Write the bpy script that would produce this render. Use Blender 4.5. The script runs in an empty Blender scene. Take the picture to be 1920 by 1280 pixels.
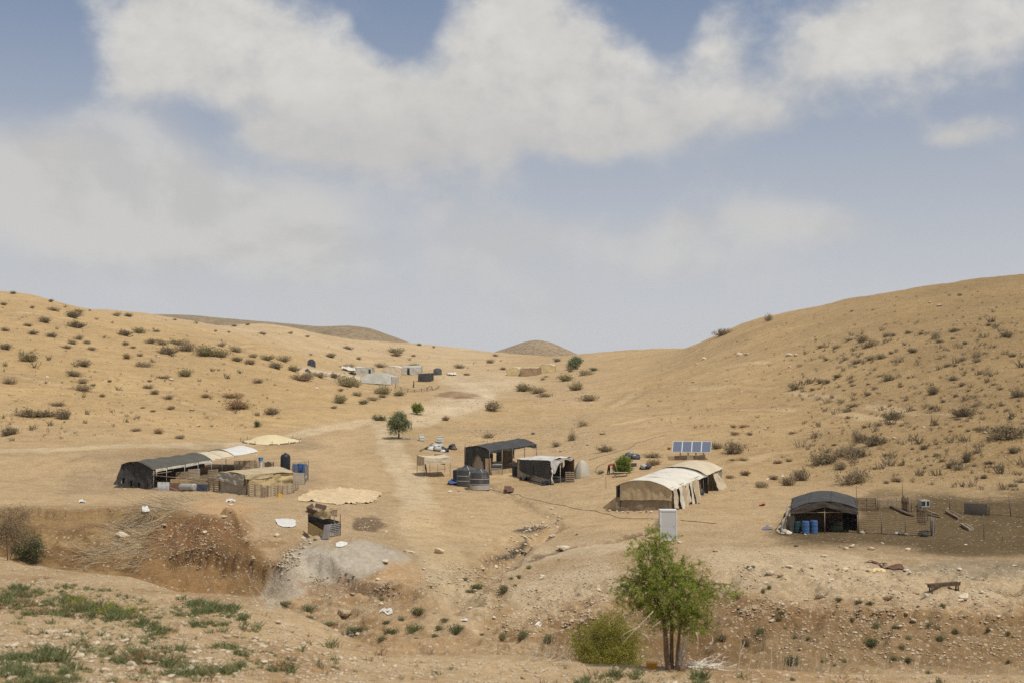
import bpy, math, random
import numpy as np
from mathutils import Vector, Matrix

SC = bpy.context.scene
COL = SC.collection
F = 2667.0                      # focal length in photograph pixels (50 mm lens)
TH = math.atan(100.0 / F)       # the camera looks up a little

# ---------------------------------------------------------------- camera, sky, sun, exposure
cam_d = bpy.data.cameras.new('camera')
cam = bpy.data.objects.new('camera', cam_d)
COL.objects.link(cam)
cam.location = (0, 0, 0)
cam.rotation_euler = (math.pi / 2 + TH, 0, 0)
cam_d.sensor_width = 36.0
cam_d.lens = 50.0 * 2667.0 / 2666.67
cam_d.clip_start = 0.3
cam_d.clip_end = 20000
cam_d.dof.use_dof = True
cam_d.dof.focus_distance = 135.0
cam_d.dof.aperture_fstop = 1.0
SC.camera = cam

SUN_EL, SUN_AZ = math.radians(62), math.radians(138)      # azimuth from +Y towards +X
sun_d = bpy.data.lights.new('sun', 'SUN')
sun_d.energy = 3.7
sun_d.angle = math.radians(0.55)
sun_d.color = (1.0, 0.94, 0.84)
sun = bpy.data.objects.new('sun', sun_d)
COL.objects.link(sun)
SUNV = Vector((math.cos(SUN_EL) * math.sin(SUN_AZ), math.cos(SUN_EL) * math.cos(SUN_AZ), math.sin(SUN_EL)))
sun.rotation_euler = SUNV.to_track_quat('Z', 'Y').to_euler()
sun.location = (200, 0, 300)

SC.view_settings.view_transform = 'Standard'
SC.view_settings.look = 'None'
SC.view_settings.gamma = 1.0
SC.view_settings.use_curve_mapping = False
SC.view_settings.exposure = 0.0
SC.render.engine = 'CYCLES'
SC.cycles.max_bounces = 6
SC.cycles.diffuse_bounces = 3
SC.cycles.transparent_max_bounces = 6
SC.cycles.use_denoising = False

def build_world():
    w = bpy.data.worlds.new('World'); SC.world = w; w.use_nodes = True
    nt = w.node_tree; N = nt.nodes; L = nt.links; N.clear()
    def lk(a, b): L.new(a, b)
    def mth(op, a=None, b=None, c=None, clamp=False):
        n = N.new('ShaderNodeMath'); n.operation = op; n.use_clamp = clamp
        for i, v in enumerate((a, b, c)):
            if v is None: continue
            if isinstance(v, (int, float)): n.inputs[i].default_value = v
            else: lk(v, n.inputs[i])
        return n.outputs[0]
    def maprange(v, a, b, c, d, smooth=True):
        n = N.new('ShaderNodeMapRange'); n.interpolation_type = 'SMOOTHSTEP' if smooth else 'LINEAR'; n.clamp = True
        lk(v, n.inputs['Value'])
        for k, x in zip(('From Min', 'From Max', 'To Min', 'To Max'), (a, b, c, d)): n.inputs[k].default_value = x
        return n.outputs['Result']
    def mixc(f, a, b):
        n = N.new('ShaderNodeMix'); n.data_type = 'RGBA'
        if isinstance(f, (int, float)): n.inputs[0].default_value = f
        else: lk(f, n.inputs[0])
        for i, v in ((6, a), (7, b)):
            if isinstance(v, tuple): n.inputs[i].default_value = (*v, 1)
            else: lk(v, n.inputs[i])
        return n.outputs[2]
    out = N.new('ShaderNodeOutputWorld'); bg = N.new('ShaderNodeBackground'); lk(bg.outputs[0], out.inputs[0])
    bg.inputs['Strength'].default_value = 0.10
    sky = N.new('ShaderNodeTexSky'); sky.sky_type = 'NISHITA'; sky.sun_disc = False
    sky.sun_elevation = SUN_EL; sky.sun_rotation = SUN_AZ
    sky.altitude = 200; sky.air_density = 1.0; sky.dust_density = 2.0; sky.ozone_density = 2.0
    tc = N.new('ShaderNodeTexCoord'); D = tc.outputs['Generated']
    sep = N.new('ShaderNodeSeparateXYZ'); lk(D, sep.inputs[0])
    X, Y, Z = sep.outputs
    az = mth('ARCTAN2', X, Y)
    el = mth('ARCSINE', mth('MINIMUM', mth('MAXIMUM', Z, -0.9999), 0.9999))
    # sky blue muted by dust: grey it a little, and pale haze towards the horizon all the way round
    blue = mixc(0.6, sky.outputs[0], (1.75, 2.35, 3.65))
    hz = maprange(el, -0.03, 0.34, 1.0, 0.0)
    blue = mixc(mth('MULTIPLY', hz, 0.97), blue, (6.15, 6.2, 6.4))
    # noises on the direction, flattened so that clouds lie level
    def noise(scale, sz, detail, rough, off=(0, 0, 0), dist=0.0):
        m = N.new('ShaderNodeMapping'); lk(D, m.inputs['Vector']); m.inputs['Scale'].default_value = (1, 1, sz)
        m.inputs['Location'].default_value = off
        n = N.new('ShaderNodeTexNoise'); n.inputs['Scale'].default_value = scale; n.inputs['Detail'].default_value = detail
        n.inputs['Roughness'].default_value = rough; n.inputs['Distortion'].default_value = dist
        lk(m.outputs[0], n.inputs['Vector']); return n.outputs[0]
    n1 = noise(7.0, 1.5, 9, 0.56, (0.3, 0, 0.2), 0.15)
    n2 = noise(17.0, 1.3, 8, 0.6, (4.1, 0, 1.2), 0.1)
    n4 = noise(44.0, 1.25, 6, 0.6, (1.7, 3, .4), 0.2)
    n3 = noise(3.4, 2.2, 8, 0.55, (7, 2, 0))
    aev = N.new('ShaderNodeCombineXYZ'); lk(az, aev.inputs[0]); lk(el, aev.inputs[1])
    def blob(px, py, rx, ry, wgt, ang=0.0):
        u = (px - 960) / F; cy = (640 - py) / F
        y = math.cos(TH) - cy * math.sin(TH); z = math.sin(TH) + cy * math.cos(TH)
        a = math.atan2(u, y); e = math.atan2(z, math.hypot(u, y))
        m = N.new('ShaderNodeMapping'); m.vector_type = 'TEXTURE'; lk(aev.outputs[0], m.inputs['Vector'])
        m.inputs['Location'].default_value = (a, e, 0)
        m.inputs['Rotation'].default_value = (0, 0, ang)
        m.inputs['Scale'].default_value = (rx / F, ry / F, 1)
        ln = N.new('ShaderNodeVectorMath'); ln.operation = 'LENGTH'; lk(m.outputs[0], ln.inputs[0])
        return maprange(ln.outputs['Value'], 0.0, 1.0, wgt, 0.0)
    def total(lst):
        s = None
        for b in lst:
            v = blob(*b); s = v if s is None else mth('ADD', s, v)
        return s
    # thick cumulus
    thick = total([
        (330, 75, 280, 175, 1.1), (470, 70, 260, 150, .8), (250, 130, 150, 90, .45), (585, 200, 250, 190, 1.0), (520, 235, 180, 110, .5), (690, 215, 250, 150, .9),
        (860, 240, 300, 140, .9), (960, 60, 230, 170, 1.15), (1010, 150, 260, 180, 1.1), (1090, 170, 200, 150, .7), (1150, 215, 220, 130, .8), (1120, 270, 170, 70, .35), (1225, 190, 170, 130, .5), (1460, 150, 160, 110, .35),
        (1340, 100, 120, 130, .85), (1400, 215, 210, 85, .6), (1530, 90, 130, 120, .6), (1660, 75, 250, 130, .75), (1790, 25, 280, 120, .7),
        (1790, 255, 150, 48, 1.0, 0.2), (1640, 290, 240, 110, -.7), (1880, 380, 300, 120, -.4), (1960, 60, 260, 120, .6), (2250, 300, 420, 160, .6), (-260, 60, 260, 130, .4),
        (660, 40, 50, 70, .2), (740, 15, 120, 120, -1.3), (660, -30, 130, 80, -.6), (1270, 30, 110, 80, -.55), (40, 90, 250, 190, -1.0), (480, 150, 60, 50, -.25)])
    # soft, low, hazy cloud banks
    soft = total([
        (60, 330, 420, 190, .75), (250, 380, 380, 150, .75), (480, 400, 340, 160, .75), (330, 460, 460, 160, .5), (600, 480, 300, 150, .45), (290, 240, 240, 90, .4), (100, 540, 500, 130, .3),
        (930, 430, 200, 90, .6), (1090, 440, 150, 80, .45), (1010, 500, 300, 120, .4), (1260, 425, 100, 60, .5), (1350, 490, 260, 110, .5),
        (1480, 410, 230, 70, .6), (1230, 490, 160, 60, .3), (1580, 440, 170, 60, .3), (1010, 590, 300, 90, .3), (1330, 250, 260, 110, .3), (2300, 520, 500, 160, .5), (1650, 300, 330, 130, -.6), (60, 110, 260, 150, -.6), (-500, 420, 420, 200, .6)])
    # generic cloud cover for the rest of the sky
    inw = mth('MULTIPLY', maprange(mth('ABSOLUTE', az), 0.36, 0.7, 1.0, 0.0), maprange(el, 0.27, 0.5, 1.0, 0.0))
    rest = mth('MULTIPLY', mth('SUBTRACT', 1.0, inw), maprange(n3, 0.42, 0.62, 0.0, 0.9))
    d1 = mth('ADD', mth('ADD', mth('MINIMUM', thick, 0.92), rest), mth('ADD', mth('MULTIPLY', mth('SUBTRACT', n1, 0.5), 1.25), mth('MULTIPLY', mth('SUBTRACT', n2, 0.5), 1.5)))
    d1 = mth('ADD', d1, mth('MULTIPLY', mth('SUBTRACT', n4, 0.5), 0.55))
    a1 = maprange(d1, -0.04, 0.98, 0.0, 1.0)
    d2 = mth('ADD', soft, mth('ADD', mth('MULTIPLY', mth('SUBTRACT', n1, 0.5), 1.5), mth('MULTIPLY', mth('SUBTRACT', n2, 0.5), 0.5)))
    a2 = mth('MULTIPLY', maprange(d2, 0.0, 1.0, 0.0, 1.0), 0.85)
        # the sunlit side of the cumulus is its top right: sample the puffs with a small offset
    n1b = noise(7.0, 1.5, 9, 0.56, (0.3 - 0.014, 0, 0.2 - 0.020), 0.15)
    lit = maprange(mth('SUBTRACT', n1, n1b), -0.07, 0.07, 0.0, 1.0)
    c_thick = mixc(lit, (6.3, 6.18, 5.92), (7.1, 6.95, 6.6))
    crisp = maprange(mth('ADD', mth('MULTIPLY', mth('SUBTRACT', n2, 0.5), 1.0), mth('MULTIPLY', mth('SUBTRACT', n4, 0.5), 0.7)), -0.22, 0.22, 0.0, 1.0)
    c_thick = mixc(0.35, c_thick, mixc(crisp, (5.0, 4.92, 4.78), (7.0, 6.9, 6.6)))
    low = maprange(el, 0.165, 0.235, 1.0, 0.0)
    c_thick = mixc(mth('MULTIPLY', low, 0.6), c_thick, (5.1, 5.02, 4.92))
    c_soft = mixc(lit, (5.5, 5.4, 5.25), (6.2, 6.1, 5.9))
    c = mixc(a2, blue, c_soft)
    c = mixc(mth('MULTIPLY', a1, 0.97), c, c_thick)
    lk(c, bg.inputs['Color'])
    w.cycles.sampling_method = 'MANUAL'; w.cycles.sample_map_resolution = 1024
build_world()

# ---------------------------------------------------------------- numbers: rays, noise, terrain heights
def ray(px, py):
    cx = (np.asarray(px, float) - 960) / F; cy = (640 - np.asarray(py, float)) / F
    return cx, math.cos(TH) - cy * math.sin(TH), math.sin(TH) + cy * math.cos(TH)
def ue(px, py):
    x, y, z = ray(px, py); return x / y, z / y
def project(x, y, z):
    f = y * math.cos(TH) + z * math.sin(TH); v = -y * math.sin(TH) + z * math.cos(TH)
    return 960 + F * x / f, 640 - F * v / f

def _hash(ix, iy, seed):
    h = (ix.astype(np.int64) * 374761393 + iy.astype(np.int64) * 668265263 + seed * 1442695041) & 0xFFFFFFFF
    h = ((h ^ (h >> 13)) * 1274126177) & 0xFFFFFFFF
    h = ((h ^ (h >> 16)) * 2246822519) & 0xFFFFFFFF
    return ((h ^ (h >> 15)) & 0xFFFFFF) / float(0xFFFFFF)
def vnoise(x, y, seed=0):
    xi = np.floor(x); yi = np.floor(y); fx = x - xi; fy = y - yi
    fx = fx * fx * fx * (fx * (fx * 6 - 15) + 10); fy = fy * fy * fy * (fy * (fy * 6 - 15) + 10)
    a = _hash(xi, yi, seed); b = _hash(xi + 1, yi, seed); c = _hash(xi, yi + 1, seed); d = _hash(xi + 1, yi + 1, seed)
    return (a + (b - a) * fx) * (1 - fy) + (c + (d - c) * fx) * fy - 0.5
def fbm(x, y, octs=4, seed=0, gain=0.5, lac=2.03):
    s = 0; a = 1.0
    for i in range(octs):
        s = s + a * vnoise(x, y, seed + i * 17)
        x, y = x * lac * 0.8 - y * lac * 0.6, x * lac * 0.6 + y * lac * 0.8
        a *= gain
    return s
def sstep(a, b, x):
    t = np.clip((x - a) / (b - a), 0, 1); return t * t * (3 - 2 * t)

def pchip(x, y, xq):
    x = np.asarray(x, float); y = np.asarray(y, float); h = np.diff(x)
    dl = np.diff(y, axis=0) / (h[:, None] if y.ndim > 1 else h)
    hh = h[:, None] if y.ndim > 1 else h
    d = np.zeros_like(y)
    w1 = 2 * hh[1:] + hh[:-1]; w2 = hh[1:] + 2 * hh[:-1]
    same = dl[1:] * dl[:-1] > 0
    den = np.where(same, w1 / np.where(same, dl[:-1], 1) + w2 / np.where(same, dl[1:], 1), 1)
    d[1:-1] = np.where(same, (w1 + w2) / den, 0); d[0] = dl[0]; d[-1] = dl[-1]
    i = np.clip(np.searchsorted(x, xq) - 1, 0, len(x) - 2)
    t = (xq - x[i]) / h[i]
    if y.ndim > 1: t = t[:, None]; hi = h[i][:, None]
    else: hi = h[i]
    return ((1 + 2 * t) * (1 - t) ** 2) * y[i] + t * (1 - t) ** 2 * hi * d[i] + t * t * (3 - 2 * t) * y[i + 1] + t * t * (t - 1) * hi * d[i + 1]

# along each line of sight: ('z' height | 'r' photograph row) at a forward distance
PROF = {
 -900: [(30, 'z', -5.6), (45, 'z', -6.0), (64, 'z', -6.6), (74, 'z', -9.5), (98, 'z', -10.5), (110, 'z', -7.9), (140, 'z', -7.3), (165, 'z', -4), (195, 'z', 3), (245, 'z', 14), (320, 'z', 26), (360, 'z', 29), (460, 'z', 27), (800, 'z', 10), (6000, 'z', -40)],
 -300: [(30, 'z', -5.8), (45, 'z', -6.3), (64, 'z', -6.8), (73, 'z', -10), (98, 'z', -11), (109, 'z', -8.2), (145, 'z', -7.4), (165, 'z', -5.0), (195, 'z', .8), (245, 'z', 11), (320, 'z', 24.5), (355, 'z', 28), (460, 'z', 26), (800, 'z', 10), (6000, 'z', -40)],
 0: [(30, 'z', -6.1), (45, 'z', -6.6), (60, 'r', 1052), (64, 'r', 1045), (73, 'z', -10.5), (86, 'z', -11.3), (98, 'z', -11.2), (103, 'z', -9.6), (108, 'r', 953), (122, 'r', 922), (145, 'r', 882), (165, 'r', 832), (195, 'r', 750), (245, 'r', 650), (320, 'r', 560), (350, 'r', 547), (450, 'z', 24.5), (750, 'z', 10), (6000, 'z', -40)],
 240: [(30, 'z', -6.3), (45, 'z', -6.8), (53, 'r', 1092), (57, 'r', 1084), (66, 'z', -11.5), (80, 'z', -12.6), (93, 'z', -12.3), (100, 'z', -10.6), (107, 'r', 951), (120, 'r', 934), (133, 'r', 918), (148, 'r', 870), (165, 'r', 833), (190, 'r', 781), (230, 'r', 700), (285, 'r', 640), (360, 'r', 594), (400, 'r', 587), (500, 'z', 21), (750, 'z', 10), (6000, 'z', -40)],
 480: [(30, 'z', -6.8), (40, 'z', -7.0), (46, 'r', 1140), (50, 'r', 1126), (60, 'z', -11.5), (75, 'z', -13), (87, 'z', -13.1), (91, 'z', -11.8), (97, 'r', 1010), (108, 'r', 960), (126, 'r', 925), (155, 'r', 868), (178, 'r', 825), (198, 'r', 780), (235, 'r', 720), (310, 'r', 660), (460, 'r', 617), (520, 'r', 610), (640, 'z', 20), (900, 'z', 10), (6000, 'z', -40)],
 720: [(30, 'z', -7.3), (38, 'z', -7.6), (45, 'r', 1215), (55, 'z', -12), (68, 'z', -13.2), (72, 'r', 1212), (80, 'r', 1150), (86, 'r', 1100), (95, 'r', 1040), (110, 'r', 985), (132, 'r', 930), (152, 'r', 880), (183, 'r', 820), (215, 'r', 770), (255, 'r', 740), (320, 'r', 716), (345, 'r', 703), (410, 'r', 680), (520, 'r', 650), (580, 'r', 641), (700, 'z', 18), (950, 'z', 8), (6000, 'z', -40)],
 960: [(30, 'z', -7.6), (38, 'z', -7.9), (43.5, 'r', 1229), (45.2, 'z', -8.8), (54, 'z', -12), (64, 'z', -12.9), (70, 'r', 1226), (77, 'r', 1170), (88, 'r', 1100), (100, 'r', 1040), (111, 'r', 1000), (128, 'r', 950), (146, 'r', 910), (168, 'r', 860), (198, 'r', 800), (250, 'r', 750), (320, 'r', 715), (345, 'r', 701), (430, 'r', 681), (520, 'r', 667), (560, 'r', 663), (680, 'z', 14), (950, 'z', 6), (6000, 'z', -40)],
 1200: [(30, 'z', -7.8), (38, 'z', -8.0), (43, 'r', 1245), (44.5, 'z', -9.0), (53, 'z', -12), (62, 'z', -12.8), (68, 'r', 1230), (75, 'r', 1160), (83, 'r', 1100), (92, 'r', 1050), (101, 'r', 1010), (118, 'r', 960), (136, 'r', 905), (158, 'r', 850), (200, 'r', 780), (265, 'r', 720), (345, 'r', 680), (410, 'r', 660), (450, 'r', 655), (560, 'z', 12), (800, 'z', 5), (6000, 'z', -40)],
 1440: [(30, 'z', -7.9), (38, 'z', -8.15), (43.5, 'r', 1257), (45, 'z', -9.2), (53, 'z', -12.2), (62, 'z', -12.8), (67, 'r', 1242), (74, 'r', 1150), (82, 'r', 1090), (94, 'r', 1030), (106, 'r', 988), (128, 'r', 926), (145, 'r', 880), (166, 'r', 820), (205, 'r', 740), (250, 'r', 660), (305, 'r', 603), (335, 'r', 595), (420, 'z', 14), (700, 'z', 0), (6000, 'z', -40)],
 1680: [(30, 'z', -8.1), (38, 'z', -8.4), (44, 'r', 1262), (53, 'z', -12), (61, 'z', -12.7), (66, 'r', 1246), (73, 'r', 1160), (81, 'r', 1100), (91, 'r', 1045), (104, 'r', 1000), (122, 'r', 930), (138, 'r', 870), (165, 'r', 780), (200, 'r', 680), (245, 'r', 600), (285, 'r', 556), (315, 'r', 549), (400, 'z', 19), (700, 'z', 0), (6000, 'z', -40)],
 1920: [(30, 'z', -8.3), (38, 'z', -8.6), (45, 'r', 1266), (54, 'z', -12), (61, 'z', -12.5), (65, 'r', 1252), (72, 'r', 1170), (81, 'r', 1100), (93, 'r', 1040), (108, 'r', 985), (120, 'r', 930), (138, 'r', 850), (160, 'r', 750), (192, 'r', 650), (240, 'r', 560), (275, 'r', 523), (305, 'r', 516), (400, 'z', 22), (700, 'z', 0), (6000, 'z', -40)],
 2300: [(30, 'z', -8.5), (45, 'z', -9), (54, 'z', -12), (65, 'z', -12), (72, 'z', -11.4), (93, 'z', -10.5), (108, 'z', -9), (138, 'z', -3.5), (160, 'z', 2), (192, 'z', 9.5), (240, 'z', 19), (275, 'z', 26), (310, 'z', 27.5), (400, 'z', 24), (700, 'z', 0), (6000, 'z', -40)],
 3000: [(30, 'z', -8.7), (45, 'z', -9.2), (54, 'z', -11.6), (65, 'z', -11.6), (72, 'z', -11), (93, 'z', -9.6), (138, 'z', 0), (192, 'z', 14), (240, 'z', 23), (275, 'z', 29), (310, 'z', 30), (400, 'z', 25), (700, 'z', 0), (6000, 'z', -40)],
}
LD = np.linspace(math.log(24.0), math.log(6000.0), 2400)
_cols = sorted(PROF)
_tab = []
for c in _cols:
    ds, zs = [], []
    for d, k, v in [(24.0, 'z', PROF[c][0][2] + 0.25)] + PROF[c]:
        ds.append(math.log(d)); zs.append(v if k == 'z' else d * float(ue(c, v)[1]))
    _tab.append(pchip(np.array(ds), np.array(zs), LD))
_tab = np.array(_tab)                                         # columns x distance
PXG = np.linspace(_cols[0], _cols[-1], 781)
ETAB = pchip(np.array(_cols, float), _tab, PXG)               # pixel column x distance -> z
def base_h(x, y):
    d = np.maximum(y, 0.5)
    px = np.clip(960 + F * x / np.maximum(d, 24.0), PXG[0], PXG[-1] - 1e-3)
    l = np.clip(np.log(np.maximum(d, 24.0)), LD[0], LD[-1] - 1e-6)
    fi = (px - PXG[0]) / (PXG[1] - PXG[0]); fj = (l - LD[0]) / (LD[1] - LD[0])
    i = fi.astype(int); j = fj.astype(int); fi = fi - i; fj = fj - j
    i = np.minimum(i, len(PXG) - 2); j = np.minimum(j, len(LD) - 2)
    z = (ETAB[i, j] * (1 - fi) + ETAB[i + 1, j] * fi) * (1 - fj) + (ETAB[i, j + 1] * (1 - fi) + ETAB[i + 1, j + 1] * fi) * fj
    t = np.clip(y / 24.0, 0, 1)
    return np.where(y < 24.0, -1.7 * (1 - t) + z * t, z)

def march(px, py, hf):
    px = np.atleast_1d(np.asarray(px, float)); py = np.atleast_1d(np.asarray(py, float))
    u, e = ue(px, py)
    ds = np.exp(np.linspace(math.log(26.0), math.log(1200.0), 2600))
    zt = hf(u[:, None] * ds[None, :], np.broadcast_to(ds, (len(px), len(ds))))
    g = e[:, None] * ds[None, :] - zt
    below = g <= 0
    k = np.argmax(below, axis=1); k = np.where(below.any(axis=1), k, len(ds) - 1); k = np.maximum(k, 1)
    r = np.arange(len(px)); g0 = g[r, k - 1]; g1 = g[r, k]
    t = np.clip(g0 / np.where(g0 - g1 == 0, 1, g0 - g1), 0, 1)
    d = ds[k - 1] + (ds[k] - ds[k - 1]) * t
    return u * d, d

def march_fast(px, py):
    """the same for many points: the smooth ground first, then the full ground close to the crossing"""
    px = np.asarray(px, float); py = np.asarray(py, float); X = np.zeros(len(px)); Y = np.zeros(len(px))
    ds = np.exp(np.linspace(math.log(26.0), math.log(1200.0), 420)); w = np.linspace(.955, 1.045, 15)
    for i0 in range(0, len(px), 4000):
        u, e = ue(px[i0:i0 + 4000], py[i0:i0 + 4000]); r = np.arange(len(u))
        g = e[:, None] * ds[None] - base_h(u[:, None] * ds[None], np.broadcast_to(ds, (len(u), len(ds))))
        b = g <= 0; k = np.maximum(np.where(b.any(1), np.argmax(b, 1), len(ds) - 1), 1)
        g0, g1 = g[r, k - 1], g[r, k]; d0 = ds[k - 1] + (ds[k] - ds[k - 1]) * np.clip(g0 / np.where(g0 - g1 == 0, 1, g0 - g1), 0, 1)
        D = d0[:, None] * w[None]; g = e[:, None] * D - H(u[:, None] * D, D); b = g <= 0
        k = np.maximum(np.where(b.any(1), np.argmax(b, 1), len(w) - 1), 1); g0, g1 = g[r, k - 1], g[r, k]
        d = D[r, k - 1] + (D[r, k] - D[r, k - 1]) * np.clip(g0 / np.where(g0 - g1 == 0, 1, g0 - g1), 0, 1)
        X[i0:i0 + 4000] = u * d; Y[i0:i0 + 4000] = d
    return X, Y
def B(px, py):
    x, y = march(px, py, base_h); return float(x[0]), float(y[0])

# -- soft shapes on the ground (world metres): lines and ellipses found from points of the ground
def seg_dist(x, y, pts):
    best = np.full(x.shape, 1e9)
    for (x0, y0), (x1, y1) in zip(pts[:-1], pts[1:]):
        dx, dy = x1 - x0, y1 - y0; L2 = dx * dx + dy * dy + 1e-9
        t = np.clip(((x - x0) * dx + (y - y0) * dy) / L2, 0, 1)
        best = np.minimum(best, np.hypot(x - x0 - t * dx, y - y0 - t * dy))
    return best
def line_pts(*pp): return [B(*p) for p in pp]
GULLY = line_pts((1035, 985), (1000, 1000), (965, 1028), (930, 1050), (900, 1072), (868, 1100), (850, 1135))
RILL = line_pts((905, 908), (940, 925), (985, 945), (1030, 965), (1042, 975), (1010, 1000))
PATH_EDGE = line_pts((1245, 968), (1215, 995), (1150, 1012), (1075, 1022), (1010, 1040), (960, 1062))
MOUND_C = B(640, 1052); SPUR_C = B(400, 985); RSPUR = B(1420, 1150)
PATHS = [line_pts((0, 585), (150, 600), (300, 628), (430, 655), (560, 690), (640, 706)), line_pts((300, 625), (450, 648), (600, 668), (720, 690)), line_pts((1160, 800), (1300, 772), (1450, 765), (1600, 778), (1760, 800)), line_pts((1220, 735), (1400, 728), (1560, 745), (1720, 775), (1900, 790)), line_pts((1150, 760), (1230, 720), (1330, 690), (1480, 680)), line_pts((1360, 880), (1450, 850), (1600, 830), (1780, 850)), line_pts((0, 700), (150, 730), (300, 740), (450, 790), (600, 800))]
TRACKS = [line_pts((0, 848), (150, 845), (330, 835), (480, 826), (620, 800), (720, 790)),
          line_pts((720, 800), (735, 850), (770, 900), (790, 960), (800, 1010), (845, 1060), (870, 1110), (850, 1180)),
          line_pts((775, 800), (840, 775), (900, 755), (905, 735), (880, 720))]
SCARPS = []
for hh, pp in ((.65, [(-80, 957), (60, 954), (130, 957), (200, 955), (260, 961), (310, 957)]), (.5, [(85, 992), (120, 995), (150, 1000), (185, 1004)]), (.9, [(295, 1040), (350, 1030), (400, 1033), (450, 1045), (500, 1062), (535, 1078)]),
               (.55, [(300, 985), (345, 970), (390, 963), (420, 972), (455, 992)]), (.8, [(570, 1076), (620, 1083), (680, 1092), (740, 1105), (795, 1112)]), (.45, [(1350, 1142), (1400, 1151), (1450, 1150), (1520, 1140), (1600, 1142), (1700, 1152), (1800, 1160), (1960, 1166)]),
               (.5, [(1362, 1172), (1395, 1178), (1430, 1176)]), (.5, [(1035, 1166), (1080, 1160), (1135, 1168)]), (.35, [(895, 1000), (960, 1003), (1010, 1006)])):
    q = np.array(line_pts(*pp)); SCARPS.append((q[:, 0], q[:, 1], hh))
def H(x, y):
    x = np.asarray(x, float); y = np.asarray(y, float)
    z = base_h(x, y)
    near = sstep(18, 40, y)
    far = 1 - sstep(320, 700, y)
    # broad swells, then small bumps
    z = z + near * (0.55 * fbm(x / 17, y / 17, 3, 3) * sstep(30, 150, y) + 0.16 * fbm(x / 3.1, y / 3.1, 4, 11) + 0.05 * fbm(x / .6, y / .6, 2, 23))
    # hillside terracettes and erosion
    hill = sstep(150, 220, y) * far
    z = z + hill * (0.5 * fbm(x / 26, y / 9, 3, 31) + 0.18 * np.abs(fbm(x / 7, y / 5, 3, 37)))
    # eroded wadi banks
    qx = 960 + F * x / np.maximum(y, 5); yt = 84 + 20 * (1 - sstep(520, 700, qx)); bank = sstep(60, 70, y) * (1 - sstep(yt, yt + 8, y)) * sstep(-9.2, -10.2, z)
    rm = np.hypot((x - MOUND_C[0]) / 5.2, (y - MOUND_C[1]) / 5.6); bank = bank * sstep(.8, 1.35, rm)
    rg = np.abs(fbm(x / 3.3, y / 3.3, 4, 41, .55)); rg2 = fbm(x / 1.1, y / 1.4, 3, 47, .6)
    z = z + bank * (1.15 * (0.28 - rg) + 0.30 * rg2)
    # gully, rill, path edge
    dg = seg_dist(x, y, GULLY) + 0.7 * fbm(x / 1.5, y / 1.5, 3, 53)
    z = z - 1.05 * (1 - sstep(0.3, 1.8, dg))
    dr = seg_dist(x, y, RILL) + 0.5 * fbm(x / 1.2, y / 1.2, 3, 59)
    z = z - 0.28 * (1 - sstep(0.1, 0.9, dr))
    de = seg_dist(x, y, PATH_EDGE) + 0.3 * fbm(x / 1.5, y / 1.5, 2, 61)
    z = z - 0.22 * (1 - sstep(0.1, 0.7, de))
    # grey dumped mound, and the spur of bare earth left of it
    mx, my = MOUND_C
    r = np.hypot((x - mx) / 5.0, (y - my) / 5.6) + .05 * fbm(x / 2.2, y / 2.2, 3, 67)
    z = z + 1.55 * np.clip(1 - r * r, 0, 1) ** 1.3
    sx, sy = SPUR_C
    r = np.hypot((x - sx) / 3.8, (y - sy) / 3.5) + .25 * fbm(x / 1.7, y / 1.7, 3, 71)
    z = z + 1.15 * (1 - sstep(0.3, 1.0, r))
    # cut scarps of the wadi banks
    for sx, sy, hh in SCARPS:
        yl = np.interp(x, sx, sy); s = yl - y + .55 * fbm(x / 1.6, y * 0 + hh * 7, 3, 83) + .25 * fbm(x / .5, y / .5, 2, 89)
        e = sstep(sx[0] - .5, sx[0] + 1.0, x) * (1 - sstep(sx[-1] - 1.0, sx[-1] + .5, x))
        z = z - hh * e * sstep(0, .38, s) * (1 - sstep(1.2, 4.5, s))
    return z

def G(px, py):
    x, y = march(px, py, H); return float(x[0]), float(y[0])
def GZ(px, py):
    x, y = G(px, py); return Vector((x, y, float(H(np.array([x]), np.array([y]))[0])))
def hz(x, y): return float(H(np.array([x]), np.array([y]))[0])
# ---------------------------------------------------------------- materials
MATS = {}
def _nt(name):
    m = bpy.data.materials.new(name); m.use_nodes = True
    nt = m.node_tree; b = nt.nodes['Principled BSDF']; return m, nt, b
def _noise(nt, scale, detail=4, rough=.55, vec=None, dist=0.0):
    n = nt.nodes.new('ShaderNodeTexNoise'); n.inputs['Scale'].default_value = scale; n.inputs['Detail'].default_value = detail
    n.inputs['Roughness'].default_value = rough; n.inputs['Distortion'].default_value = dist
    if vec is not None: nt.links.new(vec, n.inputs['Vector'])
    return n
def _ramp(nt, fac, stops):
    r = nt.nodes.new('ShaderNodeValToRGB'); e = r.color_ramp.elements
    while len(e) > 1: e.remove(e[-1])
    for i, (p, c) in enumerate(stops):
        el = e[0] if i == 0 else e.new(p)
        el.position = p; el.color = (*c, 1) if len(c) == 3 else c
    nt.links.new(fac, r.inputs[0]); return r.outputs[0]
def _mix(nt, f, a, b, mode='MIX'):
    n = nt.nodes.new('ShaderNodeMix'); n.data_type = 'RGBA'; n.blend_type = mode
    if isinstance(f, (int, float)): n.inputs[0].default_value = f
    else: nt.links.new(f, n.inputs[0])
    for i, v in ((6, a), (7, b)):
        if isinstance(v, tuple): n.inputs[i].default_value = (*v, 1)
        else: nt.links.new(v, n.inputs[i])
    return n.outputs[2]
def _geo(nt): return nt.nodes.new('ShaderNodeNewGeometry').outputs['Position']
def _bump(nt, b, h, strength, dist):
    n = nt.nodes.new('ShaderNodeBump'); n.inputs['Strength'].default_value = strength; n.inputs['Distance'].default_value = dist
    nt.links.new(h, n.inputs['Height']); nt.links.new(n.outputs[0], b.inputs['Normal'])

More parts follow.
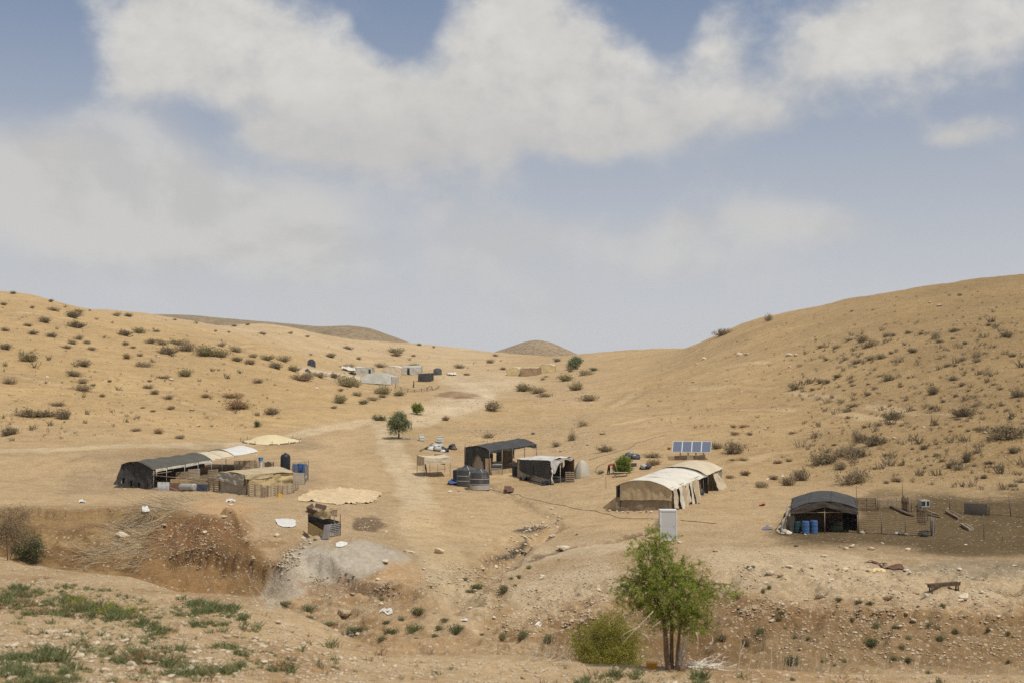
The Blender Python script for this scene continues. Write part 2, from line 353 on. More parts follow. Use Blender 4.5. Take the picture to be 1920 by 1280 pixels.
def solid(name, col, rough=.7, metal=0.0, var=.25, scale=3.0, stain=None, stain_amt=.5, stain_scale=.8, bump=0.0, trans=0.0, spec=.3):
    """a worn plain colour: grain, broad fading and stains with shapes of their own"""
    if name in MATS: return MATS[name]
    m, nt, b = _nt(name); L = nt.links
    tc = nt.nodes.new('ShaderNodeTexCoord'); p = tc.outputs['Object']
    n1 = _noise(nt, scale, 5, .6, p); n2 = _noise(nt, scale * 9, 3, .6, p)
    lo = tuple(c * (1 - var) for c in col); hi = tuple(min(.9, c * (1 + var)) for c in col)
    c = _ramp(nt, n1.outputs[0], [(.3, lo), (.7, hi)])
    c2 = _ramp(nt, n2.outputs[0], [(.3, (.82,) * 3), (.7, (1.08,) * 3)])
    c = _mix(nt, .8, c, c2, 'MULTIPLY')
    if stain:
        n3 = _noise(nt, stain_scale, 6, .65, p, .4)
        f = _ramp(nt, n3.outputs[0], [(.48, (0, 0, 0)), (.66, (stain_amt,) * 3)])
        c = _mix(nt, f, c, stain)
    L.new(c, b.inputs['Base Color'])
    b.inputs['Roughness'].default_value = rough; b.inputs['Metallic'].default_value = metal
    b.inputs['Specular IOR Level'].default_value = spec
    if bump: _bump(nt, b, n2.outputs[0], .6, bump)
    if trans:
        t = nt.nodes.new('ShaderNodeBsdfTranslucent'); L.new(c, t.inputs[0])
        mx = nt.nodes.new('ShaderNodeMixShader'); mx.inputs[0].default_value = trans
        L.new(b.outputs[0], mx.inputs[1]); L.new(t.outputs[0], mx.inputs[2])
        L.new(mx.outputs[0], nt.nodes['Material Output'].inputs[0])
    MATS[name] = m; return m

def foliage(name, col, var=.35, trans=.25, scale=2.0, dry=None):
    if name in MATS: return MATS[name]
    m, nt, b = _nt(name); L = nt.links
    tc = nt.nodes.new('ShaderNodeTexCoord'); p = tc.outputs['Object']
    n1 = _noise(nt, scale, 3, .6, p); n2 = _noise(nt, scale * 11, 2, .6, p)
    oi = nt.nodes.new('ShaderNodeObjectInfo')
    c = _ramp(nt, n1.outputs[0], [(.3, tuple(x * (1 - var) for x in col)), (.7, tuple(x * (1 + var) for x in col))])
    if dry:
        c = _mix(nt, _ramp(nt, n2.outputs[0], [(.5, (0,) * 3), (.62, (.85,) * 3)]), c, dry)
    hv = nt.nodes.new('ShaderNodeMapRange'); hv.inputs['To Min'].default_value = .82; hv.inputs['To Max'].default_value = 1.18
    L.new(oi.outputs['Random'], hv.inputs['Value'])
    c = _mix(nt, 1.0, c, hv.outputs[0], 'MULTIPLY')
    L.new(c, b.inputs['Base Color']); b.inputs['Roughness'].default_value = .75; b.inputs['Specular IOR Level'].default_value = .2
    if trans:
        t = nt.nodes.new('ShaderNodeBsdfTranslucent'); L.new(c, t.inputs[0])
        mx = nt.nodes.new('ShaderNodeMixShader'); mx.inputs[0].default_value = trans
        L.new(b.outputs[0], mx.inputs[1]); L.new(t.outputs[0], mx.inputs[2])
        L.new(mx.outputs[0], nt.nodes['Material Output'].inputs[0])
    MATS[name] = m; return m

def ground_material():
    m, nt, b = _nt('dry_ground'); L = nt.links
    p = _geo(nt)
    at = nt.nodes.new('ShaderNodeAttribute'); at.attribute_name = 'soil'
    st = nt.nodes.new('ShaderNodeAttribute'); st.attribute_name = 'stony'
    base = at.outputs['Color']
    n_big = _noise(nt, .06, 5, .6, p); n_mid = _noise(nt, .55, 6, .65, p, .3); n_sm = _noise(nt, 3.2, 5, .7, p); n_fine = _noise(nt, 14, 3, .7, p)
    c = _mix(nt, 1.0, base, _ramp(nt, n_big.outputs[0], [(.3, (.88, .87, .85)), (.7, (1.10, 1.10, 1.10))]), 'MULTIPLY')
    c = _mix(nt, 1.0, c, _ramp(nt, n_mid.outputs[0], [(.28, (.80, .77, .72)), (.5, (1, 1, 1)), (.72, (1.13, 1.14, 1.16))]), 'MULTIPLY')
    c = _mix(nt, .9, c, _ramp(nt, n_sm.outputs[0], [(.3, (.78, .74, .68)), (.52, (1, 1, 1)), (.7, (1.14, 1.15, 1.17))]), 'MULTIPLY')
    # chips of pale stone and dark crumbs lying in the soil
    v = nt.nodes.new('ShaderNodeTexVoronoi'); v.inputs['Scale'].default_value = 3.4; L.new(p, v.inputs['Vector'])
    v2 = nt.nodes.new('ShaderNodeTexVoronoi'); v2.inputs['Scale'].default_value = 7.5; L.new(p, v2.inputs['Vector'])
    sepc = nt.nodes.new('ShaderNodeSeparateColor'); L.new(v.outputs['Color'], sepc.inputs[0])
    sep2 = nt.nodes.new('ShaderNodeSeparateColor'); L.new(v2.outputs['Color'], sep2.inputs[0])
    def mth(op, a, bb):
        n = nt.nodes.new('ShaderNodeMath'); n.operation = op; n.use_clamp = True
        for i, q in enumerate((a, bb)):
            if isinstance(q, (int, float)): n.inputs[i].default_value = q
            else: L.new(q, n.inputs[i])
        return n.outputs[0]
    def chips(vor, sep, size, share):
        inside = mth('LESS_THAN', vor.outputs['Distance'], size)
        pick = mth('LESS_THAN', sep.outputs[0], mth('MULTIPLY', st.outputs['Fac'], share))
        return mth('MULTIPLY', inside, pick)
    k1 = chips(v, sepc, .33, .75); k2 = chips(v2, sep2, .36, .8)
    pale = _mix(nt, .6, base, (.58, .50, .38))
    c = _mix(nt, mth('MULTIPLY', k1, .75), c, pale)
    c = _mix(nt, mth('MULTIPLY', k2, .6), c, pale)
    dk = mth('MULTIPLY', mth('GREATER_THAN', sep2.outputs[1], .86), mth('LESS_THAN', v2.outputs['Distance'], .3))
    c = _mix(nt, mth('MULTIPLY', dk, .45), c, _mix(nt, 1.0, base, (.45, .40, .36), 'MULTIPLY'))
    L.new(c, b.inputs['Base Color']); b.inputs['Roughness'].default_value = .95; b.inputs['Specular IOR Level'].default_value = .1
    h = mth('ADD', mth('MULTIPLY', n_sm.outputs[0], .55), mth('ADD', mth('MULTIPLY', n_fine.outputs[0], .2), mth('MULTIPLY', mth('ADD', k1, mth('MULTIPLY', k2, .5)), .25)))
    _bump(nt, b, h, 1.0, .22)
    return m
# ---------------------------------------------------------------- the ground: one sheet to the horizon
def link(o): COL.objects.link(o); return o
def mesh_from(name, verts, faces_flat, nper, mat, smooth=False):
    me = bpy.data.meshes.new(name)
    verts = np.asarray(verts, np.float32); faces_flat = np.asarray(faces_flat, np.int32).ravel()
    nf = len(faces_flat) // nper
    me.vertices.add(len(verts)); me.vertices.foreach_set('co', verts.ravel())
    me.loops.add(len(faces_flat)); me.loops.foreach_set('vertex_index', faces_flat)
    me.polygons.add(nf); me.polygons.foreach_set('loop_start', np.arange(nf, dtype=np.int32) * nper)
    try: me.polygons.foreach_set('loop_total', np.full(nf, nper, np.int32))
    except Exception: pass
    if smooth: me.polygons.foreach_set('use_smooth', np.ones(nf, bool))
    me.update(calc_edges=True); me.validate()
    if mat: me.materials.append(mat)
    return me

def pix_poly(px, py, poly, feather):
    """1 inside a ground outline given by seen points, fading over the feather (pixels)"""
    d = np.full(px.shape, 1e9); ins = np.zeros(px.shape, bool)
    n = len(poly)
    for i in range(n):
        x0, y0 = poly[i]; x1, y1 = poly[(i + 1) % n]
        dx, dy = x1 - x0, y1 - y0
        t = np.clip(((px - x0) * dx + (py - y0) * dy) / (dx * dx + dy * dy + 1e-9), 0, 1)
        d = np.minimum(d, np.hypot(px - x0 - t * dx, (py - y0 - t * dy)))
        if y0 != y1:
            c = (y0 > py) != (y1 > py)
            ins ^= c & (px < (x1 - x0) * (py - y0) / (y1 - y0) + x0)
    s = np.where(ins, -d, d)
    return 1 - sstep(-feather, feather, s)

def build_ground():
    uin = np.linspace(-.40, .40, 861)
    uo = .40 + (np.exp(np.linspace(0, 1, 26)[1:] * 2.2) - 1) / (math.exp(2.2) - 1) * 1.6
    us = np.concatenate([-uo[::-1], uin, uo])
    ld = np.concatenate([np.linspace(math.log(26), math.log(60), 150)[:-1], np.linspace(math.log(60), math.log(180), 400)[:-1],
                         np.linspace(math.log(180), math.log(620), 190)[:-1], np.linspace(math.log(620), math.log(6000), 40)])
    ds = np.concatenate([[-120, -40, -10, 0, 4, 8, 12, 16, 20, 23], np.exp(ld)])
    U, Dm = np.meshgrid(us, ds)
    S = np.where(Dm > 26, Dm, 26 + np.clip(26 - Dm, 0, None) * .35)
    Xw = U * S; Yw = Dm
    x = Xw.ravel(); y = Yw.ravel()
    z = H(x, y)
    nu, nd = len(us), len(ds)
    idx = np.arange(nu * nd).reshape(nd, nu)
    faces = np.stack([idx[:-1, :-1], idx[:-1, 1:], idx[1:, 1:], idx[1:, :-1]], -1).reshape(-1, 4)
    me = mesh_from('ground', np.stack([x, y, z], 1), faces, 4, ground_material(), smooth=True)
    # soil colours, some with shade painted in
    px, py = project(x, np.maximum(y, 5), z)
    wob = fbm(x / 5, y / 5, 4, 91); px = px + 26 * wob * np.clip(150 / np.maximum(y, 30), .3, 2); py = py + 14 * fbm(x / 4, y / 6, 4, 97) * np.clip(120 / np.maximum(y, 30), .3, 2)
    col = np.zeros((len(x), 3)); col[:] = (.415, .298, .166)
    stony = np.full(len(x), .38)
    def lay(m, c, s=None):
        nonlocal col, stony
        m = np.clip(m, 0, 1); col = col * (1 - m[:, None]) + np.array(c) * m[:, None]
        if s is not None: stony = stony * (1 - m) + s * m
    # hillsides: left is pale straw-coloured, right is more ochre, painted darker outward as cloud shade
    lay(sstep(1050, 1500, px) * sstep(118, 150, y) , (.375, .258, .128), .42)
    lay((1 - sstep(500, 900, px)) * sstep(150, 200, y), (.415, .290, .145), .25)
    lay(sstep(300, 420, y) * (1 - sstep(900, 1000, px)), (.47, .355, .215), .12)
    g = sstep(.02, .3, fbm(x / 16, y / 8, 5, 101)); lay(g * sstep(140, 190, y) * .5, (.45, .315, .15))
    g = sstep(.1, .35, fbm(x / 6, y / 4, 4, 103)); lay(g * sstep(120, 160, y) * .35, (.40, .27, .13))
    lay(sstep(1380, 1850, px) * sstep(112, 135, y) * .95, (.285, .192, .088), .4)  # right hillside soil painted darker outward for cloud shade and vignette
    # foreground slope
    lay((1 - sstep(56, 66, y)), (.415, .300, .172), .6)
    lay((1 - sstep(50, 62, y)) * sstep(.0, .3, fbm(x / 3, y / 3, 4, 105)) * .7, (.31, .19, .092))
    crest = np.interp(960 + F * x / np.maximum(y, 5), [-300, 0, 240, 480, 720, 960, 1920], [68, 65.5, 58.5, 51.5, 46.5, 45, 47]); WD = sstep(0, 4, y - crest)
    # the wadi: bank earth where the ground is steep or low
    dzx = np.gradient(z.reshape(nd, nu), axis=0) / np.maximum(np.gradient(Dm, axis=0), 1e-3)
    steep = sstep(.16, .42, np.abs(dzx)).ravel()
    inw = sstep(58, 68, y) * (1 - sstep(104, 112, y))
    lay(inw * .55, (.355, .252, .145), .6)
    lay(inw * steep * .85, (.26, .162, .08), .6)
    lay(WD * pix_poly(px, py, [(-300, 955), (100, 962), (220, 955), (330, 950), (395, 968), (470, 1010), (530, 1070), (540, 1120), (420, 1130), (-300, 1130)], 14), (.180, .108, .047), .25)  # brown left bank earth, its colour deepened for shade and vignette
    lay(WD * pix_poly(px, py, [(-300, 960), (300, 960), (290, 1050), (200, 1100), (-300, 1120)], 12) * sstep(-.15, .25, fbm(x / 4, y / 2.2, 4, 139)) * .8, (.30, .20, .095), .2)
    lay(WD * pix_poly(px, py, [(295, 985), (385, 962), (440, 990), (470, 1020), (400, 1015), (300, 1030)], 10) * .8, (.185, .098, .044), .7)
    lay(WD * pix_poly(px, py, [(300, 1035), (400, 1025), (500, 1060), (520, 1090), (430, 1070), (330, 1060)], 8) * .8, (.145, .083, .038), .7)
    lay(WD * pix_poly(px, py, [(270, 1045), (400, 1050), (430, 1090), (420, 1140), (250, 1120)], 12) * .7, (.245, .146, .064), .2)
    lay(WD * pix_poly(px, py, [(360, 940), (440, 935), (470, 950), (450, 975), (385, 965)], 10) * .6, (.46, .28, .135), .4)
    lay(WD * pix_poly(px, py, [(1330, 1130), (1480, 1140), (1640, 1150), (2600, 1140), (2600, 1265), (1300, 1255)], 26) * .85, (.205, .134, .066), .4)
    lay(WD * pix_poly(px, py, [(1360, 1135), (1560, 1135), (1700, 1150), (1600, 1175), (1380, 1170)], 8) * .7, (.185, .11, .052), .6)
    lay(WD * pix_poly(px, py, [(1040, 1160), (1300, 1150), (1420, 1200), (1380, 1260), (1000, 1250)], 20) * .7, (.165, .102, .048), .4)
    lay(WD * pix_poly(px, py, [(700, 1160), (800, 1130), (900, 1130), (900, 1240), (700, 1240)], 25) * .5, (.45, .315, .18), .5)
    # ash-grey mound and its skirt
    lay(pix_poly(px, py, [(548, 1045), (575, 1026), (610, 1013), (660, 1008), (715, 1020), (765, 1046), (740, 1072), (665, 1084), (600, 1080), (558, 1112), (520, 1140), (500, 1132), (528, 1078)], 7) * (.60 + .40 * sstep(530, 600, px)), (.42, .372, .298), .08)
    lay(pix_poly(px, py, [(560, 1075), (600, 1082), (660, 1090), (720, 1105), (760, 1110), (700, 1118), (590, 1112)], 6) * .85, (.30, .205, .125), 1.0)
    lay(pix_poly(px, py, [(710, 1062), (770, 1058), (800, 1085), (760, 1100), (700, 1090)], 8) * .7, (.48, .32, .175), .4)
    # packed yard and tracks: fine pale dust
    lay(pix_poly(px, py, [(560, 800), (720, 785), (740, 830), (790, 870), (850, 930), (990, 985), (960, 1010), (880, 1075), (800, 1060), (740, 1000), (730, 930), (620, 880), (560, 850)], 25) * .75, (.45, .328, .188), .22)
    for P_ in PATHS:
        dd = seg_dist(x, y, P_) + 1.2 * fbm(x / 9, y / 9, 3, 111); dd = np.where(y > 60, dd, 99)
        lay((1 - sstep(.35, 1.1, np.abs(dd))) * .5 * sstep(-.25, .1, fbm(x / 12, y / 12, 3, 113)), (.50, .385, .235), .1); lay((1 - sstep(.3, .9, np.abs(dd - 1.6))) * .35, (.30, .20, .10), .4)
    for T, wd in zip(TRACKS, (2.6, 2.2, 3.0)):
        dd = seg_dist(x, y, T) + .8 * fbm(x / 3, y / 3, 3, 107)
        lay((1 - sstep(wd * .9, wd * 1.9, dd)) * .35, (.37, .268, .150), .3); lay((1 - sstep(wd * .55, wd * .95, dd)) * .8, (.505, .398, .255), .06)
        rut = np.abs(dd - .75); lay((1 - sstep(.1, .35, rut)) * .35, (.53, .425, .28), .05)
    lay(pix_poly(px, py, [(740, 960), (830, 940), (850, 1010), (870, 1070), (800, 1050)], 22) * .6, (.46, .325, .170), .15)
    lay(pix_poly(px, py, [(820, 705), (960, 700), (1010, 715), (930, 740), (900, 770), (780, 790), (760, 770), (850, 735)], 14) * .6, (.565, .455, .31), .35)
    lay(pix_poly(px, py, [(560, 690), (660, 700), (750, 720), (640, 712), (570, 700)], 6) * .7, (.55, .475, .36), .2)
    # trodden dung-dark earth round the pens
    px, py, pk = px + 30 * fbm(x / 7, y / 7, 3, 131), py + 16 * fbm(x / 5, y / 5, 4, 137), (px, py)
    lay(pix_poly(px, py, [(1470, 985), (1600, 960), (1620, 935), (1760, 930), (2040, 938), (2180, 985), (2060, 1048), (1800, 1046), (1650, 1030), (1500, 1022), (1440, 1010)], 20) * .97, (.108, .075, .036), .15)
    lay(pix_poly(px, py, [(1610, 960), (1740, 960), (1750, 1000), (1610, 1002)], 8) * .6, (.135, .092, .042), .08)
    px, py = pk
    lay(pix_poly(px, py, [(1660, 1056), (1760, 1054), (1960, 1058), (2060, 1078), (1960, 1088), (1800, 1085), (1690, 1072)], 9) * .97, (.052, .038, .022), .25)
    lay(pix_poly(px, py, [(1480, 995), (1620, 1004), (1700, 1008), (1560, 1018), (1480, 1010)], 6) * .5, (.11, .075, .04), .2)
    lay(pix_poly(px, py, [(150, 850), (300, 838), (430, 832), (420, 850), (250, 868), (140, 866)], 9) * .6, (.24, .17, .10), .3)
    lay(pix_poly(px, py, [(120, 925), (300, 915), (560, 925), (600, 900), (560, 860), (240, 860), (120, 900)], 18) * .6, (.30, .215, .13), .4)
    lay(pix_poly(px, py, [(560, 815), (590, 825), (620, 838), (560, 845), (500, 836)], 8) * .5, (.25, .18, .11), .2)
    lay(pix_poly(px, py, [(560, 940), (700, 945), (760, 960), (700, 1000), (600, 1010), (560, 980)], 16) * .45, (.42, .305, .18), .6)
    lay(pix_poly(px, py, [(658, 974), (690, 970), (720, 978), (732, 986), (700, 991), (668, 990)], 3) * .95, (.155, .108, .065), .15)
    lay(pix_poly(px, py, [(815, 742), (850, 733), (890, 738), (900, 744), (850, 749)], 4) * .9, (.24, .155, .085), .2)
    lay(pix_poly(px, py, [(1030, 1020), (1150, 1010), (1230, 1015), (1150, 1040), (1020, 1050), (930, 1090), (960, 1060)], 8) * .6, (.50, .40, .27), .5)
    lay(pix_poly(px, py, [(960, 1090), (1150, 1050), (1180, 1100), (1050, 1140), (940, 1150)], 18) * .7, (.52, .415, .275), .95)
    lay(pix_poly(px, py, [(1320, 1030), (1500, 1025), (1680, 1050), (2600, 1095), (2600, 1140), (1600, 1120), (1330, 1120)], 14) * .6, (.50, .395, .255), 1.0)
    lay(pix_poly(px, py, [(700, 1120), (790, 1112), (860, 1140), (900, 1200), (960, 1225), (820, 1225), (720, 1190)], 14) * .5, (.33, .225, .125), .4)
    dg = seg_dist(x, y, GULLY) + .6 * fbm(x / 1.2, y / 1.2, 3, 53); gm = sstep(.1, .35, fbm(x / 3, y / 3, 2, 109) + .25)
    lay((1 - sstep(.2, .8, dg)) * gm * .25, (.10, .075, .05), .5)
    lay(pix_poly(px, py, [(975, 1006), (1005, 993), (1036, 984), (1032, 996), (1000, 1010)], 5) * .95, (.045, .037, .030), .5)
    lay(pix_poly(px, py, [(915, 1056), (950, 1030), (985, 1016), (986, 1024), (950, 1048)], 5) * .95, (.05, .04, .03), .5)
    lay(pix_poly(px, py, [(298, 912), (400, 880), (478, 866), (482, 876), (410, 905), (320, 916)], 4) * .85, (.105, .078, .046), .1)  # shade under the long shelter roof, painted into the ground colour
    dr = seg_dist(x, y, RILL); lay((1 - sstep(.2, .9, dr + .5 * fbm(x, y, 3, 59))) * .45, (.36, .25, .14), .7)
    de = seg_dist(x, y, PATH_EDGE); lay((1 - sstep(.1, .6, de + .3 * fbm(x, y, 3, 61))) * .9, (.15, .105, .062), .4)
    lay(pix_poly(px, py, [(735, 812), (790, 806), (800, 812), (760, 826), (730, 826)], 5) * .4, (.34, .25, .14), .3)
    # far brown hills beyond the skyline
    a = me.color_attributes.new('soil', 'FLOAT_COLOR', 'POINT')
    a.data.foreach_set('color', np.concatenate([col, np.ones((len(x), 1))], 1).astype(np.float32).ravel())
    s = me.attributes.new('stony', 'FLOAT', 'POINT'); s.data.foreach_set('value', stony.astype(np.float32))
    o = link(bpy.data.objects.new('ground', me)); o['kind'] = 'structure'; o['label'] = 'dry stony desert ground, valley floor, wadi and hillsides'
    return o
GROUND = build_ground()

def far_hill(name, label, rows, d0, depth, col):
    """a hill beyond the skyline: crest heights follow the photographed outline at distance d0"""
    m, nt, b = _nt(name + '_soil'); p = _geo(nt)
    n1 = _noise(nt, .05, 6, .7, p); n2 = _noise(nt, .35, 4, .7, p)
    c = _ramp(nt, n1.outputs[0], [(.3, tuple(k * .8 for k in col)), (.7, tuple(k * 1.15 for k in col))])
    v = nt.nodes.new('ShaderNodeTexVoronoi'); v.inputs['Scale'].default_value = .28; nt.links.new(p, v.inputs['Vector'])
    c = _mix(nt, _ramp(nt, v.outputs['Distance'], [(.22, (.75,) * 3), (.38, (0,) * 3)]), c, (.105, .085, .055))
    c = _mix(nt, _ramp(nt, n2.outputs[0], [(.5, (0,) * 3), (.6, (.5,) * 3)]), c, (.14, .105, .07))
    nt.links.new(c, b.inputs['Base Color']); b.inputs['Roughness'].default_value = .95; b.inputs['Specular IOR Level'].default_value = .1
    _bump(nt, b, n2.outputs[0], .8, 1.2)
    px = np.array([r[0] for r in rows], float); py = np.array([r[1] for r in rows], float)
    q = np.linspace(px[0], px[-1], 160); row = pchip(px, py, q)
    u, e = ue(q, row); crest = e * d0
    k = np.linspace(-1, 1, 70); prof = np.cos(k * math.pi / 2) ** 1.3
    floor = -14.0
    Yv = d0 + k[:, None] * depth + 0 * u[None, :]
    Xv = u[None, :] * d0 + 0 * Yv
    Zv = floor + (crest[None, :] - floor) * prof[:, None]
    Zv = Zv + (2.2 * fbm(Xv / 40, Yv / 40, 4, 121) + .5 * fbm(Xv / 7, Yv / 7, 3, 127)) * (0.25 + .75 * (1 - prof[:, None]))
    n0, n1_ = Xv.shape; idx = np.arange(n0 * n1_).reshape(n0, n1_)
    fc = np.stack([idx[:-1, :-1], idx[:-1, 1:], idx[1:, 1:], idx[1:, :-1]], -1).reshape(-1, 4)
    me = mesh_from(name, np.stack([Xv.ravel(), Yv.ravel(), Zv.ravel()], 1), fc, 4, m, True)
    o = link(bpy.data.objects.new(name, me)); o['kind'] = 'structure'; o['label'] = label
far_hill('hill', 'dark speckled brown ridge rising behind the left slope', [(60, 640), (200, 610), (265, 592), (340, 591), (420, 597), (490, 603), (560, 609), (610, 613), (655, 612), (690, 616), (730, 629), (775, 646), (830, 668), (880, 690)], 900, 260, (.27, .205, .125))
far_hill('mound_hill', 'small rounded brown hill closing the end of the valley', [(840, 690), (900, 668), (930, 659), (960, 649), (985, 641), (1005, 638), (1030, 642), (1055, 652), (1082, 664), (1130, 680), (1180, 700)], 1100, 160, (.30, .225, .14))
# ---------------------------------------------------------------- builders
RS = np.random.RandomState(7)
def thing(name, label, cat, loc=(0, 0, 0), group=None, rot=None, scale=None):
    o = bpy.data.objects.new(name, None); o.empty_display_size = .3; link(o)
    o.location = loc; o['label'] = label; o['category'] = cat
    if group: o['group'] = group
    if rot is not None: o.rotation_euler = rot
    if scale is not None: o.scale = scale
    return o
def tag(o, label, cat=None, group=None, kind=None):
    if label: o['label'] = label
    if cat: o['category'] = cat
    if group: o['group'] = group
    if kind: o['kind'] = kind
    return o
def put(name, me, parent=None, loc=None, rot=None, scale=None, label=None):
    o = bpy.data.objects.new(name, me); link(o)
    if parent is not None: o.parent = parent
    if loc is not None: o.location = loc
    if rot is not None: o.rotation_euler = rot
    if scale is not None: o.scale = scale
    if label: o['label'] = label
    return o
def copy_tree(o, parent=None):
    c = o.copy(); COL.objects.link(c)
    if parent is not None: c.parent = parent
    for ch in list(o.children): copy_tree(ch, c)
    return c

class MB:
    """gathers shapes into one mesh"""
    def __init__(s, org=(0, 0, 0)): s.v = []; s.f = []; s.o = Vector(org); s.smooth = []
    def add(s, vs, fs, smooth=False):
        b = len(s.v); s.v += [tuple(Vector(p) - s.o) for p in vs]
        s.f += [tuple(i + b for i in f) for f in fs]; s.smooth += [smooth] * len(fs); return s
    def box(s, c, x, y, z):
        c, x, y, z = Vector(c), Vector(x) / 2, Vector(y) / 2, Vector(z) / 2
        vs = [c + a * x + b * y + d * z for a in (-1, 1) for b in (-1, 1) for d in (-1, 1)]
        return s.add(vs, [(0, 1, 3, 2), (4, 6, 7, 5), (0, 4, 5, 1), (2, 3, 7, 6), (0, 2, 6, 4), (1, 5, 7, 3)])
    def abox(s, c, w, d, h, yaw=0.0):
        cs, sn = math.cos(yaw), math.sin(yaw)
        return s.box(c, (w * cs, w * sn, 0), (-d * sn, d * cs, 0), (0, 0, h))
    def bar(s, a, b, w, h, up=(0, 0, 1)):
        a, b = Vector(a), Vector(b); t = b - a; u = Vector(up)
        x = t.cross(u)
        if x.length < 1e-6: x = t.cross(Vector((1, 0, 0)))
        x.normalize(); u = x.cross(t).normalized()
        return s.box((a + b) / 2, t, x * w, u * h)
    def tube(s, pts, r, n=6, cap=True):
        pts = [Vector(p) for p in pts]; m = len(pts)
        rs = r if isinstance(r, (list, tuple)) else [r] * m
        vs = []
        for i, p in enumerate(pts):
            t = (pts[min(i + 1, m - 1)] - pts[max(i - 1, 0)]).normalized()
            a = t.cross(Vector((0, 0, 1)))
            if a.length < .05: a = t.cross(Vector((1, 0, 0)))
            a.normalize(); b = t.cross(a)
            vs += [p + (a * math.cos(2 * math.pi * k / n) + b * math.sin(2 * math.pi * k / n)) * rs[i] for k in range(n)]
        fs = [(i * n + k, i * n + (k + 1) % n, (i + 1) * n + (k + 1) % n, (i + 1) * n + k) for i in range(m - 1) for k in range(n)]
        if cap: fs += [tuple(range(n))[::-1], tuple((m - 1) * n + k for k in range(n))]
        return s.add(vs, fs, True)
    def lathe(s, c, prof, n=20, axis=(0, 0, 1)):
        c = Vector(c); ax = Vector(axis).normalized()
        a = ax.cross(Vector((0, 1, 0)));
        if a.length < .05: a = ax.cross(Vector((1, 0, 0)))
        a.normalize(); b = ax.cross(a); vs = []
        for r, z in prof:
            vs += [c + ax * z + (a * math.cos(2 * math.pi * k / n) + b * math.sin(2 * math.pi * k / n)) * r for k in range(n)]
        m = len(prof)
        fs = [(i * n + k, i * n + (k + 1) % n, (i + 1) * n + (k + 1) % n, (i + 1) * n + k) for i in range(m - 1) for k in range(n)]
        fs += [tuple(range(n))[::-1], tuple((m - 1) * n + k for k in range(n))]
        return s.add(vs, fs, False)
    def grid(s, g, keep=None, smooth=True):
        nu, nv = g.shape[:2]; vs = [tuple(p) for p in g.reshape(-1, 3)]
        fs = [(i * nv + j, (i + 1) * nv + j, (i + 1) * nv + j + 1, i * nv + j + 1) for i in range(nu - 1) for j in range(nv - 1)
              if keep is None or keep[i, j]]
        return s.add(vs, fs, smooth)
    def mesh(s, name, mat):
        me = bpy.data.meshes.new(name); me.from_pydata(s.v, [], s.f); me.update()
        me.polygons.foreach_set('use_smooth', s.smooth)
        if mat: me.materials.append(mat)
        return me
    def build(s, name, mat, parent=None, label=None):
        return put(name, s.mesh(name, mat), parent, label=label)

def cloth(Pf, nu=28, nv=16, wr=.05, fu=6, fv=4, seed=0, hole=None, fray=None):
    """a hanging or lying cloth: surface Pf(u, v), folds pushed along its normal; returns grid and kept faces"""
    u, v = np.meshgrid(np.linspace(0, 1, nu), np.linspace(0, 1, nv), indexing='ij')
    g = Pf(u, v)
    gu = np.gradient(g, axis=0); gv = np.gradient(g, axis=1)
    n = np.cross(gu, gv); n /= np.linalg.norm(n, axis=2, keepdims=True) + 1e-9
    w = fbm(u * fu + seed * 3.1, v * fv + seed * 7.7, 4, 200 + seed, .55) * wr * 1.6
    g = g + n * w[..., None]
    if fray is not None:
        e = fbm(u * 9 + seed, v * 0, 3, 300 + seed) * fray
        g[..., 2] += (e * sstep(.7, 1, v))
    keep = None
    if hole is not None:
        uc = (u[:-1, :-1] + u[1:, 1:]) / 2; vc = (v[:-1, :-1] + v[1:, 1:]) / 2
        keep = ~hole(uc, vc)
    return g, keep
def A3(p): return np.array([p[0], p[1], p[2]], float)
def quadf(a, b, c, d):
    """u from a to b along the top, v down to d..c : a=top left, b=top right, c=bottom right, d=bottom left"""
    a, b, c, d = map(A3, (a, b, c, d))
    return lambda u, v: (a * ((1 - u) * (1 - v))[..., None] + b * (u * (1 - v))[..., None] + c * (u * v)[..., None] + d * ((1 - u) * v)[..., None])
def T(px, pyg, hpx=0.0, dh=0.0):
    """point above the ground seen at (px, pyg), raised by hpx photograph pixels (and dh metres)"""
    p = GZ(px, pyg); p.z += hpx * p.y / F + dh; return p
def up(p, h): return Vector((p[0], p[1], p[2] + h))
def on(x, y, dh=0.0): return Vector((x, y, hz(x, y) + dh))
def lerp(a, b, t): return Vector(a) * (1 - t) + Vector(b) * t

# palette of worn camp materials
M_TAN = solid('tan_canvas', (.50, .40, .25), .9, var=.14, scale=1.2, stain=(.30, .22, .13), stain_amt=.45, bump=.01, trans=.12)
M_CREAM = solid('cream_canvas', (.60, .51, .37), .9, var=.10, scale=1.0, stain=(.40, .31, .20), stain_amt=.4, bump=.01, trans=.12)
M_PALE = solid('pale_canvas', (.68, .64, .55), .9, var=.08, scale=1.0, stain=(.48, .42, .32), stain_amt=.3, bump=.01, trans=.12)
M_YELL = solid('yellow_canvas', (.60, .47, .25), .9, var=.10, scale=1.0, stain=(.42, .31, .16), stain_amt=.35, bump=.01, trans=.15)
M_GREYC = solid('grey_canvas', (.40, .35, .27), .9, var=.15, scale=1.4, stain=(.25, .20, .14), stain_amt=.4, bump=.01, trans=.1)
M_FGREY = solid('pale_grey_tarp', (.46, .45, .40), .85, var=.10, scale=.6, stain=(.34, .31, .26), stain_amt=.4, bump=.01, trans=.1)
M_BLACK = solid('black_goat_hair_cloth', (.042, .041, .038), .85, var=.30, scale=1.6, stain=(.10, .09, .07), stain_amt=.4, bump=.01)
M_BLKROOF = solid('faded_black_tarp', (.046, .046, .044), .75, var=.20, scale=1.3, stain=(.085, .08, .07), stain_amt=.5, bump=.012)
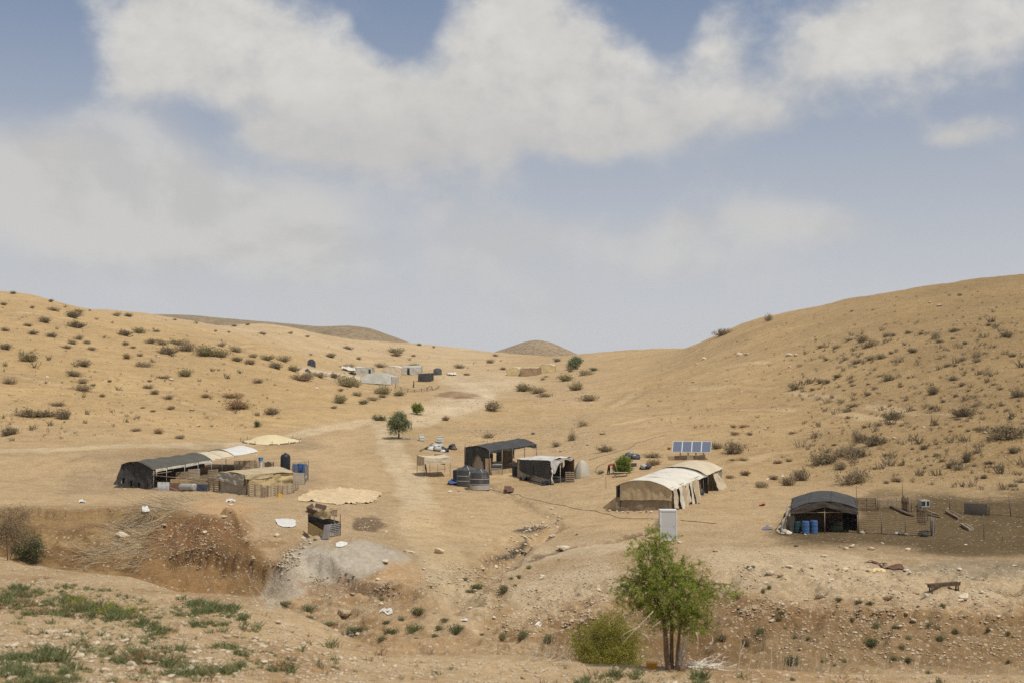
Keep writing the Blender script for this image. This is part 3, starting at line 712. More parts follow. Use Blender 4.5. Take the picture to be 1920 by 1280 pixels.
M_OLIVE = solid('dark_olive_tarp', (.078, .076, .060), .75, var=.16, scale=1.0, stain=(.13, .115, .085), stain_amt=.4, bump=.01)
M_BROWNC = solid('brown_sacking', (.115, .082, .052), .95, var=.35, scale=2.5, stain=(.24, .18, .11), stain_amt=.6, bump=.01)
M_WHITE = solid('white_plastic_sheet', (.66, .65, .61), .6, var=.06, scale=2, stain=(.52, .47, .38), stain_amt=.35, bump=.004, trans=.1)
M_WOOD = solid('weathered_wood', (.30, .225, .145), .85, var=.3, scale=3.5, stain=(.14, .10, .065), stain_amt=.5, bump=.006)
M_WOODL = solid('pale_pallet_wood', (.42, .34, .24), .85, var=.25, scale=3.5, stain=(.20, .15, .10), stain_amt=.5, bump=.006)
M_WOODD = solid('dark_old_wood', (.125, .085, .055), .85, var=.35, scale=3.5, stain=(.22, .16, .10), stain_amt=.5, bump=.006)
M_STEEL = solid('galvanised_steel', (.42, .43, .43), .45, .6, var=.15, scale=2, stain=(.22, .15, .10), stain_amt=.5)
M_TIN = solid('dull_sheet_metal', (.30, .30, .29), .6, .3, var=.2, scale=2, stain=(.20, .13, .08), stain_amt=.6)
M_RUST = solid('rusty_red_iron', (.125, .062, .042), .8, .1, var=.35, scale=3, stain=(.09, .045, .03), stain_amt=.7)
M_POLE = solid('thin_iron_pole', (.16, .13, .10), .7, .3, var=.3, scale=4)
M_NAVY = solid('navy_sheet', (.035, .045, .065), .6, var=.3, scale=3, stain=(.12, .11, .10), stain_amt=.4)
M_BLUE = solid('blue_drum_plastic', (.045, .115, .27), .45, var=.15, scale=2.5, stain=(.16, .20, .27), stain_amt=.5)
M_TEAL = solid('dark_teal_plastic', (.02, .05, .06), .5, var=.2, scale=2.5)
M_TANK = solid('grey_black_tank_plastic', (.060, .064, .070), .5, var=.15, scale=1.5, stain=(.17, .155, .13), stain_amt=.5)
M_TANKB = solid('black_tank_plastic', (.020, .026, .032), .38, var=.2, scale=1.5, stain=(.07, .07, .065), stain_amt=.3)
M_TANKN = solid('dark_blue_tank_plastic', (.018, .028, .065), .45, var=.2, scale=1.5, stain=(.08, .08, .09), stain_amt=.4)
M_DUST = solid('dusty_band', (.44, .41, .36), .8, var=.2, scale=4, stain=(.25, .22, .18), stain_amt=.5)
M_HAY = solid('dry_straw', (.42, .31, .15), .95, var=.3, scale=6, bump=.02)
M_YEL = solid('yellow_plastic', (.66, .40, .04), .5, var=.12, scale=4)
M_ORG = solid('orange_plastic', (.68, .30, .03), .5, var=.12, scale=4)
M_MUD = solid('mud_plaster', (.40, .30, .185), .95, var=.15, scale=2, stain=(.30, .21, .12), stain_amt=.5, bump=.02)
M_ROCK = solid('pale_limestone', (.56, .47, .345), .9, var=.16, scale=3.0, stain=(.42, .32, .21), stain_amt=.5, bump=.01)
M_ROCKD = solid('dark_basalt_stone', (.10, .085, .075), .85, var=.3, scale=3.0, bump=.02)
M_ROCKB = solid('brown_field_stone', (.38, .28, .175), .9, var=.2, scale=3.0, stain=(.26, .18, .11), stain_amt=.5, bump=.02)
# ---------------------------------------------------------------- things of the camp
def pole(parent, a, b, r=.03, mat=None, name='post'):
    mb = MB(parent.location); mb.tube([a, b], r, 6); return mb.build(name, mat or M_POLE, parent)
def panel_cloth(parent, name, a, b, c, d, mat, seed, wr=.05, nu=24, nv=14, fu=9, fv=2, hole=None, fray=None, label=None, arch=0.0, bow=0.0):
    q = quadf(a, b, c, d)
    def Pf(u, v):
        g = q(u, v); g[..., 2] += arch * 4 * u * (1 - u) * (1 - v) - bow * 4 * u * (1 - u) * v
        return g
    g, k = cloth(Pf, nu, nv, wr, fu, fv, seed, hole, fray)
    mb = MB(parent.location); mb.grid(g, k); return mb.build(name, mat, parent, label)
def roof_cloth(parent, name, a, b, c, d, mat, seed, rise=.4, wr=.05, nu=22, nv=22, fu=4, fv=4, across='v', ribs=0, sag=.08, label=None, hole=None):
    """roof over four tops a b (front left, right) c d (back right, left); arched along u or v, sagging between ribs"""
    q = quadf(a, b, c, d)
    def Pf(u, v):
        g = q(u, v); s = v if across == 'v' else u; t = u if across == 'v' else v
        g[..., 2] += rise * 4 * s * (1 - s)
        if ribs: g[..., 2] -= sag * np.abs(np.sin(math.pi * t * ribs)) * (0.4 + 0.6 * 4 * s * (1 - s))
        return g
    g, k = cloth(Pf, nu, nv, wr, fu, fv, seed, hole)
    mb = MB(parent.location); mb.grid(g, k); return mb.build(name, mat, parent, label)

def straight_at(p0, p1, px):
    """fraction along a ground line at which it is seen at column px"""
    lo, hi = 0.0, 1.0
    f = lambda t: project(*(lerp(p0, p1, t)))[0] - px
    s = 1 if f(1) > f(0) else -1
    for _ in range(40):
        m = (lo + hi) / 2
        if f(m) * s < 0: lo = m
        else: hi = m
    return (lo + hi) / 2

# ---- the long livestock shelter on the left
def long_shelter():
    F0 = GZ(288, 916); F1 = GZ(481, 880); Bk = GZ(229, 911.5)
    C = Vector((Bk.x - F0.x, Bk.y - F0.y, 0)) * 1.0
    t = thing('livestock_shelter', 'long low livestock shelter roofed in dark, tan and white tarps on poles', 'shelter', lerp(F0, F1, .5))
    def fr(q):
        p = lerp(F0, F1, q); p.z = F0.z * (1 - q) + F1.z * q; return p
    def top(q, s, h=1.88, rise=.52):
        p = fr(q) + C * s; p.z += h + rise * 4 * s * (1 - s) + .25 * s * (1 - q); return p
    q1 = straight_at(F0, F1, 396); q2 = straight_at(F0, F1, 440)
    def roof(name, qa, qb, mat, seed, ribs, lift, label):
        def Pf(u, v):
            g = np.zeros(u.shape + (3,))
            q = qa + (qb - qa) * u; s = v * 1.04 - .02
            for i, k in enumerate('xyz'):
                g[..., i] = getattr(F0, k) * (1 - q) + getattr(F1, k) * q + C[i] * s
            g[..., 2] += 1.88 + lift + .52 * 4 * s * (1 - s) + .25 * s * (1 - q) - .11 * np.abs(np.sin(math.pi * u * ribs)) * (0.5 + 2 * s * (1 - s))
            return g
        g, k = cloth(Pf, 12 * ribs + 1, 16, .04, ribs * 2, 3, seed)
        mb = MB(t.location); mb.grid(g, k); mb.build(name, mat, t, label)
    roof('roof_tarp', -.015, q1, M_OLIVE, 1, 4, .05, 'dark olive roof tarp')
    roof('roof_tarp', q1 - .02, q2, M_GREYC if False else M_CREAM, 2, 2, -.03, 'tan roof tarp')
    roof('roof_tarp', q2 - .01, 1.01, M_WHITE, 3, 1, .08, 'white roof tarp')
    # poles and rails
    for px in (288, 312, 346, 371, 396, 416, 440, 480):
        q = straight_at(F0, F1, px); b = fr(q); b.z = hz(b.x, b.y) - .1
        pole(t, b, top(q, 0), .05 if px in (396,) else .035, M_STEEL, 'post')
        bb = fr(q) + C; bb.z = hz(bb.x, bb.y) - .1
        pole(t, bb, top(q, 1), .035, M_STEEL, 'post')
        arc = MB(t.location); arc.tube([top(q, s, 1.84) for s in np.linspace(0, 1, 9)], .025, 5); arc.build('roof_hoop', M_STEEL, t)
    for a, b in ((0, q1), (q1, q2), (q2, 1)):
        for s in (0, 1): pole(t, top(a, s, 1.83), top(b, s, 1.83), .025, M_STEEL, 'eave_rail')
    # pale flaps along the front eave of the dark roof
    pxs = (289, 311, 345, 370, 394)
    for i in range(4):
        qa = straight_at(F0, F1, pxs[i]) + .004; qb = straight_at(F0, F1, pxs[i + 1]) - .004
        off = Vector((.12, -.10, 0))
        panel_cloth(t, 'eave_flap', top(qa, 0, 1.86) + off, top(qb, 0, 1.86) + off, top(qb, 0, 1.62) + off, top(qa, 0, 1.56 + .08 * (i % 2)) + off, M_PALE, 10 + i, .03, 16, 4)
    # back cloth
    for i in range(5):
        qa, qb = i / 5 * q2, (i + 1) / 5 * q2
        a, b = top(qa, 1), top(qb, 1); d, c = fr(qa) + C, fr(qb) + C; d.z = hz(d.x, d.y) - .1; c.z = hz(c.x, c.y) - .1
        panel_cloth(t, 'back_cloth', a, b, c, d, M_BLACK, 20 + i, .05, 14, 10)
    # black end cloth with its torn notch and ragged holes
    def hole(u, v):
        n = (np.abs(u - .34) < .085 * (1 - v / .16)) & (v < .16)
        h1 = (np.abs(u - .17) < .028) & (np.abs(v - .72) < .10); h2 = (np.abs(u - .36) < .03) & (v > .74) & (np.abs(np.sin(v * 40)) > .25)
        h3 = (np.abs(u - .60) < .02 + .1 * (v - .72)) & (v > .78); h4 = (np.abs(u - .04) < .05) & (v > .88); h5 = (np.abs(u - .86) < .03) & (v > .76) & (v < .95)
        return n | h1 | h2 | h3 | h4 | h5
    def Pf(u, v):
        s = 1.0 - u
        g = np.zeros(u.shape + (3,)); b = np.zeros_like(g)
        for i, k in enumerate('xyz'):
            g[..., i] = getattr(F0, k) + C[i] * s; b[..., i] = g[..., i]
        g[..., 2] += 1.9 + .52 * 4 * s * (1 - s) + .25 * s
        b[..., 2] = H(b[..., 0], b[..., 1]) + .02
        flare = np.array([-.55, -.35, 0]); b = b + flare[None, None] * (sstep(.6, 1, s) * 1.2 + .25)[..., None]
        return g * (1 - v)[..., None] + b * v[..., None]
    g, k = cloth(Pf, 44, 30, .12, 9, 2, 31, hole)
    mb = MB(t.location); mb.grid(g, k); mb.build('end_cloth', M_BLACK, t)
    pale = lambda u, v: v < -1
    # pale sacks showing behind the torn end cloth
    for f, w_, h_ in ((.35, .5, .7), (.62, .6, .5), (.15, .35, .8)):
        mb = MB(t.location); p = F0 + C * (1 - f) + Vector((.1, .35, 0)); mb.abox(on(p.x, p.y, h_ / 2), w_, .3, h_, .3); mb.build('sack_lining', M_GREYC, t)
    return F0, F1, C
SH0, SH1, SHC = long_shelter()

# ---- wooden pallets: one made, the others copied
def pallet_mesh_parts():
    sl = MB(); sl.box((0, 0, 0), (1.2, 0, 0), (0, .022, 0), (0, 0, .095)); s = sl.mesh('slat', M_WOODL)
    bb = MB(); bb.box((0, 0, 0), (.09, 0, 0), (0, .09, 0), (0, 0, 1.0)); b = bb.mesh('bearer', M_WOOD)
    sd = s.copy(); sd.materials[0] = M_WOOD; sk = s.copy(); sk.materials[0] = M_WOODD; bk = b.copy(); bk.materials[0] = M_WOODD
    return s, sd, sk, b, bk
PAL_S, PAL_SD, PAL_SK, PAL_B, PAL_BK = pallet_mesh_parts()
def make_pallet(label, group, loc, yaw, tilt=0.0, w=1.2, h=1.0, tone=0, roll=0.0, slats=7):
    t = thing('pallet', label, 'pallet', loc, group, (tilt, roll, yaw), (w / 1.2, 1, h))
    s = (PAL_S, PAL_SD, PAL_SK)[tone]; b = PAL_BK if tone == 2 else PAL_B
    for i in range(slats):
        put('slat', s, t, (0, -.058, .06 + .88 * i / (slats - 1) ), (0, (RS.rand() - .5) * .03, 0))
    for x in (-.55, 0, .55): put('bearer', b, t, (x, 0, .5))
    return t
def pallet_at(px0, py0, px1, py1, label, group, hpx=None, tone=0, tilt=0.0, roll=0.0, slats=7):
    a, b = GZ(px0, py0), GZ(px1, py1); c = (a + b) / 2; w = math.hypot(b.x - a.x, b.y - a.y)
    c.z = min(hz(c.x, c.y), (a.z + b.z) / 2) - .03
    h = 1.0 if hpx is None else hpx * c.y / F
    return make_pallet(label, group, c, math.atan2(b.y - a.y, b.x - a.x), tilt, w, h, tone, roll, slats)
GP = 'pallets fencing the front of the beige tent'
pallet_at(465, 930, 491, 932, 'pale slatted pallet in front of the beige tent, leftmost of its fence', GP, 25)
pallet_at(502, 931, 514, 930, 'narrow pallet right of the upright boards before the beige tent', GP, 22, 0)
pallet_at(514, 930, 528, 928, 'greyish pallet behind the yellow can before the beige tent', GP, 21, 1)
pallet_at(529, 926.5, 548, 924, 'pallet right of the tall stake before the beige tent', GP, 20)
pallet_at(548.5, 924, 559, 916, 'slanting pallet closing the right end of the beige tent fence', GP, 19, 0, 0, .06)
pallet_at(547, 908, 560, 905, 'pallet leaning upright at the back right corner of the beige tent', GP, 21, 1, -.2)
pallet_at(391, 920, 411, 922, 'slatted pallet wedged between the navy sheet and beige tent', 'pallets fencing the livestock pen', 26, 1)
pallet_at(329, 903, 352, 899, 'left pallet standing inside the livestock shelter pen', 'pallets fencing the livestock pen', 18, 1)
pallet_at(352.5, 899, 374, 895, 'right pallet standing inside the livestock shelter pen', 'pallets fencing the livestock pen', 19, 0)
pallet_at(390, 903, 408, 899, 'dim pallet behind the beige tent inside the pen', 'pallets fencing the livestock pen', 22, 1)
pallet_at(439, 881, 458, 880, 'brown pallet under the white tarp, left of a pair', 'pallets under the white roof tarp', 18, 1)
pallet_at(458.5, 880, 478, 879, 'brown pallet under the white tarp, right of a pair', 'pallets under the white roof tarp', 18, 1)
pallet_at(480, 877.5, 497, 877, 'low pallet below the blue tub', 'pallets between shelter and water tank', 12, 1, slats=5)
pallet_at(497.5, 877, 513, 876.5, 'low pallet below the grey tyre', 'pallets between shelter and water tank', 12, 2, slats=5)

# upright board gate
def board_gate():
    a, b = GZ(492, 932), GZ(501.5, 932); t = thing('board_gate', 'rough gate of upright grey boards in the pallet fence', 'gate', (a + b) / 2)
    n = 5
    for i in range(n):
        p = lerp(a, b, (i + .5) / n); h = (.95, 1.02, .9, 1.1, .98)[i]
        mb = MB(t.location); mb.box((p.x, p.y - .02 * (i % 2), p.z + h / 2 - .05), (.085, 0, 0), (0, .025, 0), (.03 * (i - 2) * .3, 0, h)); mb.build('plank', M_WOODL if i % 2 else M_WOOD, t)
    for z in (.25, .75):
        mb = MB(t.location); mb.bar(up(a, z) + Vector((0, .04, 0)), up(b, z) + Vector((0, .04, 0)), .03, .08); mb.build('rail', M_WOODD, t)
board_gate()
def stake(px, py, hpx, label, r=.03, lean=0.0, mat=None, name='stake', cat='stake', group=None):
    p = GZ(px, py); h = hpx * p.y / F; mb = MB(p)
    mb.tube([up(p, -.15), (p.x + lean * .5 * h + .01, p.y, p.z + h * .5), (p.x + lean * h, p.y, p.z + h)], [r, r * .95, r * .8], 6)
    o = mb.build(name, mat or M_POLE); o.location = p; return tag(o, label, cat, group)
stake(527, 931, 30, 'tall wooden stake beside the yellow can', .045, 0, M_WOODL)

# ---- the beige tent
def beige_tent():
    FL, FR, BR, BL = GZ(462, 927.5), GZ(548, 920), GZ(516, 906), GZ(411, 921)
    t = thing('beige_tent', 'beige flat-roofed canvas tent behind a pallet fence, left camp', 'tent', (FL + FR + BR + BL) / 4)
    k = FL.y / F
    a, b, c, d = up(FL, 37.5 * k), up(FR, 37.5 * k), up(BR, 35 * k), up(BL, 37.5 * k)
    roof_cloth(t, 'roof_canvas', a + Vector((-.1, -.12, 0)), b + Vector((.15, -.12, 0)), c, d, M_TAN, 41, .12, .07, 26, 18, 4, 3, label=None)
    # drooping front edge of the roof
    m = lerp(a, b, .58)
    panel_cloth(t, 'eave_flap', a + Vector((-.1, -.16, .02)), m + Vector((0, -.16, .04)), up(m, -.28) + Vector((0, -.18, 0)), up(a, -.34) + Vector((-.08, -.2, 0)), M_TAN, 43, .05, 18, 6, 5, 2, bow=.12)
    panel_cloth(t, 'front_wall', lerp(a, b, .05) + Vector((0, .06, -.12)), b + Vector((0, .06, -.10)), up(FR, 0) , up(FL, 0) + Vector((.2, .05, 0)), M_YELL, 44, .10, 34, 18, 7, 4)
    wall = panel_cloth(t, 'side_wall', d, a, up(FL, -.03), up(BL, -.03) + Vector((-.1, -.1, 0)), M_GREYC, 45, .14, 34, 18, 6, 3)
    panel_cloth(t, 'side_wall', b, c, BR, FR, M_TAN, 46, .08, 14, 12)
    panel_cloth(t, 'back_wall', d, c, BR, BL, M_TAN, 47, .06, 14, 12)
    # loose grey cloth thrown over the upper half of the side wall
    o = Vector((-.10, -.14, 0))
    panel_cloth(t, 'side_drape', lerp(d, a, .02) + o + Vector((0, 0, .05)), lerp(d, a, .98) + o + Vector((0, 0, .04)), up(lerp(FL, BL, .03), .75) + o * 1.8, up(lerp(BL, FL, .03), 1.05) + o * 1.8, solid('faded_grey_cloth', (.34, .31, .25), .9, var=.2, scale=1.5, stain=(.22, .18, .13), stain_amt=.4, bump=.01), 48, .14, 30, 12, 6, 3)
    for p, q in ((FL, a), (FR, b), (BL, d), (BR, c)): pole(t, up(p, -.1), q, .045, M_WOODD, 'corner_post')
beige_tent()

# ---- sheets of the pen front, left to right
def sheet_panel(name, px0, py0, px1, py1, hpx, mat, label, cat, corr=True, tilt=.08, thick=.012, group=None, waves=9):
    a, b = GZ(px0, py0), GZ(px1, py1); h = hpx * (a.y + b.y) / 2 / F
    t = MB((a + b) / 2); n = waves * 4 + 1; vs = []; d = Vector((b.x - a.x, b.y - a.y, 0)); nrm = Vector((d.y, -d.x, 0)).normalized()
    for side in (0, 1):
        for j in (0, 1):
            for i in range(n):
                p = lerp(a, b, i / (n - 1)); w = (.018 * math.sin(i / 4 * 2 * math.pi) if corr else 0)
                p = p + nrm * (w - side * thick + (0 if j == 0 else -tilt * h)); p.z += (-.06 if j == 0 else h); vs.append(p)
    f = []
    for i in range(n - 1):
        f.append((i, i + 1, n + i + 1, n + i)); f.append((2 * n + i, 3 * n + i, 3 * n + i + 1, 2 * n + i + 1))
        f.append((n + i, n + i + 1, 3 * n + i + 1, 3 * n + i))
    f += [(0, n, 3 * n, 2 * n), (n - 1, 3 * n - 1, 4 * n - 1, 2 * n - 1)]
    t.add(vs, f, True); o = t.build(name, mat); o.location = (a + b) / 2
    return tag(o, label, cat, group)
sheet_panel('metal_sheet', 295, 919, 317, 919, 16, M_TIN, 'grey corrugated sheet at the left end of the pen front', 'metal sheet')
sheet_panel('metal_sheet', 317.5, 919, 338, 919.5, 14.5, M_RUST, 'dark red rusty sheet in the pen front', 'metal sheet')
sheet_panel('metal_sheet', 368, 920, 389, 921, 13.5, M_NAVY, 'navy sheet in the pen front beside the grey drum', 'metal sheet')
def lying_drum():
    a, b = GZ(340, 919.5), GZ(365, 919.8); r = 6.8 * a.y / F
    t = thing('lying_tank', 'pale grey cylindrical tank lying on its side in the pen front', 'tank', lerp(a, b, .5))
    ax = (b - a); L = ax.length
    mb = MB(t.location); mb.lathe(up(a, r), [(r * .2, -.06), (r * .75, -.04), (r, .04), (r, L * .33), (r * 1.03, L * .34), (r, L * .35), (r, L * .66), (r * 1.03, L * .67), (r, L * .68), (r, L - .04), (r * .75, L + .05), (r * .2, L + .07)], 20, ax)
    mb.build('tank_shell', solid('grey_enamel', (.38, .39, .38), .5, .2, var=.12, scale=2, stain=(.25, .19, .13), stain_amt=.5), t)
    for q in (.2, .8): p = lerp(a, b, q); mb = MB(t.location); mb.abox(up(p, .06), .12, r * 1.8, .16); mb.build('cradle', M_WOODD, t)
lying_drum()
def hay_bale(px, py, wpx, hpx, yaw, label, group=None):
    p = GZ(px, py); k = p.y / F; w = wpx * k; h = hpx * k
    u, v = np.meshgrid(np.linspace(0, 2 * math.pi, 25), np.linspace(0, 1, 9), indexing='ij')
    mb = MB(p)
    mb.abox(up(p, h / 2), w, .5, h, yaw); mb.abox(up(p, h * .52), w * 1.015, .46, h * .86, yaw + .02); mb.abox(up(p, h * .5), w * .96, .53, h * .9, yaw - .03)
    o = mb.build('hay_bale', M_HAY); o.location = p; return tag(o, label, 'hay bale', group)
hay_bale(328, 911, 16, 13, .05, 'straw bale behind the red sheet, left one', 'straw bales in the pen')
hay_bale(345, 911, 15, 12, -.06, 'straw bale behind the grey tank, right one', 'straw bales in the pen')
# rails of the pen
def rail(pa, pb, label, r=.03, mat=None, cat='rail', name='rail', group=None):
    mb = MB((pa + pb) / 2); m = (pa + pb) / 2; mb.tube([pa, m + Vector((0, 0, -.03)), pb], r, 6); o = mb.build(name, mat or M_WOOD); o.location = m
    return tag(o, label, cat, group)
rail(T(285, 917, 29), T(322, 909, 26), 'upper wooden rail across the left end of the pen', .035)
rail(T(286, 917.5, 27), T(372, 918, 21), 'long wooden rail above the red and grey sheets', .035)
rail(T(352, 917, 20), T(390, 917, 18), 'short wooden rail above the navy sheet', .03)

# ---- water containers
def upright_tank(px, py, wpx, hpx, label, mat, bands=True, bandmat=None, cone=.12, name='water_tank', group='water tanks', ribs=True, dome=False, dusty=False, lid=True):
    p = GZ(px, py); k = p.y / F; r = wpx * k / 2; h = hpx * k; p.z -= .03
    t = thing(name, label, 'water tank', p, group)
    mb = MB(p)
    if dome: prof = [(r * .97, 0), (r, .05), (r, h * .80), (r * .96, h * .86), (r * .82, h * .93), (r * .55, h * .975), (r * .3, h * .985)]
    else: prof = [(r * .99, 0), (r, .03), (r, h * .30), (r * 1.015, h * .31), (r * 1.015, h * .34), (r, h * .35), (r, h * .60), (r * 1.015, h * .61), (r * 1.015, h * .64), (r, h * .65), (r, h * .96), (r * .97, h), (r * .28, h + cone * r * 1.6)]
    mb.lathe(p, prof, 32); mb.build('tank_shell', mat, t)
    if lid:
        mb = MB(p); zt = h * .985 if dome else h + cone * r * 1.6
        mb.lathe(up(p, zt - .01), [(r * .27, 0), (r * .27, .07), (r * .22, .10), (r * .05, .115)], 16); mb.build('lid', mat, t)
    if bands:
        for f in (.325, .625):
            mb = MB(p); R = r * 1.022; mb.lathe(up(p, h * f - .028), [(R - .01, 0), (R, .003), (R, .053), (R - .01, .056)], 32); mb.build('band', bandmat or M_DUST, t)
    if dusty:
        mb = MB(p); R = r * 1.006; mb.lathe(up(p, .02), [(R - .006, 0), (R, .004), (R, h * .26), (R - .006, h * .265)], 32); mb.build('dust_coat', M_DUST, t)
    if ribs:
        for i in range(8):
            a = i * math.pi / 4 + .3; ca, sa = math.cos(a), math.sin(a)
            mb = MB(p); z1 = h + .012; z2 = h + cone * r * 1.6 * .98 + .012
            mb.bar((p.x + ca * r * .96, p.y + sa * r * .96, p.z + z1), (p.x + ca * r * .3, p.y + sa * r * .3, p.z + z2), .05, .04); mb.build('rib', M_DUST if i % 3 == 0 else mat, t)
    return t, p, r, h
t1 = upright_tank(899.5, 917, 36.5, 33, 'front round grey-black water tank with dusty white bands, nearest of its three', M_TANK, cone=.20, dusty=True)
upright_tank(874.5, 910, 36, 31, 'middle round grey-black water tank between the dark blue and front tanks', M_TANK, cone=.20)
upright_tank(862, 904, 26, 24, 'small dark blue water tank, left and rearmost of its three', M_TANKN, bands=False, ribs=False, cone=.1)
upright_tank(535, 886, 18.5, 37, 'tall domed black water tank beside the blue barrels', M_TANKB, bands=False, ribs=False, dome=True, group=None)
# pale lettering rubbed onto the front tank: three short worn rows
def tank_print():
    t, p, r, h = t1
    mb = MB(p)
    for row, (z, n, hh) in enumerate(((.84, 2, .14), (.73, 4, .07))):
        for i in range(n):
            a = -math.pi / 2 + .30 + i * (.30 if n == 2 else .16)
            ca, sa = math.cos(a), math.sin(a); c = Vector((p.x + ca * r * 1.006, p.y + sa * r * 1.006, p.z + h * z)); tv = Vector((-sa, ca, 0)); R = Vector((ca, sa, 0)) * .008
            w = .17 if n == 2 else .10
            mb.box(c + Vector((0, 0, hh * .5)), tv * w * .8, R, (0, 0, .022)); mb.box(c - tv * w * .35, tv * .025, R, (0, 0, hh)); mb.box(c + tv * w * .3 + Vector((0, 0, -hh * .2)), tv * .025, R, (0, 0, hh * .6))
    mb.build('worn_print', solid('worn_white_print', (.40, .40, .39), .8, var=.3, scale=8), t)
tank_print()
rod = rail(T(881.5, 917.5, 0), T(880.5, 916.5, 33), 'pale upright plank leaning between the two grey water tanks', .05, M_WOODL, 'plank', 'plank')

def drum(px, py, wpx, hpx, label, mat, group=None, name='barrel', cat='barrel', lean=0.0, lidmat=None):
    p = GZ(px, py); k = p.y / F; r = wpx * k / 2; h = hpx * k
    t = thing(name, label, cat, p, group, (0, lean, 0))
    o = Vector((0, 0, 0)); mb = MB()
    mb.lathe(o, [(r * .93, 0), (r * .97, h * .04), (r * .97, h * .28), (r, h * .30), (r, h * .36), (r * .97, h * .38), (r * .97, h * .62), (r, h * .64), (r, h * .70), (r * .97, h * .72), (r * .97, h * .93), (r * .9, h * .985), (r * .84, h * .985)], 20); mb.build('drum_body', mat, t)
    mb = MB(); mb.lathe((0, 0, h * .97), [(r * .86, 0), (r * .86, h * .03), (r * .8, h * .032)], 20); mb.build('lid', lidmat or mat, t)
    return t
GB = 'blue barrels beside the domed black tank'
drum(553, 889, 10, 20, 'blue barrel beside the domed tank, left of three', M_BLUE, GB)
drum(562, 887, 9.5, 19, 'blue barrel beside the domed tank, middle of three', M_BLUE, GB)
drum(570.5, 889, 10.5, 20, 'blue barrel beside the domed tank, right of three', M_BLUE, GB)
drum(1510.5, 999.5, 14.5, 23.5, 'blue barrel under the black tent, left of the bright pair', M_BLUE, 'blue barrels under the black tent')
drum(1526, 999.3, 15, 24.5, 'blue barrel under the black tent, right of the bright pair', M_BLUE, 'blue barrels under the black tent')
drum(1494.5, 997.5, 14, 21, 'dark teal barrel in the shade of the black tent', M_TEAL, 'blue barrels under the black tent')
drum(965, 891.5, 10, 18.5, 'small black barrel beside the black and white shelter', M_TANKB, None)
def enclosure():
    a, b, c = GZ(549, 907), GZ(571.5, 908), GZ(578, 899)
    t = thing('barrel_cage', 'open pole cage with low mesh sheet around the blue barrels', 'cage', (a + b) / 2)
    k = a.y / F
    for p, h in ((a, 40), (b, 45), (c, 38)): pole(t, up(p, -.1), up(p, h * k), .03, M_POLE, 'post')
    pole(t, up(a, 40 * k), up(b, 42 * k), .02, M_POLE, 'rail'); pole(t, up(b, 40 * k), up(c, 36 * k), .02, M_POLE, 'rail')
    panel_cloth(t, 'low_sheet', up(a, 22 * k), up(b, 22 * k), up(b, .02), up(a, .02), M_GREYC, 61, .03, 12, 6)
    panel_cloth(t, 'side_sheet', up(b, 34 * k), up(c, 30 * k), up(c, .02), up(b, .02), solid('grey_netting', (.20, .20, .19), .9, var=.25), 62, .03, 8, 8, hole=lambda u, v: (np.sin(u * 40) * np.sin(v * 60)) > .55)
    for i in range(4):
        mb = MB(t.location); z = (24 + i * 3.2) * k; mb.bar(up(lerp(a, b, -.1), z), up(lerp(a, b, .45), z), .02, .08); mb.build('slat', M_WOODD, t)
enclosure()
def tub(px, py, wpx, hpx, label, mat, name='tub', cat='tub', lift=0.0):
    p = GZ(px, py); k = p.y / F; r = wpx * k / 2; h = hpx * k; p.z += lift
    mb = MB(p); mb.lathe(p, [(r * .75, 0), (r * .98, h * .9), (r * 1.05, h * .93), (r * 1.05, h), (r * .93, h), (r * .68, h * .1), (r * .1, h * .08)], 18); o = mb.build(name, mat); o.location = p; return tag(o, label, cat)
tub(489, 877, 7.5, 13, 'white bucket standing under the blue tub', M_WHITE, 'bucket', 'bucket')
tub(489, 877, 10, 7, 'blue tub set on top of the white bucket', solid('light_blue_plastic', (.10, .30, .52), .4, var=.1), lift=13.2 * GZ(489, 877).y / F)
def tyre(px, py, wpx, label, axis, mat=None, lie=0.0):
    p = GZ(px, py); r = wpx * p.y / F / 2; w = r * .5; c = up(p, r if abs(axis[2]) < .7 else w / 2)
    t = thing('tyre', label, 'tyre', p); mb = MB(p)
    mb.lathe(c - Vector(axis).normalized() * w / 2, [(r * .62, 0), (r * .9, 0), (r, w * .2), (r, w * .8), (r * .9, w), (r * .62, w), (r * .55, w * .5)], 20, axis); mb.build('tread', mat or M_TANKB, t)
    mb = MB(p); mb.lathe(c - Vector(axis).normalized() * w * .2, [(r * .57, 0), (r * .57, w * .4), (r * .2, w * .4), (r * .2, 0)], 16, axis); mb.build('rim', M_TIN, t)
tyre(504, 876, 12, 'grey tyre standing upright beside the blue tub', (.4, 1, .1), solid('dusty_rubber', (.16, .155, .145), .9, var=.2))
def jerrycan(px, py, wpx, hpx, label, mat, yaw=.3, name='jerrycan'):
    p = GZ(px, py); k = p.y / F; w, h = wpx * k, hpx * k; t = thing(name, label, 'jerrycan', p, None, (0, 0, yaw))
    mb = MB(); mb.abox((0, 0, h * .4), w, w * .55, h * .8); mb.abox((0, 0, h * .84), w * .8, w * .45, h * .08); mb.build('can_body', mat, t)
    mb = MB(); mb.tube([(-w * .3, 0, h * .86), (-w * .28, 0, h), (w * .1, 0, h), (w * .12, 0, h * .86)], w * .07, 6); mb.build('handle', mat, t)
    mb = MB(); mb.tube([(w * .3, 0, h * .84), (w * .34, 0, h * .97)], w * .1, 8); mb.build('cap', M_NAVY, t)
jerrycan(525, 931.5, 8, 7.5, 'yellow jerrycan before the pallet fence of the beige tent', M_YEL)
jerrycan(1600.5, 981, 6, 10, 'yellow jerrycan inside the right corner of the black tent', M_YEL, .8)
tub(1603, 987, 8, 9, 'dark blue bucket inside the right corner of the black tent', M_TANKN, 'bucket', 'bucket')

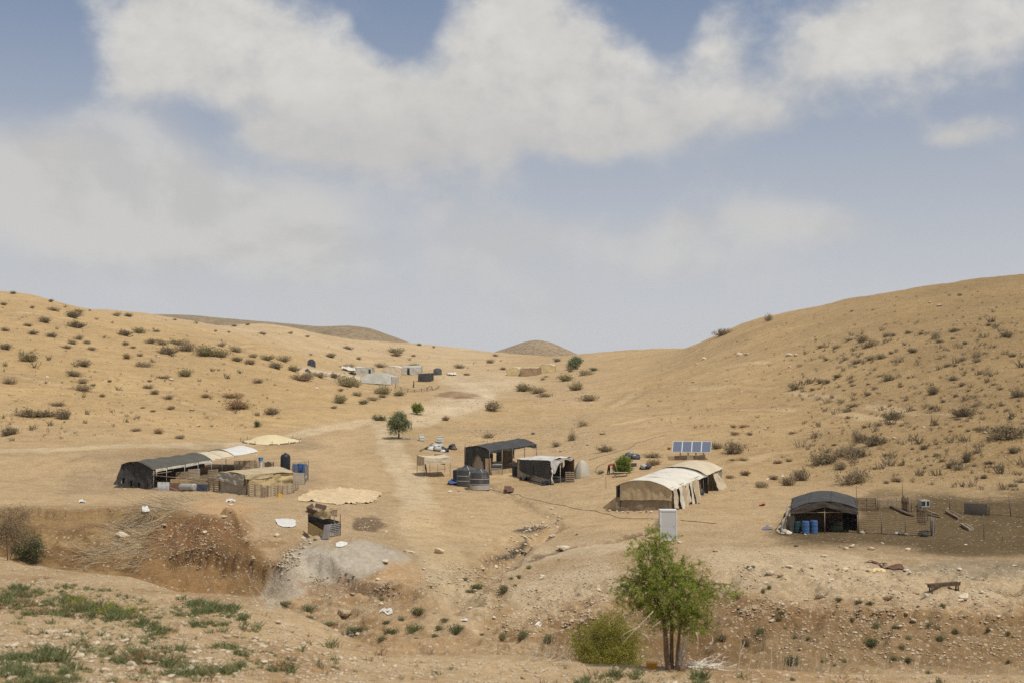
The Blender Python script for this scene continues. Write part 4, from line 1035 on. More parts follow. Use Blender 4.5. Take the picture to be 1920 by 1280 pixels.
# ---- covered heap of grain, and cloths spread on the ground
def covered_heap(px, py, wpx, depth, h, label, mat, name='covered_heap', cat='heap', seed=71, edge='planks', pw=1.25):
    p = GZ(px, py); rx = wpx * p.y / F / 2; ry = depth / 2
    t = thing(name, label, cat, p); n, m = 40, 12
    a, r = np.meshgrid(np.linspace(0, 2 * math.pi, n), np.linspace(0, 1, m), indexing='ij')
    rr = 1 + .06 * np.sin(a * 3 + 1) + .04 * np.sin(a * 7)
    x = p.x + np.cos(a) * r * rx * rr; y = p.y + np.sin(a) * r * ry * rr
    z = H(x, y) + .03 + h * (np.cos(np.clip(r, 0, 1) * math.pi / 2) ** pw) + .05 * fbm(x * 1.4, y * 1.4, 3, seed) * (1 - r * .6)
    g = np.stack([x, y, z], -1); mb = MB(p); mb.grid(g); mb.build('cover_sheet', mat, t)
    if edge:
        for i in range(16):
            a0 = i / 16 * 2 * math.pi + .1; a1 = a0 + .3; q = 1.02
            P0 = on(p.x + math.cos(a0) * rx * q, p.y + math.sin(a0) * ry * q, .07); P1 = on(p.x + math.cos(a1) * rx * q, p.y + math.sin(a1) * ry * q, .07)
            if i % 4 == 3: continue
            mb = MB(p); mb.bar(P0, P1, .10, .12); mb.build('edge_beam', M_WOODD if i % 3 else M_WOOD, t)
        for i in range(11):
            a0 = i / 11 * 2 * math.pi + .35; P0 = on(p.x + math.cos(a0) * rx * 1.08, p.y + math.sin(a0) * ry * 1.08, 0)
            pole(t, up(P0, -.1), up(P0, .35 + .2 * (i % 3) * .5), .03, M_WOODD, 'peg')
    return t
covered_heap(508, 827, 104, 7.0, .75, 'low heap under a tan sheet weighted with beams, beyond the white roof', solid('pale_yellow_sheet', (.58, .49, .30), .9, var=.08, scale=1.2, stain=(.46, .37, .22), stain_amt=.4, bump=.01))
def ground_cloth(pts, label, mat, name='ground_sheet', cat='sheet', seed=81, wr=.10, nu=40, nv=14, lift=.05):
    """cloth lying on the ground inside an outline given as two edges seen from left to right (far edge, near edge)"""
    far, near = pts
    fx = np.array([B_ for B_ in [G(*q) for q in far]]); nx = np.array([G(*q) for q in near])
    u = np.linspace(0, 1, nu)
    def along(P):
        s = np.linspace(0, 1, len(P)); return np.stack([np.interp(u, s, P[:, 0]), np.interp(u, s, P[:, 1])], 1)
    A_, B_ = along(fx), along(nx); v = np.linspace(0, 1, nv)
    xy = A_[:, None] * (1 - v)[None, :, None] + B_[:, None] * v[None, :, None]
    x, y = xy[..., 0], xy[..., 1]
    ey = 1 + 1.5 * np.abs(2 * np.linspace(0, 1, nv) - 1)[None, :] ** 3; sz = float(np.ptp(x)); x = x + min(.25, sz * .06) * fbm(x * .8, y * .8, 3, seed + 1); y = y + ey * (min(.2, sz * .04) * fbm(x * .45, y * .3, 4, seed + 2, .6))
    fold = np.abs(fbm(x * .75, y * .5, 3, seed)); z = H(x, y) + lift + wr * (np.clip(.16 - fold, 0, 1) * 5) ** 1.5 + .03 * fbm(x * 3, y * 3, 2, seed + 5)
    c = Vector((float(x.mean()), float(y.mean()), 0)); c.z = hz(c.x, c.y)
    mb = MB(c); mb.grid(np.stack([x, y, z], -1)); o = mb.build(name, mat); o.location = c; return tag(o, label, cat)
ground_cloth(([(560, 932), (590, 918), (640, 914.5), (690, 919), (716, 923)], [(558, 938), (600, 941), (640, 946), (690, 944), (706, 936)]), 'large crumpled tan sheet spread on the ground right of the beige tent', solid('spread_tan_sheet', (.56, .43, .26), .9, var=.12, scale=.9, stain=(.36, .25, .13), stain_amt=.6, stain_scale=.5, bump=.02), wr=.22, nu=90, nv=26)
ground_cloth(([(516, 975), (530, 972), (545, 973), (554, 976)], [(521, 984), (530, 988), (542, 989), (555, 984)]), 'crumpled white plastic sheet on the slope left of the coop', M_WHITE, 'plastic_sheet', 'sheet', 83, .12, 22, 10)
ground_cloth(([(425, 937), (432, 934.5), (441, 937)], [(424, 943), (431, 940), (442, 941)]), 'small white rag on the reddish slope below the beige tent', M_WHITE, 'rag', 'rag', 84, .14, 12, 8)
ground_cloth(([(147, 940), (152, 936.5), (159, 940)], [(147, 943), (153, 942), (160, 943)]), 'small white bag lying on the far left plain', M_WHITE, 'bag', 'bag', 85, .14, 10, 7)
ground_cloth(([(266, 959), (272, 956), (280, 959)], [(266, 965), (273, 966), (281, 964)]), 'white bag caught on the dry reed heap', M_WHITE, 'bag', 'bag', 86, .35, 10, 7, lift=.25)
ground_cloth(([(630, 1018), (640, 1015), (652, 1018)], [(629, 1025), (640, 1026), (650, 1022)]), 'white plastic rag on top of the ash-grey mound', M_WHITE, 'rag', 'rag', 87, .14, 12, 8)
ground_cloth(([(640, 1187), (655, 1183), (664, 1187)], [(644, 1192), (655, 1190), (666, 1191)]), 'white plastic bag among green weeds on the wadi floor', M_WHITE, 'bag', 'bag', 88, .14, 10, 7)
ground_cloth(([(712, 1145), (722, 1140), (735, 1145)], [(711, 1151), (722, 1150), (736, 1151)]), 'crumpled grey-white plastic beside dry stalks in the wadi', M_WHITE, 'plastic_scrap', 'scrap', 89, .10, 12, 7)
ground_cloth(([(996, 1169), (1006, 1167), (1017, 1169)], [(996, 1172), (1006, 1173), (1016, 1172)]), 'white scrap of plastic on the slope left of the yellow-green bush', M_WHITE, 'plastic_scrap', 'scrap', 90, .08, 10, 6)
ground_cloth(([(864, 1162), (872, 1159), (877, 1162)], [(865, 1165), (872, 1166), (877, 1165)]), 'pale plastic scrap beside a dark green weed on the wadi floor', M_WHITE, 'plastic_scrap', 'scrap', 91, .08, 10, 6)

# ---- chicken coop, open crate, small box
def coop():
    A, B_ = GZ(577, 1007), GZ(637, 1003); k = A.y / F
    t = thing('coop', 'ramshackle wooden coop with sacking roof, dark slot and slatted crate end', 'coop', lerp(A, B_, .5))
    dpt = Vector((-.15, 1.1, .1))
    fl, fm, fr = A, GZ(605, 1007), B_
    h1 = 21 * k; h2 = 30 * k
    mb = MB(t.location); mb.box((fl + fm) / 2 + Vector((0, 0, h1 / 2)), (fm.x - fl.x, fm.y - fl.y, 0), (0, .05, 0), (0, 0, h1)); mb.build('front_board', solid('ochre_board', (.46, .33, .13), .85, var=.25, scale=3, stain=(.25, .17, .08), stain_amt=.6), t)
    a, b = fl + Vector((0, 0, h1 + .02)), fr + Vector((0, 0, h1 + .06))
    mb = MB(t.location); mb.box((a + b) / 2 + Vector((0, .35, .16)), (b.x - a.x, b.y - a.y, .03), (0, .6, 0), (0, 0, .30)); mb.build('slot_shade', solid('shade_black', (.012, .011, .010), .9, var=.3), t)  # solid black box in place of the shade inside the open slot
    mb = MB(t.location); mb.box((fl + fr) / 2 + dpt + Vector((0, 0, h2 / 2)), (fr.x - fl.x, fr.y - fl.y, 0), (0, .05, 0), (0, 0, h2)); mb.build('back_board', M_WOODD, t)
    mb = MB(t.location); mb.box(fl + dpt * .5 + Vector((.03, 0, h2 / 2)), (.05, 0, 0), (dpt.x, dpt.y, 0), (0, 0, h2)); mb.build('side_board', M_WOOD, t)
    z = h1 + .36
    roof_cloth(t, 'roof_sacking', up(fl, z) + Vector((.25, -.1, 0)), up(lerp(fl, fr, .72), z + .05) + Vector((0, -.08, 0)), up(lerp(fl, fr, .80), z + .55) + dpt, up(lerp(fl, fr, .22), z + .30) + dpt, solid('ochre_sacking', (.50, .38, .19), .95, var=.2, scale=3, stain=(.30, .21, .10), stain_amt=.5, bump=.02), 93, .05, .08, 18, 12, 5, 3)
    for px, dy in ((626.5, -.04), (638, 0)):
        p = GZ(px, 1003); pole(t, up(p, -.05), up(p, 36 * k), .03, M_POLE if px < 630 else M_RUST, 'post')
    c0, c1 = GZ(606, 1008.5), GZ(620, 1009)
    mb = MB(t.location); mb.box((c0 + c1) / 2 + Vector((0, -.1, .46)), (c1.x - c0.x, c1.y - c0.y, .1), (0, .015, 0), (.12, .35, .9)); mb.build('metal_panel', M_TIN, t)
    s0, s1 = GZ(619, 1006), GZ(638, 1002.5)
    for i in range(7):
        mb = MB(t.location); zz = .08 + i * .115; mb.bar(up(s0, zz) + Vector((0, -.08, 0)), up(s1, zz) + Vector((0, -.08, 0)), .02, .06); mb.build('slat', M_STEEL, t)
    for q in (.15, .5, .85):
        p = lerp(s0, s1, q); mb = MB(t.location); mb.bar(p + Vector((0, -.05, 0)), up(p, .88) + Vector((0, -.05, 0)), .04, .04); mb.build('slat_bearer', M_TIN, t)
coop()
def open_crate():
    A, B_, C_ = GZ(578, 960), GZ(598, 966), GZ(609, 957); k = A.y / F; h = 10 * k
    t = thing('open_crate', 'open brown wooden trough-crate behind the coop', 'crate', (A + C_) / 2)
    D_ = A + (C_ - B_); D_.z = hz(D_.x, D_.y)
    for p, q in ((A, B_), (B_, C_), (C_, D_), (D_, A)):
        d = (q - p); c = (p + q) / 2; out = Vector((d.y, -d.x, 0)).normalized() * .08
        mb = MB(t.location); mb.box(up(c, h / 2) + out, d, Vector((d.y, -d.x, 0)).normalized() * .03, out * 2.2 + Vector((0, 0, h))); mb.build('side_board', M_WOODD, t)
    mb = MB(t.location); mb.box(up((A + B_ + C_ + D_) / 4, .05), (B_ - A), (C_ - B_), (0, 0, .03)); mb.build('floor_board', M_WOOD, t)
open_crate()
def box_thing(px, py, wpx, hpx, dep, label, mat, name='box', cat='box', yaw=0.0, lidmat=None, group=None):
    p = GZ(px, py); k = p.y / F; w, h = wpx * k, hpx * k; t = thing(name, label, cat, p, group, (0, 0, yaw))
    mb = MB(); mb.abox((0, 0, h * .46), w, dep, h * .92); mb.build('box_body', mat, t)
    mb = MB(); mb.abox((0, 0, h * .95), w * 1.04, dep * 1.04, h * .09); mb.build('box_lid', lidmat or mat, t); return t
box_thing(626, 965.5, 12.5, 11, .45, 'small brown wooden box standing behind the coop', M_WOOD, yaw=.1)
# ---- small sun canopy on thin poles
def canopy():
    FL, FR, BL, BR = GZ(795, 895), GZ(844, 893.5), GZ(782, 887), GZ(834, 885)
    t = thing('sun_canopy', 'small cream cloth canopy on thin poles left of the water tanks', 'canopy', (FL + FR + BL + BR) / 4)
    k = FL.y / F
    a, b, c, d = up(FL, 38 * k), up(FR, 38.5 * k), up(BR, 36 * k), up(BL, 36 * k)
    q = quadf(a, b, c, d)
    def Pf(u, v):
        g = q(u, v); g[..., 2] -= .16 * 4 * u * (1 - u) + .05 * 4 * v * (1 - v); return g
    g, kk = cloth(Pf, 22, 14, .04, 4, 3, 101); mb = MB(t.location); mb.grid(g); mb.build('roof_cloth', M_CREAM, t)
    def sagq(a, b, c, d, s1, s2):
        q = quadf(a, b, c, d)
        def Pf(u, v):
            g = q(u, v); g[..., 2] -= (s1 * (1 - v) + s2 * v) * 4 * u * (1 - u); return g
        return Pf
    for nm, P_, mat, sd in (('front_valance', sagq(a, b, up(b, -.62), up(a, -.66), .16, .10), M_CREAM, 102),
                            ('side_flap', sagq(d, a, up(a, -.78), up(d, -1.1), .02, .06), M_TAN, 103),
                            ('side_flap', sagq(b, c, up(c, -.95), up(b, -.45), .03, .05), M_CREAM, 104),
                            ('back_flap', sagq(lerp(d, c, .62), c, up(c, -1.15), up(lerp(d, c, .62), -.9), .03, .05), M_BLACK, 105)):
        g, kk = cloth(P_, 20, 8, .05, 5, 2, sd); mb = MB(t.location); mb.grid(g); mb.build(nm, mat, t)
    for p, q_ in ((FL, a), (FR, b), (BR, c), (BL, d)): pole(t, up(p, -.1), q_, .025, M_POLE, 'corner_pole')
    for px, py, e in ((806, 889, b), (821, 892, b)):
        p = GZ(px, py); tp = p.copy(); tp.z = a.z - .2; pole(t, up(p, -.1), tp, .022, M_POLE, 'prop_pole')
    pole(t, up(lerp(FL, BL, .35), .62), up(lerp(FR, BR, .35), .66), .022, M_WHITE, 'cross_bar')
    mb = MB(t.location); p = lerp(BL, BR, .28); mb.tube([up(p, 1.2), up(p, .8) + Vector((.05, 0, 0)), up(p, .4) + Vector((.12, -.05, 0)), up(p, .02) + Vector((.15, -.1, 0))], [.03, .07, .09, .05], 7); mb.build('hanging_bag', M_BLACK, t)
canopy()

# ---- big black open tent behind the water tanks
def black_open_tent():
    FL, FR, BL, BR = GZ(918, 889), GZ(1006, 871), GZ(871, 880), GZ(964, 858)
    t = thing('black_open_tent', 'large black open-fronted tent on poles behind the water tanks', 'tent', (FL + FR + BL + BR) / 4)
    k = FL.y / F
    a, b, c, d = up(FL, 44 * k), up(FR, 40 * k), up(BR, 39 * k), up(BL, 43 * k)
    roof_cloth(t, 'roof_cloth', a + Vector((-.05, -.1, 0)), b + Vector((.1, -.1, 0)), c, d, M_BLKROOF, 111, .28, .10, 34, 18, 5, 3, ribs=3, sag=.10)
    # deep sagging front edge, higher in the middle
    def edge(qa, qb, da, db, seed, mat=M_BLKROOF):
        A_, B_ = lerp(a, b, qa) + Vector((0, -.12, 0)), lerp(a, b, qb) + Vector((0, -.12, 0))
        panel_cloth(t, 'front_valance', A_, B_, up(B_, -db), up(A_, -da), mat, seed, .05, 16, 6, 4, 2, fray=.12)
    edge(0, .28, .32, .2, 112); edge(.28, .5, .2, .30, 113); edge(.5, .78, .22, .12, 114); edge(.78, 1, .16, .42, 115, M_BLACK)
    # side wall with a pale patched doorway
    def hole(u, v): return (np.abs(u - .52) < .24 * np.sqrt(np.clip((v - .30) / .4, 0, 1))) & (v > .30)
    panel_cloth(t, 'side_wall', d, a, up(FL, -.1), up(BL, -.1), M_BLACK, 116, .10, 30, 24, 6, 2, hole, arch=.22)
    panel_cloth(t, 'side_patch', lerp(d, a, .25) + Vector((.1, .25, -.55)), lerp(d, a, .80) + Vector((.1, .25, -.45)), up(lerp(BL, FL, .80), 0) + Vector((.1, .25, 0)), up(lerp(BL, FL, .22), 0) + Vector((.1, .25, 0)), M_GREYC, 117, .06, 14, 12)
    panel_cloth(t, 'back_wall', d, lerp(d, c, .55), lerp(BL, BR, .55), BL, M_BROWNC, 118, .06, 20, 12)
    panel_cloth(t, 'back_wall', lerp(d, c, .62) + Vector((0, 0, -.9)), up(c, -1.0), BR, lerp(BL, BR, .62), M_BLACK, 119, .06, 18, 8, label='low black back wall with open gap above')
    panel_cloth(t, 'hanging_rug', lerp(a, c, .40) + Vector((.2, 0, -.55)), lerp(a, c, .62) + Vector((.8, 0, -.5)), lerp(FL, BR, .62) + Vector((.8, 0, .25)), lerp(FL, BR, .40) + Vector((.2, 0, .2)), M_BROWNC, 120, .06, 14, 10)
    # wattle corner
    w0, w1 = GZ(910, 889.5), GZ(921, 889)
    panel_cloth(t, 'wattle_screen', up(w0, 1.75), up(w1, 1.75), up(w1, -.05), up(w0, -.05), solid('reed_wattle', (.27, .19, .115), .95, var=.4, scale=9), 121, .04, 16, 12, 10, 1)
    for px, py, top in ((918, 889.5, 43), (941.5, 890, 46), (961, 884, 45), (1006, 872, 38)):
        p = GZ(px, py); tp = p.copy(); q = straight_at(FL, FR, px); tp.z = lerp(a, b, q).z + .02; pole(t, up(p, -.1), tp, .035, M_POLE if px != 941.5 else M_WOOD, 'tent_pole')
    for px, py in ((983.5, 868), (872, 881), (964, 859)):
        p = GZ(px, py); tp = p.copy(); tp.z = c.z; pole(t, up(p, -.1), tp, .035, M_POLE, 'tent_pole')
    # low mud kerb along the open front
    q0, q1 = GZ(921, 890), GZ(960, 885)
    g = MB(t.location); g.bar(up(q0, .2), up(q1, .2), .25, .5); g.build('mud_kerb', M_MUD, t)
    return FL, FR, BL, BR
OT = black_open_tent()
def mattress_stack(px, py, wpx, n, label):
    p = GZ(px, py); k = p.y / F; w = wpx * k; t = thing('mattress_stack', label, 'mattress stack', p)
    for i in range(n):
        mb = MB(p); mb.abox(up(p, .42 + .13 * i), w * (1 - .05 * (i % 2)), .8, .10, .04 * (-1) ** i); mb.abox(up(p, .42 + .13 * i), w * (.98 - .05 * (i % 2)), .84, .06, .04 * (-1) ** i)
        mb.build('mattress', (M_FGREY, M_NAVY, M_TIN)[i % 3], t)
    mb = MB(p); mb.abox(up(p, .18), w * 1.02, .85, .36); mb.build('bedstead', M_WOOD, t)
mattress_stack(931, 884, 20, 4, 'stack of grey-blue mattresses inside the black open tent')

# ---- small black and white shelter
def small_shelter():
    L_, Fc, R_, Bk = GZ(970, 893), GZ(1032, 908), GZ(1076.5, 902), GZ(1016, 889)
    t = thing('black_white_shelter', 'small shelter with black side cloth, white roof and open right side', 'shelter', (L_ + Fc + R_ + Bk) / 4)
    k = Fc.y / F
    a, b, c, d = up(L_, 34.5 * k), up(Fc, 45 * k), up(R_, 44.5 * k), up(Bk, 36.5 * k)
    b = up(Fc, 45 * k)
    roof_cloth(t, 'roof_sheet', a, b, c, d, solid('pale_roof_sheet', (.58, .55, .50), .8, var=.15, scale=1.4, stain=(.30, .31, .30), stain_amt=.8, stain_scale=1.1, bump=.01), 131, .15, .09, 26, 20, 4, 4)
    # tan under-wall and the two black cloths over it
    panel_cloth(t, 'under_wall', a + Vector((.02, .06, -.05)), b + Vector((0, .06, -.05)), Fc, L_, M_GREYC, 132, .05, 24, 12)
    o = Vector((-.05, -.10, 0))
    panel_cloth(t, 'side_cloth', lerp(a, b, .08) + o, lerp(a, b, .52) + o, up(lerp(L_, Fc, .52), .55) + o * 2, up(lerp(L_, Fc, .10), .85) + o * 2, M_BLACK, 133, .10, 20, 14, 5, 2, bow=.18)
    panel_cloth(t, 'side_cloth', lerp(a, b, .46) + o * 1.6 + Vector((0, 0, .03)), lerp(a, b, 1.0) + o * 1.6 + Vector((0, 0, .03)), up(lerp(L_, Fc, .99), .52) + o * 2, up(lerp(L_, Fc, .46), .62) + o * 2, M_BLACK, 134, .08, 22, 14, 5, 2)
    # white valance pulled aside like a curtain on the open right side
    def curtain(u, v):
        A_ = A3(b); C_ = A3(c); p = A_ * (1 - u)[..., None] + C_ * u[..., None]; p = p + np.array([.03, -.12, .03])
        drop = .22 + 1.15 * np.exp(-((u - .17) / .15) ** 2) + .1 * np.sin(u * 17)
        p[..., 2] -= drop * v; return p
    g, kk = cloth(curtain, 34, 10, .06, 9, 2, 135); mb = MB(t.location); mb.grid(g); mb.build('front_curtain', M_WHITE, t)
    mb = MB(t.location); mb.tube([up(Fc, 1.5) + Vector((.15, -.12, 0)), up(Fc, 1.1) + Vector((.2, -.12, 0)), up(Fc, .6) + Vector((.12, -.14, 0)), up(Fc, .1) + Vector((.25, -.16, 0))], [.10, .06, .07, .16], 7); mb.build('curtain_tie', M_WHITE, t)
    def tear(u, v): return ((u - .55) / .22) ** 2 + ((v - .30) / .16) ** 2 < 1 + .4 * np.sin(u * 31)
    panel_cloth(t, 'back_wall', d, c, R_, Bk, M_BROWNC, 136, .05, 26, 18, hole=tear)
    panel_cloth(t, 'far_wall', a, d, Bk, L_, M_BLACK, 137, .05, 14, 10)
    mb = MB(t.location); mb.box((Fc + R_ + Bk + L_) / 4 + Vector((.35, -.1, .14)), (R_ - Fc) * .86, (Bk - R_) * .6, (0, 0, .26)); mb.build('floor_mat', M_FGREY, t)
    panel_cloth(t, 'inner_cloth', lerp(d, c, .30) + Vector((.1, -.35, -.15)), lerp(d, c, .62) + Vector((.1, -.35, -.2)), lerp(Bk, R_, .66) + Vector((.1, -.35, .85)), lerp(Bk, R_, .34) + Vector((.1, -.35, 1.0)), M_CREAM, 138, .06, 12, 8)
    for p, q in ((L_, a), (Fc, b), (R_, c), (Bk, d)): pole(t, up(p, -.1), q, .035, M_WOODD, 'corner_post')
    p = lerp(Fc, R_, .42); pole(t, up(p, -.05), up(p, 44 * k), .03, M_WHITE, 'door_post')
small_shelter()
pallet_at(1061, 904.5, 1077, 903.5, 'dark grey pallet standing at the right of the black and white shelter', None, 21, 0, .06, slats=6)
covered_heap(1090, 893, 31, 1.9, 1.65, 'pale translucent sheet draped over a tall heap right of the shelter', solid('milky_sheet', (.56, .52, .43), .8, var=.08, scale=1.5, trans=.25, stain=(.44, .38, .28), stain_amt=.3), 'draped_heap', 'heap', 141, None, .55)
ground_cloth(([(1018, 900), (1030, 899), (1040, 902)], [(1015, 910), (1028, 909), (1040, 907)]), 'dark teal cloth heaped at the near corner of the shelter', M_NAVY, 'cloth', 'cloth', 142, .5, 14, 8, .12)
ground_cloth(([(976, 893), (984, 892), (992, 895)], [(974, 900), (984, 901), (994, 902)]), 'black cloth crumpled at the foot of the shelter side wall', M_BLACK, 'cloth', 'cloth', 143, .5, 12, 7, .1)
ground_cloth(([(841, 903), (850, 900.5), (858, 903)], [(838, 908), (850, 909), (860, 908)]), 'blue cloth lying left of the water tanks', solid('blue_cloth', (.05, .10, .25), .8, var=.3, scale=3), 'cloth', 'cloth', 144, .35, 12, 7, .15)
ground_cloth(([(945, 918), (954, 914.5), (963, 917)], [(947, 924), (955, 925), (964, 922)]), 'brownish red cloth dropped beside the rill', solid('maroon_cloth', (.13, .065, .05), .9, var=.3, scale=3), 'cloth', 'cloth', 145, .45, 12, 7, .15)

# ---- white boxes and heaps near the small tree
GH = 'white box piles near the small tree'
def box_pile(px, py, wpx, dep, n, label, yaw):
    p = GZ(px, py); k = p.y / F; w = wpx * k; t = thing('box_pile', label, 'box pile', p, GH, (0, 0, yaw))
    for i in range(n):
        mb = MB(); mb.abox((0, i * dep * .45, .22 + .16 * i), w * (1 - .05 * i), dep * .5, .40 + .30 * i); mb.abox((0, i * dep * .45, .44 + .31 * i), w * 1.05, dep * .55, .05); mb.build('white_box', M_WHITE, t)
    mb = MB(); mb.abox((0, .3, .04), w * .9, dep * 1.2, .08); mb.build('stand', M_WOODD, t)
box_pile(791, 826, 9, 1.5, 2, 'white box pile on the stony ground, left one, beyond the canopy', .15)
box_pile(824, 829, 11, 1.6, 2, 'white box pile on the stony ground, right one, above the junk heap', -.1)
p_ = GZ(762, 823)
def slab_pile(px, py, wpx, label):
    p = GZ(px, py); k = p.y / F; t = thing('board_pile', label, 'board pile', p, None, (0, 0, -.2))
    for i in range(3):
        mb = MB(); mb.box((.1 * i, 0, .08 + .1 * i), (wpx * k * (1 - .1 * i), 0, .10 * (i - 1)), (0, .8, 0), (0, 0, .06)); mb.build('board', M_WHITE if i else M_FGREY, t)
slab_pile(762, 823, 15, 'white boards piled at the foot of the small tree')
def junk_heap(px, py, wpx, label, seed, mats, n=16, h=.8, name='junk_heap', dep=1.4, sz=1.0):
    p = GZ(px, py); k = p.y / F; w = wpx * k; t = thing(name, label, 'junk heap', p); rs = np.random.RandomState(seed)
    for i in range(n):
        x = (rs.rand() - .5) * w; y = (rs.rand() - .5) * dep; s = (.22 + .3 * rs.rand()) * sz; z = hz(p.x + x, p.y + y) + h * (1 - (2 * x / w) ** 2) * rs.rand() * .7 + s * .25
        a, r = np.meshgrid(np.linspace(0, 2 * math.pi, 10), np.linspace(0, math.pi, 7), indexing='ij')
        rad = s * (1 + .5 * fbm(a * 1.3 + seed + i, r * 1.7 + i, 2, seed))
        g = np.stack([p.x + x + np.cos(a) * np.sin(r) * rad, p.y + y + np.sin(a) * np.sin(r) * rad * .8, z + np.cos(r) * rad * .6], -1); g[-1] = g[0]
        mb = MB(p); mb.grid(g); mb.build('sack', mats[i % len(mats)], t)
    return t
junk_heap(822, 845, 26, 'heap of grey and white bags behind the sun canopy', 5, [M_FGREY, M_WHITE, M_NAVY, M_FGREY, M_TANKB], 18, .9)
junk_heap(848, 842, 9, 'dark bundle lying right of the white bag heap', 6, [M_BROWNC, M_NAVY], 4, .5, 'bundle', .8)
junk_heap(804, 842, 8, 'small dark scrap heap left of the white bag heap', 8, [M_TIN, M_BROWNC], 4, .3, 'scrap_heap', .8)
rail(T(787, 846, 0, .1), T(812, 838, 0, .5), 'dark bent branch left of the white bag heap', .05, M_WOODD, 'branch', 'branch')
junk_heap(1182, 860, 23, 'dark grey netting and bags behind the green bush', 9, [M_NAVY, M_TIN, M_TANK], 9, .7, 'junk_heap', 1.2)
box_thing(1188.5, 873, 9, 5.5, .5, 'small grey-blue box on the slope right of the green bush', M_TANK, 'crate', 'crate', .1)
junk_heap(1211, 879, 9, 'small dark pile at the edge of the dry shrubs', 10, [M_NAVY, M_BROWNC, M_FGREY], 5, .5, 'scrap_heap', .8)

# ---- bench with a leaning pole
def bench():
    a, b = GZ(1153, 894.5), GZ(1175, 893); k = a.y / F; t = thing('bench', 'low rough wooden bench left of the long cream tent', 'bench', lerp(a, b, .5))
    z = 7.5 * k; nb = 4; d = Vector((b.x - a.x, b.y - a.y, 0)); n = Vector((-d.y, d.x, 0)).normalized()
    for i in range(nb):
        c = lerp(a, b, .5) + n * (.05 + .22 * i); c.z = max(a.z, b.z) + z; mb = MB(t.location); mb.box(c, d * 1.22, n * .19, (0, 0, .05)); mb.build('plank', M_WOODL, t)
    for p in (a, b):
        for o in (.05, .72):
            q = p + n * o; mb = MB(t.location); mb.box(up(q, z * .45), d.normalized() * .09, n * .09, (0, 0, z * 1.0)); mb.build('leg', M_WOOD, t)
    mb = MB(t.location); mb.bar(up(a, z * .35) + n * .05, up(b, z * .35) + n * .05, .06, .06); mb.build('stretcher', M_WOOD, t)
bench()
rail(T(1158.8, 889, 2), T(1152, 889, 25), 'pale pole leaning beside the bench and green bush', .05, M_WOODL, 'pole', 'pole')
stake(1136, 915, 22, 'thin stake left of the long cream tent', .025)

